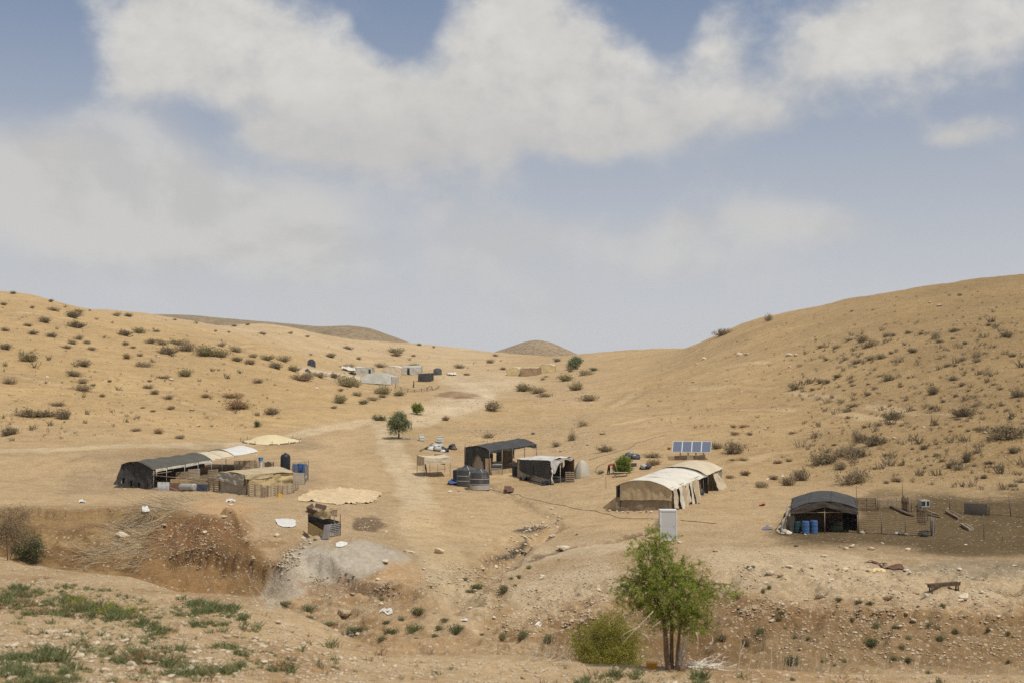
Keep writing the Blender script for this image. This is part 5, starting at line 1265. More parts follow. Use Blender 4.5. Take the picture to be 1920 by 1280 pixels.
# ---- person bending over
def person():
    p = GZ(1142, 888.5)
    # built 1.55 m tall when upright, bent forward to the right, hands low
    S = 1.0
    def skin(name, pts, edges, rad, mat, parent, root=0):
        me = bpy.data.meshes.new(name); me.from_pydata([(x * S, y * S, z * S) for x, y, z in pts], edges, []); me.update()
        me.materials.append(mat); o = put(name, me, parent)
        md = o.modifiers.new('skin', 'SKIN'); md.use_smooth_shade = True
        for i, r in enumerate(rad): me.skin_vertices[0].data[i].radius = (r[0] * S, r[1] * S) if isinstance(r, tuple) else (r * S, r * S)
        for i in range(len(pts)): me.skin_vertices[0].data[i].use_root = (i == root)
        o.modifiers.new('sub', 'SUBSURF').levels = 1; o.modifiers['sub'].render_levels = 2; return o
    sk = solid('person_skin', (.30, .17, .10), .6, var=.05); sh = solid('coral_red_shirt', (.56, .10, .055), .85, var=.15, scale=5); tr = solid('black_trousers', (.016, .017, .020), .85, var=.3, scale=5); hr = solid('dark_hair', (.02, .015, .012), .7, var=.3, scale=20)
    # joints
    pelvis = (0, 0, .86); waist = (.14, 0, .98); chest = (.34, 0, 1.06); neck = (.47, 0, 1.06); head0 = (.55, 0, 1.05); head1 = (.66, 0, .99)
    hipL, kneeL, ankL, toeL = (-.01, .09, .83), (.03, .11, .45), (-.02, .12, .08), (.14, .13, .04)
    hipR, kneeR, ankR, toeR = (-.01, -.09, .83), (-.08, -.12, .45), (-.14, -.13, .08), (.02, -.15, .04)
    shL, elL, wrL = (.36, .19, 1.02), (.42, .23, .76), (.50, .17, .56)
    shR, elR, wrR = (.36, -.19, 1.02), (.40, -.24, .75), (.47, -.17, .54)
    hL = (.53, .15, .48); hR = (.50, -.15, .46)
    pts = [pelvis, waist, chest, neck, head0, head1, hipL, kneeL, ankL, toeL, hipR, kneeR, ankR, toeR, shL, elL, wrL, hL, shR, elR, wrR, hR]
    ed = [(0, 1), (1, 2), (2, 3), (3, 4), (4, 5), (0, 6), (6, 7), (7, 8), (8, 9), (0, 10), (10, 11), (11, 12), (12, 13), (2, 14), (14, 15), (15, 16), (16, 17), (2, 18), (18, 19), (19, 20), (20, 21)]
    rad = [(.13, .11), (.125, .09), (.15, .10), .055, .085, .075, .085, .058, .042, .035, .085, .058, .042, .035, .055, .042, .032, .036, .055, .042, .032, .036]
    # five fingers and a thumb of each hand curl downward
    for hnd, wi, s in ((17, hL, 1), (21, hR, -1)):
        for i, (dy, ln) in enumerate(((-.03, .065), (-.01, .075), (.01, .072), (.03, .058))):
            b = len(pts); pts += [(wi[0] + .012, wi[1] + dy, wi[2] - .045), (wi[0] - .005, wi[1] + dy, wi[2] - .045 - ln)]; ed += [(hnd, b), (b, b + 1)]; rad += [.010, .008]
        b = len(pts); pts += [(wi[0] - .04, wi[1] - s * .03, wi[2] - .02), (wi[0] - .05, wi[1] - s * .035, wi[2] - .06)]; ed += [(hnd, b), (b, b + 1)]; rad += [.012, .009]
    t = thing('person', 'person in coral-red top and black trousers bending forward beside the green bush', 'person', p, None, (0, 0, -.25))
    skin('body', pts, ed, rad, sk, t)
    skin('trousers', [pelvis, (.05, 0, .91), hipL, kneeL, (-.015, .12, .12), hipR, kneeR, (-.135, -.13, .12)], [(0, 1), (0, 2), (2, 3), (3, 4), (0, 5), (5, 6), (6, 7)], [(.15, .13), (.14, .115), .105, .078, .066, .105, .078, .066], tr, t)
    skin('shirt', [(.04, 0, .92), waist, chest, (.43, 0, 1.075), shL, (.41, .225, .80), shR, (.395, -.235, .79)], [(0, 1), (1, 2), (2, 3), (2, 4), (4, 5), (2, 6), (6, 7)], [(.145, .12), (.15, .115), (.175, .125), .075, .078, .062, .078, .062], sh, t, 1)
    mb = MB(); a, r = np.meshgrid(np.linspace(0, 2 * math.pi, 14), np.linspace(0, math.pi * .62, 7), indexing='ij')
    ax = Vector((head1[0] - head0[0], 0, head1[2] - head0[2])).normalized(); up_ = Vector((ax.z * -1, 0, ax.x)); c = Vector(head0) * .45 + Vector(head1) * .55
    g = np.zeros(a.shape + (3,)); dirc = (up_ * .8 + ax * .35).normalized(); e1 = Vector((0, 1, 0)); e2 = dirc.cross(e1)
    for i in range(3): g[..., i] = c[i] + (dirc[i] * np.cos(r) + (e1[i] * np.cos(a) + e2[i] * np.sin(a)) * np.sin(r)) * .108
    mb.grid(g); mb.build('hair', hr, t)
    for s in (-1, 1):
        mb = MB(); q = c + ax * .055 - up_ * .045 + Vector((0, s * .03, 0)) - up_ * .035; mb.lathe(q, [(.004, -.006), (.012, 0), (.004, .008)], 8, -up_); mb.build('eye', hr, t)
        mb = MB(); q = c + Vector((0, s * .092, 0)) - up_ * .01; mb.lathe(q, [(.008, -.008), (.026, 0), (.008, .01)], 10, (0, s, 0)); mb.build('ear', sk, t)
    mb = MB(); q = c + ax * .03 - up_ * .085; mb.lathe(q, [(.018, -.02), (.014, .01), (.004, .03)], 8, -up_); mb.build('nose', sk, t)
    for s, an in ((1, ankL), (-1, ankR)):
        mb = MB(); mb.box((an[0] + .07, an[1], .035), (.25, s * .02, 0), (0, .09, 0), (0, 0, .07)); mb.box((an[0] + .03, an[1], .08), (.14, 0, 0), (0, .08, 0), (0, 0, .05)); mb.build('shoe', tr, t)
person()

# ---- solar panels on their stand
def solar():
    A, B_ = GZ(1262, 861), GZ(1331, 861); k = A.y / F
    t = thing('solar_array', 'row of four tilted blue-grey solar panels on a stand behind the long cream tent', 'solar panels', lerp(A, B_, .5))
    yaw = -.22; X = Vector((math.cos(yaw), math.sin(yaw), 0)); N_ = Vector((-math.sin(yaw), math.cos(yaw), 0)); tilt = math.radians(46)
    U = (N_ * math.cos(tilt) + Vector((0, 0, math.sin(tilt))))
    nrm = X.cross(U)
    W = 70.5 * k / 4 / math.cos(yaw); Hh = 20.6 * k / (math.sin(tilt) + math.cos(tilt) * .045)
    base = lerp(A, B_, .5); base.z = base.z + 13.6 * k
    cell = bpy.data.materials.new('solar_cells'); cell.use_nodes = True; nt = cell.node_tree; b = nt.nodes['Principled BSDF']
    tc = nt.nodes.new('ShaderNodeTexCoord'); br = nt.nodes.new('ShaderNodeTexBrick'); br.inputs['Scale'].default_value = 1; br.offset = 0
    br.inputs['Brick Width'].default_value = .156; br.inputs['Row Height'].default_value = .156; br.inputs['Mortar Size'].default_value = .006
    br.inputs['Color1'].default_value = (.085, .105, .16, 1); br.inputs['Color2'].default_value = (.10, .12, .175, 1); br.inputs['Mortar'].default_value = (.24, .26, .30, 1)
    nt.links.new(tc.outputs['UV'], br.inputs['Vector']); nt.links.new(br.outputs['Color'], b.inputs['Base Color']); b.inputs['Roughness'].default_value = .28; b.inputs['Specular IOR Level'].default_value = .5
    for i in range(4):
        c = base + X * ((i - 1.5) * W) + U * (Hh / 2) + nrm * 0
        mb = MB(t.location); e = .045
        for s in (-1, 1):
            mb.box(c + X * s * (W / 2 - e / 2 - .004), X * e, U * Hh, nrm * .05); mb.box(c + U * s * (Hh / 2 - e / 2), X * (W - 2 * e - .008), U * e, nrm * .05)
        pn = mb.build('panel', solid('panel_frame_aluminium', (.62, .63, .62), .4, .3, var=.05), t)
        g = MB(t.location); w2, h2 = (W - 2 * e - .008) / 2, (Hh - 2 * e) / 2
        cc = c + nrm * .012; g.add([cc - X * w2 - U * h2, cc + X * w2 - U * h2, cc + X * w2 + U * h2, cc - X * w2 + U * h2], [(0, 1, 2, 3)])
        me = g.mesh('cell_sheet', cell); uv = me.uv_layers.new(name='UVMap')
        for li, q in enumerate(((0, 0), (2 * w2, 0), (2 * w2, 2 * h2), (0, 2 * h2))): uv.data[li].uv = q
        put('cell_sheet', me, pn)
    for x in (-1.5, -.5, .5, 1.5):
        f = base + X * x * W * .8 + U * .1 - nrm * .05; r = base + X * x * W * .8 + U * (Hh - .15) - nrm * .05
        fg = on(f.x, f.y, -.1); rg = on(r.x, r.y, -.1)
        pole(t, fg, f, .035, M_STEEL, 'front_leg'); pole(t, rg, r, .035, M_STEEL, 'rear_leg'); pole(t, f, r, .025, M_STEEL, 'tilt_rail')
    for s in (.1, Hh - .15): pole(t, base - X * 2 * W + U * s - nrm * .06, base + X * 2 * W + U * s - nrm * .06, .025, M_STEEL, 'cross_rail')
    return base
solar()
def low_wall():
    a, b = GZ(1253, 862), GZ(1323, 861); k = a.y / F; t = thing('low_bank_wall', 'low dark plank wall on the ground below the solar panels', 'wall', lerp(a, b, .5))
    n = 6
    for i in range(n):
        p, q = lerp(a, b, i / n), lerp(a, b, (i + .97) / n); p = on(p.x, p.y); q = on(q.x, q.y)
        mb = MB(t.location); mb.bar(up(p, .20), up(q, .20 + .05 * (i % 2)), .07, .45 + .06 * (i % 3)); mb.build('plank', M_WOODD if i % 3 else M_WOOD, t)
low_wall()

# ---- long cream arched tent
def long_tent():
    FL, FR = GZ(1156, 957.5), GZ(1260, 957); BR = GZ(1353, 911)
    ax = Vector((BR.x - FR.x, BR.y - FR.y, 0)); L_ = ax.length; A_ = ax.normalized(); C = Vector((FL.x - FR.x, FL.y - FR.y, 0)); W = C.length
    Cn = C.normalized(); k = FR.y / F
    t = thing('long_arched_tent', 'long cream arched tent of two sections with tan hanging front cloth', 'tent', FR + ax * .5 + C * .5)
    h0, rise = 1.72, .62
    zb = FR.z + h0; ze = BR.z + h0 - .05
    def top(q, s, dh=0.0):
        p = Vector((FR.x, FR.y, 0)) + ax * q + C * s; p.z = zb * (1 - q) + ze * q + rise * (1 - abs(2 * s - 1) ** 2.2) + dh + .12 * s * (1 - q); return p
    def gr(q, s, dh=0.0):
        p = Vector((FR.x, FR.y, 0)) + ax * q + C * s; p.z = hz(p.x, p.y) + dh; return p
    def roof(name, qa, qb, mat, seed, ribs, lift, label=None, s0=-.02, s1=1.02, skew=0.0):
        def Pf(u, v):
            s = s0 + (s1 - s0) * v; q = qa + (qb - qa) * u + skew * (s - .5)
            g = np.zeros(u.shape + (3,)); g[..., 0] = FR.x + ax.x * q + C.x * s; g[..., 1] = FR.y + ax.y * q + C.y * s
            g[..., 2] = zb * (1 - q) + ze * q + rise * (1 - np.abs(2 * s - 1) ** 2.2) + .12 * s * (1 - q) + lift - .10 * np.abs(np.sin(math.pi * u * ribs)) * (.4 + .6 * 4 * s * (1 - s)); return g
        g, kk = cloth(Pf, 10 * ribs + 2, 20, .05, ribs * 2, 4, seed); mb = MB(t.location); mb.grid(g); return mb.build(name, mat, t, label)
    q1 = .60
    roof('roof_canvas', -.01, q1, M_PALE, 151, 4, .02, 'pale roof canvas of the front section')
    roof('roof_band', q1 - .02, q1 + .08, M_TIN if False else solid('grey_band_cloth', (.24, .23, .21), .85, var=.15, scale=2), 152, 1, -.06, 'grey band of cloth between the two roof sections')
    roof('roof_canvas', q1 + .06, 1.01, M_CREAM, 153, 2, .06, 'cream roof canvas of the rear section')
    # front: hanging cloth over a shaded lower cloth
    def front(v0, v1, off, s0=.0, s1=1.0):
        def Pf(u, v):
            s = s1 + (s0 - s1) * u; g = np.zeros(u.shape + (3,)); b = FR.x + C.x * s, FR.y + C.y * s
            zt = zb + rise * (1 - np.abs(2 * s - 1) ** 2.2) + .12 * s; zg = H(b[0], b[1]) - .05
            f = v0 + (v1 - v0) * v
            # the hanging cloth ends on an even line 0.85 m above the ground
            zl = zg + .86 + .12 * s
            z = zt + (zl - zt) * f if v1 <= 1 else zl + .25 + (zg - zl - .25) * (f - 1)
            g[..., 0] = b[0] - A_.x * (off + .06 * f); g[..., 1] = b[1] - A_.y * (off + .06 * f); g[..., 2] = z; return g
        return Pf
    g, kk = cloth(front(0, 1, .06, .0, .93), 44, 12, .05, 16, 1, 154); mb = MB(t.location); mb.grid(g); mb.build('front_canvas', solid('tan_front_canvas', (.50, .39, .235), .9, var=.14, scale=2.2, stain=(.28, .20, .12), stain_amt=.45, bump=.01), t)
    g, kk = cloth(front(1, 2, -.06, .0, 1.0), 36, 10, .05, 6, 2, 155); mb = MB(t.location); mb.grid(g); mb.build('front_lower_cloth', solid('dull_lower_cloth', (.27, .205, .13), .95, var=.2, scale=1.5, stain=(.36, .27, .17), stain_amt=.4, bump=.01), t)
    a, b = top(0, 1), top(0, .93)
    panel_cloth(t, 'corner_flap', top(.03, 1.03), top(0, .92), gr(0, .92) - A_ * .08, gr(.03, 1.03), M_BLACK, 156, .05, 10, 12)
    # left long side
    panel_cloth(t, 'side_wall', top(1, 1), top(0, 1), gr(0, 1), gr(1, 1), M_GREYC, 157, .08, 40, 10, 14, 2)
    # right long side: torn hanging strips over the front section, dark opening, then grey wall
    qs = np.linspace(.0, q1 * .80, 8)
    for i in range(7):
        qa, qb = qs[i] + .006 + .02 * (i % 3 == 1), qs[i + 1] + .012; off = -Cn * (.08 + .06 * (i % 2))
        fl = -Cn * (.18 + .12 * ((i * 7) % 3))
        panel_cloth(t, 'side_strip', top(qa, 0, .05) + off, top(qb, 0, .05) + off, gr(qb, 0, .04 + .25 * (i % 4 == 3)) + off + fl, gr(qa + .01, 0, .02 + .15 * (i % 3 == 0)) + off + fl, (M_CREAM, M_PALE, M_TAN)[i % 3], 160 + i, .10, 12, 14, 4, 2)
    panel_cloth(t, 'inner_wall', top(0, .04), top(q1, .04), gr(q1, .04), gr(0, .04), M_BROWNC, 170, .05, 24, 8)
    panel_cloth(t, 'partition_cloth', top(q1 + .10, .0), top(q1 + .10, .9), gr(q1 + .10, .9), gr(q1 + .10, .0), M_BLACK, 171, .05, 14, 10)
    panel_cloth(t, 'side_wall', top(q1 + .20, 0), top(1.0, 0), gr(1.0, 0) - Cn * .1, gr(q1 + .24, 0) - Cn * .1, solid('grey_stained_cloth', (.26, .23, .18), .92, var=.2, scale=1.5, stain=(.38, .31, .22), stain_amt=.4, bump=.01), 172, .08, 20, 12)
    panel_cloth(t, 'door_curtain', top(q1 + .18, -.02, -.1), top(q1 + .27, -.03, -.1), gr(q1 + .36, -.14), gr(q1 + .22, -.10), M_CREAM, 173, .10, 12, 12, 3, 2)
    panel_cloth(t, 'end_wall', top(1, 0), top(1, 1), gr(1, 1), gr(1, 0), M_GREYC, 174, .06, 20, 10, arch=.0)
    for q in (0, .2, .4, q1, q1 + .1, .8, 1.0):
        for s in (0, 1): pole(t, gr(q, s, -.1), top(q, s, .0), .035, M_POLE, 'side_pole')
        arc = MB(t.location); arc.tube([top(q, s, -.07) for s in np.linspace(0, 1, 11)], .025, 5); arc.build('roof_hoop', M_POLE, t)
    # guy cloth at the left front corner
    p0, p1, p2 = top(.0, 1.0, -.8), GZ(1129, 952), gr(.10, 1.04)
    mb = MB(t.location); mb.add([top(0, 1, -.9) + Cn * .03, up(p1, .03), gr(.02, 1.0)], [(0, 1, 2)]); mb.build('corner_guy_cloth', M_TAN, t)
    return FL, FR, BR, gr
LT = long_tent()
def floor_boards_pile():
    t = GZ(1322, 928)
junk_heap(1309, 927, 12, 'small clutter of pots and bags at the opening of the long cream tent', 21, [M_TANK, M_WHITE, M_NAVY, M_TIN], 7, .5, 'clutter', .8)

# ---- white metal cabin
def cabin():
    a, b = GZ(1238, 1013), GZ(1270.5, 1014); k = a.y / F; w = b.x - a.x; h = 56.5 * k; dep = .95
    t = thing('metal_cabin', 'tall narrow grey-white metal cabin standing behind the foreground tree', 'cabin', on((a.x + b.x) / 2, a.y + dep / 2, -.06))
    t.rotation_euler = (0, 0, .02)
    wm = solid('white_painted_metal', (.66, .67, .67), .45, var=.04, scale=1.5, stain=(.45, .42, .38), stain_amt=.25); gm = solid('grey_panel_metal', (.47, .475, .48), .5, var=.04, scale=1.2, stain=(.38, .36, .33), stain_amt=.25)
    for n_, c, s in (('front_panel', (0, -dep / 2 + .03, h / 2), (w - .10, .02, h - .12)), ('back_panel', (0, dep / 2 - .03, h / 2), (w - .10, .02, h - .12)), ('side_panel', (-w / 2 + .03, 0, h / 2), (.02, dep - .10, h - .12)), ('side_panel', (w / 2 - .03, 0, h / 2), (.02, dep - .10, h - .12))):
        mb = MB(); mb.abox(c, *s); mb.build(n_, wm if n_ == 'side_panel' else gm, t)
    for sx in (-1, 1):
        for sy in (-1, 1):
            mb = MB(); mb.abox((sx * (w / 2 - .03), sy * (dep / 2 - .03), h / 2), .065, .065, h); mb.build('corner_post', wm, t)
    for z in (.05, h - .04):
        for sy in (-1, 1): mb = MB(); mb.abox((0, sy * (dep / 2 - .03), z), w - .13, .06, .08); mb.build('frame_rail', wm, t)
    mb = MB(); mb.abox((0, 0, h + .02), w + .04, dep + .04, .06); mb.build('roof_sheet', wm, t)
    mb = MB(); mb.abox((w * .32, -dep / 2 + .012, h * .48), .03, .03, .16); mb.build('handle', M_TIN, t)
cabin()

# ---- black arched tent on the right
def black_tent():
    FL, FR = GZ(1483, 998), GZ(1608, 999); k = FL.y / F; Ln = 8.5
    C = Vector((FR.x - FL.x, FR.y - FL.y, 0)); A_ = Vector((-.02, 1, 0)); A_.x = (1537.5 - 1545.5) / F * 1.0 + (FL.x + FR.x) / 2 / FL.y
    A_.normalize(); Cn = C.normalized()
    t = thing('black_arched_tent', 'black arched tent with open shaded front and blue barrels, right camp', 'tent', (FL + FR) / 2 + A_ * Ln / 2)
    zf = FL.z + 1.70; back = (FL + FR) / 2 + A_ * Ln; zb = hz(back.x, back.y) + 1.45; rise = .58
    def top(q, s, dh=0.0):
        p = Vector((FL.x, FL.y, 0)) + A_ * (Ln * q) + C * s; p.z = zf * (1 - q) + zb * q + rise * (1 - abs(2 * s - 1) ** 2) + dh; return p
    def gr(q, s, dh=0.0):
        p = Vector((FL.x, FL.y, 0)) + A_ * (Ln * q) + C * s; p.z = hz(p.x, p.y) + dh; return p
    def Pf(u, v):
        s = -.02 + 1.04 * u; q = -.02 + 1.03 * v; g = np.zeros(u.shape + (3,))
        g[..., 0] = FL.x + A_.x * Ln * q + C.x * s; g[..., 1] = FL.y + A_.y * Ln * q + C.y * s
        g[..., 2] = zf * (1 - q) + zb * q + rise * (1 - np.abs(2 * s - 1) ** 2) - .09 * np.abs(np.sin(math.pi * v * 3)) ; return g
    g, kk = cloth(Pf, 26, 26, .05, 4, 5, 181); mb = MB(t.location); mb.grid(g); mb.build('roof_cloth', M_BLKROOF, t)
    for j, (s0, s1) in enumerate(((.27, .30), (.60, .63))):          # sewn seams of the roof
        mb = MB(t.location); mb.tube([top(q, s0 + (s1 - s0) * q, .03 - .09 * abs(math.sin(math.pi * (q + .02) / 1.03 * 3))) for q in np.linspace(0, 1, 20)], .03, 5); mb.build('seam', M_TIN if False else M_BLKROOF, t)
    def val(u, v):
        s = u; g = np.zeros(u.shape + (3,)); g[..., 0] = FL.x + C.x * s; g[..., 1] = FL.y + C.y * s - .12 - .05 * v
        zt = zf + rise * (1 - np.abs(2 * s - 1) ** 2) + .01; zl = zf - .30 + .42 * np.exp(-((s - .5) / .22) ** 2) - .12 * sstep(.8, 1, s)
        g[..., 2] = zt + (zl - zt) * v; return g
    g, kk = cloth(val, 34, 10, .05, 8, 2, 182); mb = MB(t.location); mb.grid(g); mb.build('front_valance', solid('brown_black_cloth', (.055, .044, .034), .9, var=.3, scale=2, bump=.01), t)
    panel_cloth(t, 'side_wall', top(1, 0), top(0, 0), gr(0, 0), gr(1, 0), M_BLACK, 183, .10, 26, 12)
    panel_cloth(t, 'side_wall', top(.15, 1), top(1, 1), gr(1, 1), gr(.15, 1), M_BLACK, 184, .08, 26, 10)
    panel_cloth(t, 'back_wall', top(1, 0), top(1, 1), gr(1, 1), gr(1, 0), M_BLACK, 185, .08, 20, 10)
    panel_cloth(t, 'inner_cloth', top(.35, .02), top(.35, .78), gr(.35, .78), gr(.35, .02), M_BROWNC, 186, .05, 20, 10)
    # loose patched side cloth flaring out on the left
    o = -Cn
    panel_cloth(t, 'loose_side_cloth', top(.22, 0, -.05) + o * .1, top(.0, 0, -.05) + o * .06, gr(-.02, 0) + o * .55, gr(.16, 0) + o * 1.25, M_GREYC, 187, .20, 22, 16, 4, 2)
    panel_cloth(t, 'loose_side_cloth', top(.34, 0, -.05) + o * .1, top(.20, 0, -.05) + o * .12, gr(.14, 0) + o * 1.2, gr(.30, 0) + o * 1.0, M_BROWNC, 188, .18, 16, 14, 3, 2)
    panel_cloth(t, 'front_corner_cloth', top(0, .0, -.12) + Vector((0, -.1, 0)), top(0, .07, -.12) + Vector((0, -.1, 0)), gr(0, .05) + Vector((0, -.1, 0)), gr(0, -.03) + Vector((0, -.2, 0)), M_BLACK, 189, .06, 8, 14)
    for s in (0, .505, 1): pole(t, gr(0, s, -.1), top(0, s), .04, M_WOOD, 'front_pole')
    for q in (.5, 1):
        for s in (0, 1): pole(t, gr(q, s, -.1), top(q, s), .04, M_POLE, 'side_pole')
    pole(t, top(0, 0, -.25) , top(0, 1, -.25), .03, M_WOOD, 'cross_rail')
    return FL, FR
BT = black_tent()
junk_heap(1571, 992, 20, 'dark bundles and green sacks inside the black arched tent', 31, [M_BROWNC, solid('green_sack', (.07, .085, .05), .9, var=.3), M_NAVY, M_BLACK], 9, .7, 'bundles', 1.5)
junk_heap(1467, 999, 22, 'pale rags heaped at the left foot of the black arched tent', 32, [M_GREYC, M_PALE, M_NAVY, M_YELL], 14, .3, 'rag_heap', .9, .6)
ground_cloth(([(1430, 989), (1438, 986), (1448, 989)], [(1429, 993), (1438, 993), (1449, 992)]), 'violet-grey cloth lying on the ground left of the black tent', solid('violet_grey_cloth', (.17, .15, .19), .9, var=.2), 'cloth', 'cloth', 190, .2, 10, 6)
ground_cloth(([(1424, 945), (1431, 942.5), (1434, 945)], [(1423, 948), (1430, 948), (1435, 947)]), 'small red rag by the shrubs behind the black tent', solid('faded_red_cloth', (.42, .15, .10), .9, var=.2), 'rag', 'rag', 191, .25, 10, 6)

# ---- pens right of the black tent
def wire_run(name, label, cat, posts, heights, wires, r_post=.035, r_wire=.008, lean=None, group=None, mesh=False, mat=None, wmat=None):
    """fence of posts and stretched wires; posts given by the ground points where they stand"""
    P = [GZ(*p) for p in posts]; c = sum(P, Vector((0, 0, 0))) / len(P); t = thing(name, label, cat, c, group)
    tops = []
    for i, p in enumerate(P):
        hgt = heights[i] * p.y / F; tp = up(p, hgt) + Vector(((lean[i] if lean else 0) * hgt, 0, 0)); tops.append(tp); pole(t, up(p, -.15), tp, r_post, mat or M_POLE, 'post')
    for w in wires:
        for i in range(len(P) - 1):
            a, b = lerp(P[i], tops[i], w), lerp(P[i + 1], tops[i + 1], w); m = (a + b) / 2; m.z -= .03 + .02 * ((i * 7 + int(w * 10)) % 3)
            mb = MB(c); mb.tube([a, m, b], r_wire, 3, False); mb.build('wire', wmat or M_POLE, t)
    return t, P, tops
t, P, tp = wire_run('wire_pen_fence', 'wire fence of thin posts along the front of the pen right of the black tent', 'fence', [(1610, 999), (1653, 1000.5), (1698, 1002.5), (1746, 1004), (1752, 1003)], [40, 41, 36, 36, 34], np.linspace(.08, .97, 10), .032, .017, wmat=M_WOOD)
t, P, tp = wire_run('wire_pen_fence', 'tall wire fence with iron posts along the back of the pen', 'fence', [(1606, 956), (1646, 956), (1693, 953), (1709, 959), (1721, 959)], [46, 30, 26, 29, 28], (.3, .55, .8, .98), .03, .008)
def slat_panel(px0, py0, px1, py1, hpx, label, n, mat, vertical=False, group='slatted panels of the pen', lean=0.0, name='hurdle'):
    a, b = GZ(px0, py0), GZ(px1, py1); k = a.y / F; h = hpx * k; t = thing(name, label, 'hurdle', lerp(a, b, .5), group); L0 = Vector((0, lean * h, h))
    if not vertical:
        for i in range(n):
            z = (i + .5) / n; mb = MB(t.location); mb.bar(a + L0 * z + Vector((0, -.03, .01 * (i % 2))), b + L0 * z + Vector((0, -.03, -.01 * (i % 2))), .02, h / n * .62); mb.build('slat', mat, t)
        for q in (.03, .5, .97): p = lerp(a, b, q); mb = MB(t.location); mb.bar(up(p, -.05), p + L0, .05, .05); mb.build('upright', M_WOODD, t)
    else:
        for i in range(n):
            p = lerp(a, b, (i + .5) / n); mb = MB(t.location); mb.bar(up(p, -.05) + Vector((0, -.03, 0)), p + L0 * (1 + .08 * ((i * 5) % 3 - 1)) + Vector((.05 * ((i * 3) % 3 - 1), -.03, 0)), (b - a).length / n * .65, .025, (0, 1, 0)); mb.build('slat', mat, t)
        for z in (.2, .8): mb = MB(t.location); mb.bar(a + L0 * z, b + L0 * z, .04, .08); mb.build('rail', M_WOODD, t)
slat_panel(1607, 956, 1643, 955.5, 23, 'dark hurdle of horizontal slats behind the pen, next to the black tent', 8, M_WOODD)
slat_panel(1648, 953.5, 1682, 949, 17, 'greyish mesh-like hurdle of thin slats at the back of the pen', 9, M_WOOD)
slat_panel(1692, 957, 1705, 963, 28, 'leaning hurdle of upright slats at the back corner of the pen', 5, M_WOODD, True, lean=.12)
slat_panel(1719, 981, 1738, 984, 30, 'brown hurdle of upright slats on the right side of the pen', 6, M_WOODD, True, lean=.05)
slat_panel(1744.5, 1003, 1752, 1004, 33, 'narrow gate of grey upright slats at the front right corner of the pen', 3, M_TIN, True, lean=.0)
for px, py, hp, lb in ((1692, 947, 42, 'tall thin stake at the back corner of the pen'), (1746.6, 1002, 51, 'tall stake at the front right corner of the pen'), (1739, 975, 26, 'dark stake beside the brown upright hurdle')):
    stake(px, py, hp, lb, .03, .01)
rail(T(1668, 950, 2), T(1712, 968, 2), 'dark plank sloping down to the ground inside the pen', .12, M_WOODD, 'plank', 'plank')
GPK = 'planks dumped right of the brown hurdle'
rail(T(1737, 960, 4), T(1760, 966, 2), 'upper loose plank right of the brown hurdle', .07, M_WOOD, 'plank', 'plank', GPK)
rail(T(1738, 966, 3), T(1762, 970, 2), 'lower loose plank right of the brown hurdle', .07, M_WOODD, 'plank', 'plank', GPK)
def machine():
    p = GZ(1732, 949.5); k = p.y / F; w, h = 18 * k, 13 * k; t = thing('old_appliance', 'old pale metal appliance with dark openings standing above the pen', 'appliance', p, None, (0, 0, .35))
    mb = MB(); mb.abox((0, 0, h / 2), w, .55, h); mb.build('casing', M_FGREY, t)
    for x, ww in ((-.27, .42), (.27, .30)):
        mb = MB(); mb.abox((w * x, -.285, h * .52), w * ww, .03, h * .62); mb.build('dark_opening', M_TANKB, t)
    for x in (-.4, .4): mb = MB(); mb.abox((w * x, 0, -.05), .08, .5, .12); mb.build('foot', M_TIN, t)
machine()
def trough(pa, pb, wpx, hpx, label, mat, legs=False, name='trough', group=None):
    a, b = GZ(*pa), GZ(*pb); k = a.y / F; w, h = wpx * k, hpx * k; d = Vector((b.x - a.x, b.y - a.y, b.z - a.z)); n = Vector((-d.y, d.x, 0)).normalized(); base = .32 if legs else .03
    t = thing(name, label, 'trough', lerp(a, b, .5), group); c = lerp(a, b, .5)
    for s in (-1, 1):
        mb = MB(t.location); mb.box(up(c, base + h * .5) + n * s * w * .42, d, n * .04, n * s * w * .18 + Vector((0, 0, h))); mb.build('side_board', mat, t)
    mb = MB(t.location); mb.box(up(c, base + .03), d * .99, n * w * .72, (0, 0, .04)); mb.build('floor_board', mat, t)
    for q in (.01, .99): p = lerp(a, b, q); mb = MB(t.location); mb.box(up(p, base + h * .45), d.normalized() * .04, n * w * .9, (0, 0, h * .9)); mb.build('end_board', mat, t)
    if legs:
        for q in (.06, .94):
            for s in (-1, 1): p = lerp(a, b, q); mb = MB(t.location); mb.bar(up(p, -.08) + n * s * w * .45, up(p, base + .1) + n * s * w * .25, .06, .06); mb.build('leg', mat, t)
GT = 'feeding troughs beside the pens'
trough((1777, 961), (1801, 974), 11, 5, 'brown feeding trough on dark ground left of the dark panel', M_WOOD, group=GT)
trough((1805, 985), (1821, 995), 9, 5, 'small pale feeding trough in the middle of the dark ground', M_WOODL, group=GT)
trough((1742, 1112), (1798, 1107), 9, 7, 'dark brown long trough on legs on the stony foreground flat', M_WOODD, True)
t, P, tp = wire_run('wire_field_fence', 'sagging wire fence of thin leaning posts behind the troughs', 'fence', [(1781, 959), (1826, 962), (1854, 965), (1896, 968), (1960, 972)], [31, 26, 35, 38, 34], (.2, .4, .6, .8, .97), .04, .014, [0, 0, .06, -.10, 0])
t, P, tp = wire_run('wire_field_fence', 'low wire run from a single tall post at the far right', 'fence', [(1845, 1011), (1880, 1012), (1935, 1016)], [47, 12, 12], (.5,), .028, .008)
sheet_panel('wind_screen', 1808, 963, 1852, 966, 21, solid('dark_brown_panel', (.045, .036, .030), .9, var=.25, scale=1.5), 'dark brown board screen fixed to the field fence', 'screen', corr=False, tilt=.02)
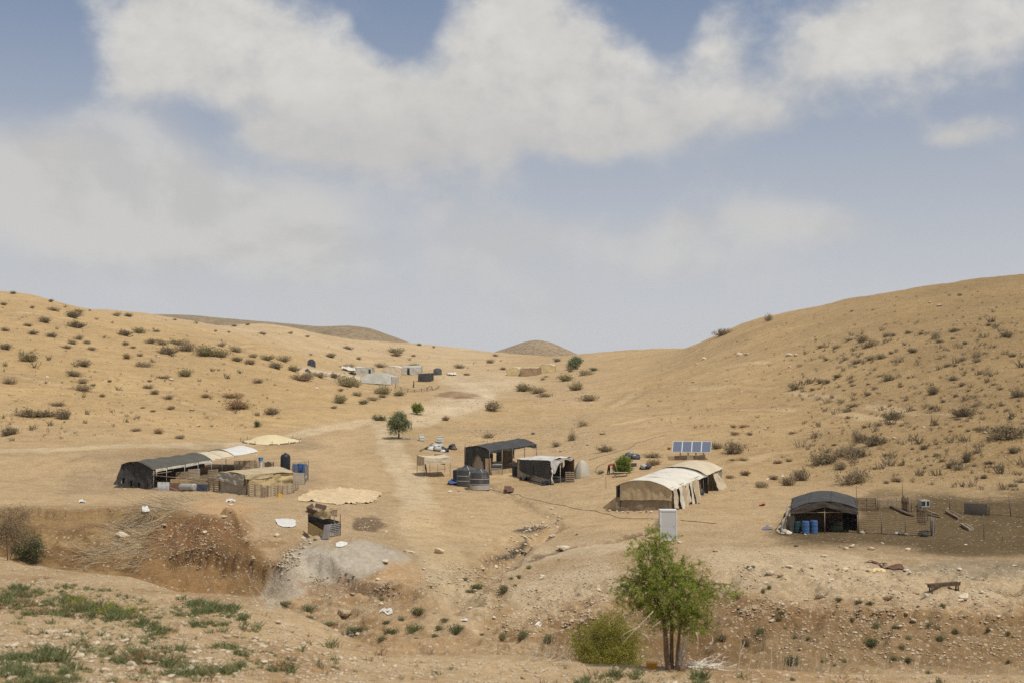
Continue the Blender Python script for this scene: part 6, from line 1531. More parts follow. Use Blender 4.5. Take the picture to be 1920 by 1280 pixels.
junk_heap(1618, 998.5, 12, 'grey rubbish at the left foot of the pen fence', 41, [M_GREYC, M_BROWNC, M_GREYC], 8, .15, 'rubbish', .5, .5)
junk_heap(1692, 1002, 18, 'pale and dark rubbish at the middle of the pen fence', 42, [M_GREYC, M_BROWNC, M_PALE], 9, .2, 'rubbish', .6, .55)
junk_heap(1735, 1003.5, 16, 'dark bundle at the right end of the pen fence', 43, [M_BROWNC, M_BLACK], 8, .4, 'bundle', .7, .65)
def rusty_sheets():
    for (pa, pb, lb, y0) in (((1624, 1054), (1662, 1059), 'rusty bent iron sheet lying above the pale stones, left piece', 0), ((1650, 1061), (1694, 1064), 'rusty bent iron sheet lying above the pale stones, right piece', 1)):
        a, b = GZ(*pa), GZ(*pb); d = b - a; n = Vector((-d.y, d.x, 0)).normalized(); u, v = np.meshgrid(np.linspace(0, 1, 12), np.linspace(0, 1, 5), indexing='ij')
        g = np.zeros(u.shape + (3,))
        for i in range(3): g[..., i] = a[i] + d[i] * u + n[i] * .38 * (v - .5)
        g[..., 2] = H(g[..., 0], g[..., 1]) + .05 + .09 * np.sin(u * 5 + y0) ** 2 * (1 - v) + .04 * v
        mb = MB((a + b) / 2); mb.grid(g); g2 = g.copy(); g2[..., 2] -= .012; mb.grid(g2[::-1]); o = mb.build('iron_sheet', M_RUST); o.location = (a + b) / 2; tag(o, lb, 'iron sheet', 'rusty sheets on the stony flat')
rusty_sheets()
ground_cloth(([(1636, 1066), (1643, 1064), (1658, 1067)], [(1638, 1073), (1650, 1073), (1661, 1070)]), 'torn tan cardboard sheet lying among pale stones', solid('tan_cardboard', (.62, .45, .24), .9, var=.12), 'cardboard', 'cardboard', 192, .10, 12, 7, .04)

# ---- hoses lying on the ground
def hose(pts, label, r=.016, mat=None):
    Q = [GZ(*q) for q in pts]; X = np.array([[q.x, q.y] for q in Q]); s = np.concatenate([[0], np.cumsum(np.hypot(*np.diff(X, axis=0).T))])
    q = np.linspace(0, s[-1], 60); xs = pchip(s, X[:, 0], q); ys = pchip(s, X[:, 1], q); xs = xs + .25 * fbm(q * .35, q * 0 + 3, 3, 5); zs = H(xs, ys) + r * 1.1 + .01
    c = Vector((float(xs.mean()), float(ys.mean()), float(zs.mean()))); mb = MB(c); mb.tube(list(zip(xs, ys, zs)), r, 5); o = mb.build('hose', mat or M_TANKB); o.location = c; return tag(o, label, 'hose')
hose([(905, 912), (950, 924), (1010, 938), (1080, 953), (1130, 962), (1180, 972), (1237, 978)], 'thin black hose running from the water tanks towards the metal cabin')
hose([(1103, 862), (1140, 852), (1175, 842), (1210, 825), (1250, 815)], 'thin dark hose climbing the slope behind the person')
hose([(1130, 892), (1118, 885), (1122, 874), (1135, 868), (1160, 858)], 'dark hose curled on the ground left of the person')
hose([(1275, 975), (1310, 978), (1345, 981)], 'short grey hose on the ground right of the metal cabin', .02)
rail(T(1371, 920, 1), T(1402, 905, 1), 'long thin grey pole lying on the ground right of the long tent', .05, M_TIN, 'pole', 'pole')

# ---- orange crate under the foreground tree
def orange_crate():
    p = GZ(1222, 1252); k = p.y / F; w, h = 20 * k, 11 * k; t = thing('orange_crate', 'small orange plastic crate on the ground left of the foreground tree', 'crate', p, None, (0, 0, -.12))
    wt = .02; d = .30
    for c, s in (((0, -d / 2, h / 2), (w, wt, h)), ((0, d / 2, h / 2), (w, wt, h)), ((-w / 2 + wt / 2, 0, h / 2), (wt, d - wt, h)), ((w / 2 - wt / 2, 0, h / 2), (wt, d - wt, h))):
        mb = MB(); mb.abox(c, *s); mb.build('side_wall', M_ORG, t)
    mb = MB(); mb.abox((0, 0, h * .98), w * 1.04, d * 1.08, h * .10); mb.build('lid', M_ORG, t)
    mb = MB(); mb.abox((0, -d / 2 - .015, h * .62), w * .4, .02, h * .10); mb.build('handle', M_ORG, t)
orange_crate()

# ---- far camp
def far_tent(name, label, FL, FR, dep, hpx, roofmat, wallmat, rise=.4, skew=0.0, seed=201, group=None, openf=None, flare=.15, eave=None):
    a = GZ(*FL); k = a.y / F; h = hpx * k; b = on(a.x + (FR[0] - FL[0]) * k, a.y + .4); d = Vector((b.x - a.x, b.y - a.y, 0)); n = Vector((-d.y, d.x, 0)).normalized(); o = n * dep + d.normalized() * skew
    c, e = b + o, a + o; c = on(c.x, c.y); e = on(e.x, e.y); t = thing(name, label, 'tent', (a + b + c + e) / 4, group)
    he = h * (eave or .8); A_, B_, C_, E_ = up(a, he), up(b, he), up(c, he), up(e, he)
    zm = max(A_.z, B_.z); A_.z = B_.z = zm
    roof_cloth(t, 'roof_canvas', A_, B_, C_, E_, roofmat, seed, h - he, .06, 16, 12, 3, 3, across='u' if rise > 0 else 'v')
    ar = (h - he) if rise > 0 else 0
    f = -n * flare
    panel_cloth(t, 'front_wall', A_, B_, b + f, a + f, wallmat, seed + 1, .08, 22, 10, 8, 2, arch=ar, hole=openf)
    panel_cloth(t, 'side_wall', E_, A_, a, e, wallmat, seed + 2, .08, 14, 8); panel_cloth(t, 'side_wall', B_, C_, c, b, wallmat, seed + 3, .08, 14, 8)
    panel_cloth(t, 'back_wall', E_, C_, c, e, wallmat, seed + 4, .08, 14, 8, arch=ar)
    for p, q in ((a, A_), (b, B_), (c, C_), (e, E_)): pole(t, up(p, -.1), q, .04, M_POLE, 'corner_pole')
    return t
far_tent('far_tent', 'white low tent with dark doorway, far camp, left', (667, 700), (698, 701), 4, 12, M_WHITE, M_FGREY, 0, .5, 201, 'tents of the far camp', eave=.98, openf=lambda u, v: (np.abs(u - .84) < .07) & (v > .2))
far_tent('far_tent', 'wide pale grey sagging tent in front of the far camp', (677, 717), (733, 716), 5, 19, M_FGREY, M_FGREY, 1, 1.5, 206, 'tents of the far camp', flare=.9, eave=.62)
far_tent('far_tent', 'cream round-topped tent in the middle of the far camp', (717, 702), (752, 702), 5, 16, M_PALE, M_CREAM, 1, .5, 211, 'tents of the far camp', eave=.74)
far_tent('far_tent', 'grey-white flat tent with black doorway, far camp', (755, 702), (789, 702), 4, 14, M_FGREY, M_FGREY, 0, .4, 216, 'tents of the far camp', eave=.98, openf=lambda u, v: (np.abs(u - .30) < .07) & (v > .1))
far_tent('far_tent', 'small black box-shaped tent in front of the far camp', (784, 715), (807, 715), 3.5, 14.5, M_BLACK, M_BLACK, 0, 1.0, 221, 'tents of the far camp', eave=.97)
far_tent('far_tent', 'tiny dark green tent right of the far camp', (815, 703), (828, 703.5), 2.5, 11, M_TANK, M_TANK, 1, .2, 226, 'tents of the far camp', eave=.8)
far_tent('far_tent', 'small dark dome tent on the left slope above the far camp', (578, 685), (591, 685.5), 2.2, 12, M_NAVY, M_NAVY, 1, .1, 231, 'tents of the far camp', eave=.55)
far_tent('far_tent', 'cream tent with sloping side, left of the brown-fronted far tent', (950, 703.5), (976, 704), 4, 15, M_CREAM, M_YELL, 1, 1.4, 236, 'tents of the right far camp', eave=.7)
far_tent('far_tent', 'far tent with flat brown front wall, right far camp', (976, 706), (1007.5, 706), 4.5, 13.5, M_CREAM, solid('brown_front_canvas', (.30, .20, .11), .9, var=.1), 0, 1.5, 241, 'tents of the right far camp', eave=.97)
far_tent('far_tent', 'yellowish round-topped tent at the right end of the far camps', (1009, 699), (1040, 698), 4.5, 15, M_CREAM, M_YELL, 1, .8, 246, 'tents of the right far camp', eave=.76)
ground_cloth(([(641, 688), (652, 687), (666, 691)], [(640, 694), (652, 696), (666, 696)]), 'white sheet spread on the slope left of the far camp', M_PALE, 'ground_sheet', 'sheet', 251, .5, 14, 8, .3)
ground_cloth(([(839, 700.5), (848, 699.5), (856, 701.5)], [(838, 703), (848, 704), (856, 703.5)]), 'white sheet on the ground right of the tiny green tent', M_PALE, 'ground_sheet', 'sheet', 252, .4, 12, 7, .25)
junk_heap(660, 701.5, 10, 'black bundle lying left of the far white tent', 44, [M_TANKB, M_BLACK], 5, .7, 'bundle', 1.2)
junk_heap(984, 705.5, 8, 'dark bundle at the foot of the far brown-fronted tent', 45, [M_NAVY, M_BLACK], 4, .4, 'bundle', 1.0)
junk_heap(576, 697, 9, 'dark brown bundle on the slope below the dome tent', 46, [M_BROWNC, M_NAVY], 4, .9, 'bundle', 1.2)
junk_heap(627, 703, 7, 'faded red bundle among shrubs left of the far camp', 47, [solid('faded_red_cloth', (.42, .15, .10), .9, var=.2), M_PALE], 4, .7, 'bundle', 1.0)
t, P, tp = wire_run('brush_fence', 'low broken fence of sticks below the black box tent', 'fence', [(741, 727), (752, 731), (764, 735), (777, 735), (790, 734), (801, 733), (810, 730)], [9, 7, 8, 6, 7, 8, 6], (.35, .75), .06, .04, [.1, -.1, .15, 0, .1, -.1, 0], mat=M_WOODD)
stake(775, 726, 13, 'dark post standing before the black box tent', .16, .08, M_WOODD, 'post', 'post')
def hoop():
    p = GZ(806, 731); k = p.y / F; mb = MB(p); r = 5 * k; mb.tube([(p.x + r * math.cos(a), p.y, p.z + r * 1.6 * math.sin(a)) for a in np.linspace(0, math.pi, 12)], .05, 5); o = mb.build('hoop', M_POLE); o.location = p; tag(o, 'thin bent hoop at the right end of the stick fence', 'hoop')
hoop()
rail(T(813, 731, 1), T(823, 725, 1), 'bleached log lying right of the stick fence', .12, M_WOOD, 'log', 'log')
covered_heap(853, 741, 62, 16, .55, 'low brown soil mound below the far camp', solid('brown_dung_soil', (.26, .165, .09), .95, var=.2, scale=.5, stain=(.36, .26, .16), stain_amt=.4, bump=.05), 'soil_mound', 'mound', 261, None)
# ---------------------------------------------------------------- vegetation
LEAF = {
 'grey': foliage('dry_grey_twigs', (.315, .248, .150), .3, .4, 3, (.42, .34, .22)),
 'brown': foliage('dry_brown_twigs', (.32, .218, .115), .3, .4, 3, (.40, .29, .17)),
 'olive': foliage('olive_leaves', (.265, .238, .105), .3, .42, 3, (.35, .29, .16)),
 'dark': foliage('dark_shrub', (.225, .178, .106), .3, .4, 3, (.31, .25, .15)),
 'green': foliage('green_leaves', (.115, .150, .048), .35, .35, 3),
 'weed': foliage('grey_green_weed', (.165, .195, .085), .3, .35, 3, (.27, .25, .11)),
 'tree': foliage('tree_leaves', (.215, .275, .045), .4, .5, 1.2, (.33, .34, .08)),
 'lime': foliage('yellow_green_leaves', (.330, .330, .050), .3, .5, 1.2, (.36, .34, .07)),
 'pale': foliage('small_tree_leaves', (.30, .335, .17), .3, .5, 3),
 'darkgreen': foliage('dark_green_leaves', (.075, .095, .036), .35, .25, 3),
}
TONE = {'grey': 'grey-brown', 'brown': 'russet', 'olive': 'olive', 'dark': 'dark', 'green': 'green', 'weed': 'grey-green', 'darkgreen': 'dark green'}
M_BARK = solid('grey_brown_bark', (.17, .115, .075), .9, var=.35, scale=6, stain=(.09, .06, .04), stain_amt=.6, bump=.02)
M_STRAW = solid('bleached_stalks', (.56, .48, .36), .9, var=.2, scale=5)
M_BLEACH = solid('bleached_white_branches', (.68, .62, .52), .9, var=.15, scale=5)
M_REED = solid('dull_dry_reeds', (.40, .32, .21), .9, var=.25, scale=5)

def tris_blades(base, tip, width, rs, bend=.0):
    """thin blades base->tip with a random flat direction; returns verts, faces (triangles)"""
    n = len(base); d = tip - base; r = rs.normal(size=(n, 3)); s = np.cross(d, r); s /= np.linalg.norm(s, axis=1, keepdims=True) + 1e-9; s *= width if np.isscalar(width) else width[:, None]
    mid = (base + tip) / 2 + rs.normal(size=(n, 3)) * bend
    v = np.stack([base - s, base + s, mid + s * .7, tip, mid - s * .7], 1).reshape(-1, 3)
    i = np.arange(n)[:, None] * 5
    f = np.concatenate([i + np.array([[0, 1, 2]]), i + np.array([[0, 2, 4]]), i + np.array([[4, 2, 3]])])
    return v, f
def tris_leaves(p, size, rs, flat=0.0):
    n = len(p); a = rs.normal(size=(n, 3)); a[:, 2] *= (1 - flat); a /= np.linalg.norm(a, axis=1, keepdims=True); b = np.cross(a, rs.normal(size=(n, 3))); b /= np.linalg.norm(b, axis=1, keepdims=True) + 1e-9
    sz = size * (.6 + .8 * rs.rand(n))[:, None]
    v = np.stack([p - a * sz, p + b * sz * .42, p + a * sz, p - b * sz * .42], 1).reshape(-1, 3)
    i = np.arange(n)[:, None] * 4
    return v, np.concatenate([i + np.array([[0, 1, 2]]), i + np.array([[0, 2, 3]])])
def tri_mesh(name, parts, mats):
    vs, fs, mi, b = [], [], [], 0
    for k, (v, f) in enumerate(parts):
        vs.append(v); fs.append(f + b); mi.append(np.full(len(f), k)); b += len(v)
    me = mesh_from(name, np.concatenate(vs), np.concatenate(fs), 3, None)
    for m in mats: me.materials.append(m)
    mi = np.concatenate(mi).astype(np.int32)
    if len(mi) == len(me.polygons): me.polygons.foreach_set('material_index', mi)
    return me
def shrub_mesh(name, seed, tone, ntw=240, nlf=650, rz=.62, spiky=.5, lf=.034):
    rs = np.random.RandomState(seed)
    nl = 5; lob = np.stack([rs.uniform(-.28, .28, nl), rs.uniform(-.28, .28, nl), rs.uniform(.1, .35, nl) * rz], 1); lr = rs.uniform(.20, .34, nl)
    k = rs.randint(0, nl, ntw); th = rs.rand(ntw) * 2 * math.pi; ph = np.arccos(rs.uniform(-.15, 1, ntw))
    dirs = np.stack([np.sin(ph) * np.cos(th), np.sin(ph) * np.sin(th), np.cos(ph) * rz * 1.25], 1)
    tip = lob[k] + dirs * lr[k][:, None] * (1 - spiky * .35 + spiky * .6 * rs.rand(ntw))[:, None]; tip[:, 2] = np.maximum(tip[:, 2], .03)
    base = np.stack([lob[k][:, 0] * .35 + rs.normal(size=ntw) * .05, lob[k][:, 1] * .35 + rs.normal(size=ntw) * .05, np.full(ntw, -.03)], 1)
    a = tris_blades(base, tip, .0065, rs, .02)
    q = rs.randint(0, ntw, nlf); t = rs.uniform(.42, 1.02, nlf)[:, None]
    p = base[q] + (tip[q] - base[q]) * t + rs.normal(size=(nlf, 3)) * .032; p[:, 2] = np.maximum(p[:, 2], .01)
    b = tris_leaves(p, lf, rs)
    return tri_mesh(name, [a, b], [LEAF['grey'] if tone not in ('dark', 'brown') else LEAF[tone], LEAF[tone]])
SHRUBS = {tn: [shrub_mesh('shrub_' + tn, 300 + i * 7 + j * 31, tn, rz=(.62, .55, .72)[i % 3], spiky=.5 + .2 * (i % 2)) for i in range(3)] for j, tn in enumerate(('grey', 'brown', 'olive', 'dark', 'green', 'weed', 'darkgreen'))}
SHRUBS['twig'] = [shrub_mesh('shrub_twig', 511 + i, 'grey', 150, 130, .7, 1.0) for i in range(2)]
TONE['twig'] = 'twiggy'

SHRUB_LIST = []
def addl(lst, ox, oy, sc, default):
    for e in lst:
        x, y, w = e[:3]; h = None; tn = default
        for q in e[3:]:
            if isinstance(q, str): tn = q
            else: h = q
        h = h or w * .55
        SHRUB_LIST.append((ox + x / sc, oy + (y + h * .42) / sc, w / sc, h / sc, tn))
addl([(400, 205, 90, 'dark'), (425, 255, 120, 'dark'), (260, 235, 90), (160, 265, 50), (35, 290, 55), (180, 305, 65, 'dark'), (290, 320, 70), (435, 335, 60), (400, 360, 60), (380, 385, 55, 'dark'), (495, 360, 55), (515, 395, 60), (30, 385, 75, 'dark'),
      (165, 435, 120, 90, 'olive'), (700, 305, 95, 'dark'), (785, 295, 80, 'olive'), (880, 298, 40), (840, 355, 65), (920, 360, 80), (1010, 358, 90, 'olive'), (940, 400, 130, 'dark'), (1030, 385, 110), (705, 368, 50), (745, 388, 40, 'brown'), (715, 440, 75, 'brown'), (785, 432, 40), (800, 480, 90),
      (470, 475, 95), (425, 535, 85), (1050, 525, 100, 60, 'olive'), (60, 575, 95), (465, 575, 80), (460, 610, 100), (525, 600, 40), (615, 580, 35, 'brown'), (840, 578, 35), (835, 610, 60), (870, 640, 70), (940, 668, 55), (920, 555, 60, 'brown'), (1160, 657, 70, 'brown'), (1310, 655, 100, 'brown'),
      (1340, 710, 170, 60, 'brown'), (1525, 745, 95), (1445, 815, 60, 55, 'darkgreen'), (330, 705, 70), (360, 765, 100, 80, 'dark'), (160, 750, 170, 75, 'dark'), (250, 755, 120, 60, 'dark'), (50, 850, 110, 80, 'dark'), (770, 850, 60), (895, 860, 70, 'brown'), (1015, 890, 60),
      (1180, 405, 160, 'olive'), (1240, 375, 60), (1240, 425, 100, 'olive'), (1335, 400, 85), (1330, 450, 80, 'olive'), (1425, 435, 65), (1495, 445, 80, 'olive'), (1415, 470, 80), (1585, 450, 90), (1560, 490, 100), (1640, 505, 90, 'olive'), (1450, 578, 60), (1690, 555, 100, 'brown'),
      (1475, 310, 45, 'dark'), (1630, 310, 35), (1390, 262, 30), (1320, 270, 30, 'dark'), (1860, 435, 60, 'olive'), (1265, 250, 40), (1215, 298, 25), (1285, 305, 25), (1730, 328, 30), (955, 730, 50, 'brown'), (970, 728, 40, 'brown'), (860, 745, 40, 'brown'), (800, 728, 30, 'brown'), (575, 660, 45, 'brown'),
      (20, 145, 50, 'olive'), (180, 165, 40, 'dark'), (310, 175, 60), (285, 130, 40, 'dark'), (410, 145, 50, 'dark'), (80, 85, 40, 'dark'), (480, 143, 40, 'dark'), (505, 185, 20, 'dark'), (440, 185, 50), (650, 205, 60), (720, 210, 50, 'dark'), (600, 165, 15, 14), (640, 170, 20, 16), (550, 152, 15, 14), (730, 188, 20, 16, 'dark'), (1045, 235, 40, 'dark'), (985, 235, 25)],
     0, 520, 3.0, 'grey')
addl([(640, 85, 110, 'olive'), (615, 112, 70, 'brown'), (210, 122, 70, 'olive'), (325, 72, 60), (390, 142, 45), (740, 122, 40), (535, 185, 70), (320, 187, 90), (740, 187, 90, 'green'), (1040, 190, 70), (1080, 240, 45, 'brown'), (1230, 157, 70), (30, 250, 130), (130, 240, 100), (220, 245, 100, 'olive'),
      (300, 285, 170, 'olive'), (370, 300, 110, 'olive'), (555, 335, 150, 'olive'), (640, 360, 100, 'olive'), (260, 398, 130, 70, 'olive'), (380, 368, 70), (415, 415, 90, 'olive'), (470, 395, 80), (545, 380, 60), (265, 340, 45), (520, 520, 95, 'green'), (230, 452, 45),
      (1230, 440, 150, 85), (1460, 320, 140, 'olive'), (1540, 340, 110), (1575, 370, 90), (1720, 258, 120, 'olive'), (1800, 310, 150, 'olive'), (1840, 225, 100), (1865, 385, 110), (1320, 205, 50), (1665, 150, 60), (1900, 205, 60, 'green'), (1590, 255, 30), (1560, 270, 50, 'twig'),
      (1225, 630, 110, 'twig'), (1825, 550, 120, 'twig'), (1755, 635, 80, 90, 'twig'), (1670, 685, 90, 'twig'), (1505, 622, 35), (945, 525, 70, 'brown'), (780, 52, 40), (870, 68, 30), (1270, 120, 40), (1745, 205, 70, 60, 'twig')], 560, 630, 3.43, 'grey')
addl([(225, 358, 92, 62, 'grey'), (485, 284, 65, 52, 'twig'), (478, 284, 40, 40, 'grey'), (950, 248, 25), (1070, 238, 25), (1555, 155, 35), (1720, 320, 45), (1830, 370, 70, 60, 'dark'), (1010, 400, 90, 60), (1040, 430, 100), (940, 405, 50), (860, 448, 60), (780, 445, 45), (1145, 380, 60), (1190, 380, 45), (1270, 365, 45), (1340, 370, 50), (1420, 380, 70, 60),
      (1450, 415, 50), (1300, 465, 70), (1530, 350, 60, 'dark'), (1520, 400, 40), (1590, 425, 40), (915, 510, 55), (810, 515, 45), (980, 525, 70), (1060, 505, 70), (1120, 500, 70), (1175, 480, 40), (1570, 515, 60), (1490, 550, 50), (1535, 550, 40), (1660, 490, 60), (1700, 480, 40), (1660, 520, 60), (1860, 495, 50, 'dark'),
      (640, 665, 100), (710, 635, 45), (780, 635, 70), (820, 640, 50), (870, 610, 60), (730, 685, 40), (770, 680, 30), (875, 670, 30), (945, 640, 45), (960, 660, 40), (905, 690, 25), (1045, 655, 30, 'dark'), (1080, 675, 50), (1045, 710, 50, 'dark'), (1175, 610, 100), (1110, 610, 35), (1270, 620, 25, 'brown'), (1230, 665, 40, 'brown'),
      (1410, 680, 110, 80, 'dark'), (1520, 620, 65), (1570, 655, 55), (1610, 690, 30, 'dark'), (1530, 720, 50), (1750, 655, 40), (1790, 680, 40), (1890, 690, 90, 100, 'dark'), (960, 770, 70), (930, 800, 60), (935, 840, 40, 'brown'), (1180, 820, 100, 90, 'dark'), (1095, 880, 60), (1170, 745, 30), (1260, 740, 40), (1400, 785, 60),
      (1300, 800, 30), (1470, 750, 40), (1580, 800, 130, 90, 'dark'), (1640, 770, 60), (1800, 770, 40), (1820, 800, 50), (1740, 770, 30), (1830, 910, 230, 130, 'dark'), (1550, 850, 40, 'dark'), (1660, 905, 60, 'dark'), (1610, 915, 40), (1505, 920, 30, 'brown'), (1430, 880, 40), (1560, 890, 30), (1000, 950, 120), (1085, 960, 110, 100, 'dark'),
      (990, 1030, 150), (880, 1030, 130), (810, 1070, 150, 90, 'dark'), (900, 1110, 110), (940, 1170, 200, 120), (660, 1160, 110, 100), (590, 1195, 100, 80), (510, 1180, 60), (440, 1215, 90, 60), (600, 1085, 45), (540, 1090, 60, 'brown'), (350, 1155, 65, 'brown'), (265, 1175, 55, 'brown'), (335, 1075, 50), (280, 1080, 35),
      (285, 895, 40, 'brown'), (345, 890, 55, 'brown'), (290, 930, 60, 'brown'), (380, 935, 45), (285, 1005, 120, 100), (200, 1000, 90), (612, 928, 45, 'brown'), (855, 995, 40, 'brown'), (1025, 895, 40), (1190, 878, 30), (1230, 885, 30), (1360, 1010, 60, 'dark'), (1290, 1020, 35), (1430, 1050, 50), (1460, 1085, 40), (1370, 1060, 30),
      (1500, 1110, 80, 'dark'), (1550, 1120, 80), (1590, 1060, 70, 90, 'dark'), (1655, 1030, 60), (1640, 1110, 40), (1725, 1095, 50, 'dark'), (1765, 1120, 40, 'dark'), (1855, 1025, 80, 'dark'), (1700, 1175, 50, 'dark'), (1080, 1130, 40), (1210, 1190, 70), (1150, 1205, 40), (1910, 1200, 40, 'dark'), (1850, 1220, 50, 'dark'), (1400, 1110, 25), (1150, 1050, 50, 'brown')],
     1280, 500, 3.0, 'grey')
addl([(180, 180, 150, 90, 'dark'), (600, 240, 150, 80), (610, 310, 150, 70, 'brown'), (740, 190, 50, 'brown'), (130, 400, 70, 'weed'), (900, 265, 90, 40)], 1100, 800, 4.8, 'grey')
def region(px, py):
    if px < 330: return 'near the crest of the left hill' if py < 596 else 'high on the left hillside' if py < 660 else 'halfway down the left hillside' if py < 735 else 'at the foot of the left hillside'
    if px < 560: return 'just below the left skyline' if py < 640 else 'on the middle left hill' if py < 690 else 'on the slope beyond the shelter'
    if px < 760: return 'on the slope behind the far camp' if py < 686 else 'beside the far camp' if py < 718 else 'on the slope above the small tree'
    if px < 950: return 'on the far saddle' if py < 712 else 'in the valley beyond the black tents'
    if px < 1250: return 'near the right far tents' if py < 700 else 'below the right far tents' if py < 770 else 'on the slope above the shelter' if py < 852 else 'between person and long tent'
    if px < 1480: return 'on the right skyline' if py < 640 else 'on the slope above the solar panels' if py < 815 else 'beside the solar panels' if py < 880 else 'between long tent and black tent'
    if px < 1700: return 'on the upper right hillside' if py < 660 else 'midway up the right hillside' if py < 735 else 'on the slope above the black tent' if py < 830 else 'close behind the black tent'
    return 'near the top right of the hill' if py < 650 else 'upper far right of the hillside' if py < 740 else 'lower far right of the hillside' if py < 850 else 'on the slope above the pens'
ORD = ['', 'first', 'second', 'third', 'fourth', 'fifth', 'sixth', 'seventh', 'eighth', 'ninth', 'tenth', 'eleventh', 'twelfth', 'thirteenth', 'fourteenth']
ORD += ['fifteenth', 'sixteenth', 'seventeenth', 'eighteenth', 'nineteenth', 'twentieth', 'twenty-first', 'twenty-second', 'twenty-third', 'twenty-fourth', 'twenty-fifth']
NUM = ['', 'one', 'two', 'three', 'four', 'five', 'six', 'seven', 'eight', 'nine', 'ten', 'eleven', 'twelve', 'thirteen', 'fourteen']
NUM += ['fifteen', 'sixteen', 'seventeen', 'eighteen', 'nineteen', 'twenty', 'twenty-one', 'twenty-two', 'twenty-three', 'twenty-four', 'twenty-five']
def sizeword(w): return 'tiny' if w < 13 else 'small' if w < 21 else 'medium' if w < 33 else 'large'
def label_set(items, noun, cap=9):
    """items: (px, size word, tone word, region) -> labels that tell each from its neighbours, counted from the left"""
    out = [None] * len(items); bk = {}
    for i, it in enumerate(items): bk.setdefault(it[1:], []).append(i)
    for (sw, tw, rg), ids in bk.items():
        ids.sort(key=lambda i: items[i][0]); n = len(ids)
        for j, i in enumerate(ids):
            base = f'{sw} {tw} {noun}'
            if n == 1: out[i] = f'the only {base} {rg}'
            elif n == 2: out[i] = f"{('left', 'right')[j]} one of two {base}s {rg}"
            elif n <= 25: out[i] = f'{ORD[j + 1]} from the left of {NUM[n]} {base}s {rg}'
            else: out[i] = f'{base} {rg}, one of many alike there'
    return out
def place_shrubs():
    P = np.array([(a[0], a[1]) for a in SHRUB_LIST]); X, Y = march_fast(P[:, 0], P[:, 1]); Z = H(X, Y)
    px, py = project(X, Y, Z)
    labs = label_set([(a[0], sizeword(a[2]), TONE[a[4]], region(a[0], a[1])) for a in SHRUB_LIST], 'shrub')
    rs = np.random.RandomState(5)
    for i, (x0, y0, w, h, tn) in enumerate(SHRUB_LIST):
        k = Y[i] / F; me = SHRUBS[tn][rs.randint(len(SHRUBS[tn]))]
        o = bpy.data.objects.new('shrub', me); COL.objects.link(o)
        sw = w * k * (1.34 if x0 < 1150 else 1.3) * rs.uniform(.9, 1.15); sh = h * k / .50
        o.location = (X[i], Y[i], Z[i]); o.rotation_euler = (0, 0, rs.rand() * 6.28); o.scale = (sw, sw * rs.uniform(.75, 1.1), min(max(sh, sw * .55), sw * 1.7) * .92)
        o['label'] = labs[i]; o['category'] = 'shrub'; o['group'] = 'dry shrubs dotted over the hillsides'
place_shrubs()

# -- smaller tufts past counting, as one object
def scatter_px(n, fpoly, rs, box):
    """random points of the ground, spread over seen places inside a polygon"""
    out = []
    while sum(len(o) for o in out) < n:
        q = np.stack([rs.uniform(box[0], box[2], n * 2), rs.uniform(box[1], box[3], n * 2)], 1)
        m = pix_poly(q[:, 0], q[:, 1], fpoly, 3) > .5; out.append(q[m])
    return np.concatenate(out)[:n]
def tufts(name, label, spec, seed, mats):
    rs = np.random.RandomState(seed); parts = [[] for _ in mats]
    for (poly, n, size, nb, mi, lean) in spec:
        xs = [p[0] for p in poly]; ys = [p[1] for p in poly]
        q = scatter_px(n, poly, rs, (min(xs), min(ys), max(xs), max(ys)))
        X, Y = march_fast(q[:, 0], q[:, 1]); Z = H(X, Y)
        ok = Y < 900; X, Y, Z = X[ok], Y[ok], Z[ok]
        m = len(X); s = size * (.45 + 1.0 * rs.rand(m) ** 1.6) * (.35 + 1.3 * sstep(-.35, .3, fbm(X * .9, Y * .9, 3, seed)))
        i = np.repeat(np.arange(m), nb); N = len(i)
        base = np.stack([X[i], Y[i], Z[i] - .02], 1) + rs.normal(size=(N, 3)) * (s[i] * .18)[:, None] * np.array([1, 1, 0])
        th = rs.rand(N) * 6.283; out = np.stack([np.cos(th), np.sin(th), np.zeros(N)], 1) * (rs.rand(N) ** .7)[:, None] * lean
        tip = base + (out + np.array([0, 0, .75])) * (s[i] * (.5 + .6 * rs.rand(N)))[:, None]
        parts[mi].append(tris_blades(base, tip, s[i] * .042, rs, .02))
    pp = []
    for P_ in parts:
        b = 0; vs, fs = [], []
        for v, f in P_: vs.append(v); fs.append(f + b); b += len(v)
        pp.append((np.concatenate(vs), np.concatenate(fs)))
    o = link(bpy.data.objects.new(name, tri_mesh(name, pp, mats))); return tag(o, label, None, None, 'stuff')
HILL_R = [(1180, 700), (1300, 650), (1500, 592), (1700, 553), (1920, 525), (1920, 925), (1650, 900), (1480, 890), (1380, 830), (1200, 790)]
HILL_R2 = [(1480, 640), (1700, 600), (1920, 570), (1920, 925), (1640, 900), (1500, 840)]
OUT_R = [(1925, 530), (2400, 480), (2500, 900), (1925, 925)]
OUT_L = [(-500, 480), (-5, 560), (-5, 830), (-500, 850)]
HILL_L = [(0, 555), (200, 590), (400, 608), (700, 650), (860, 668), (1000, 672), (900, 700), (600, 740), (500, 800), (250, 815), (0, 830)]
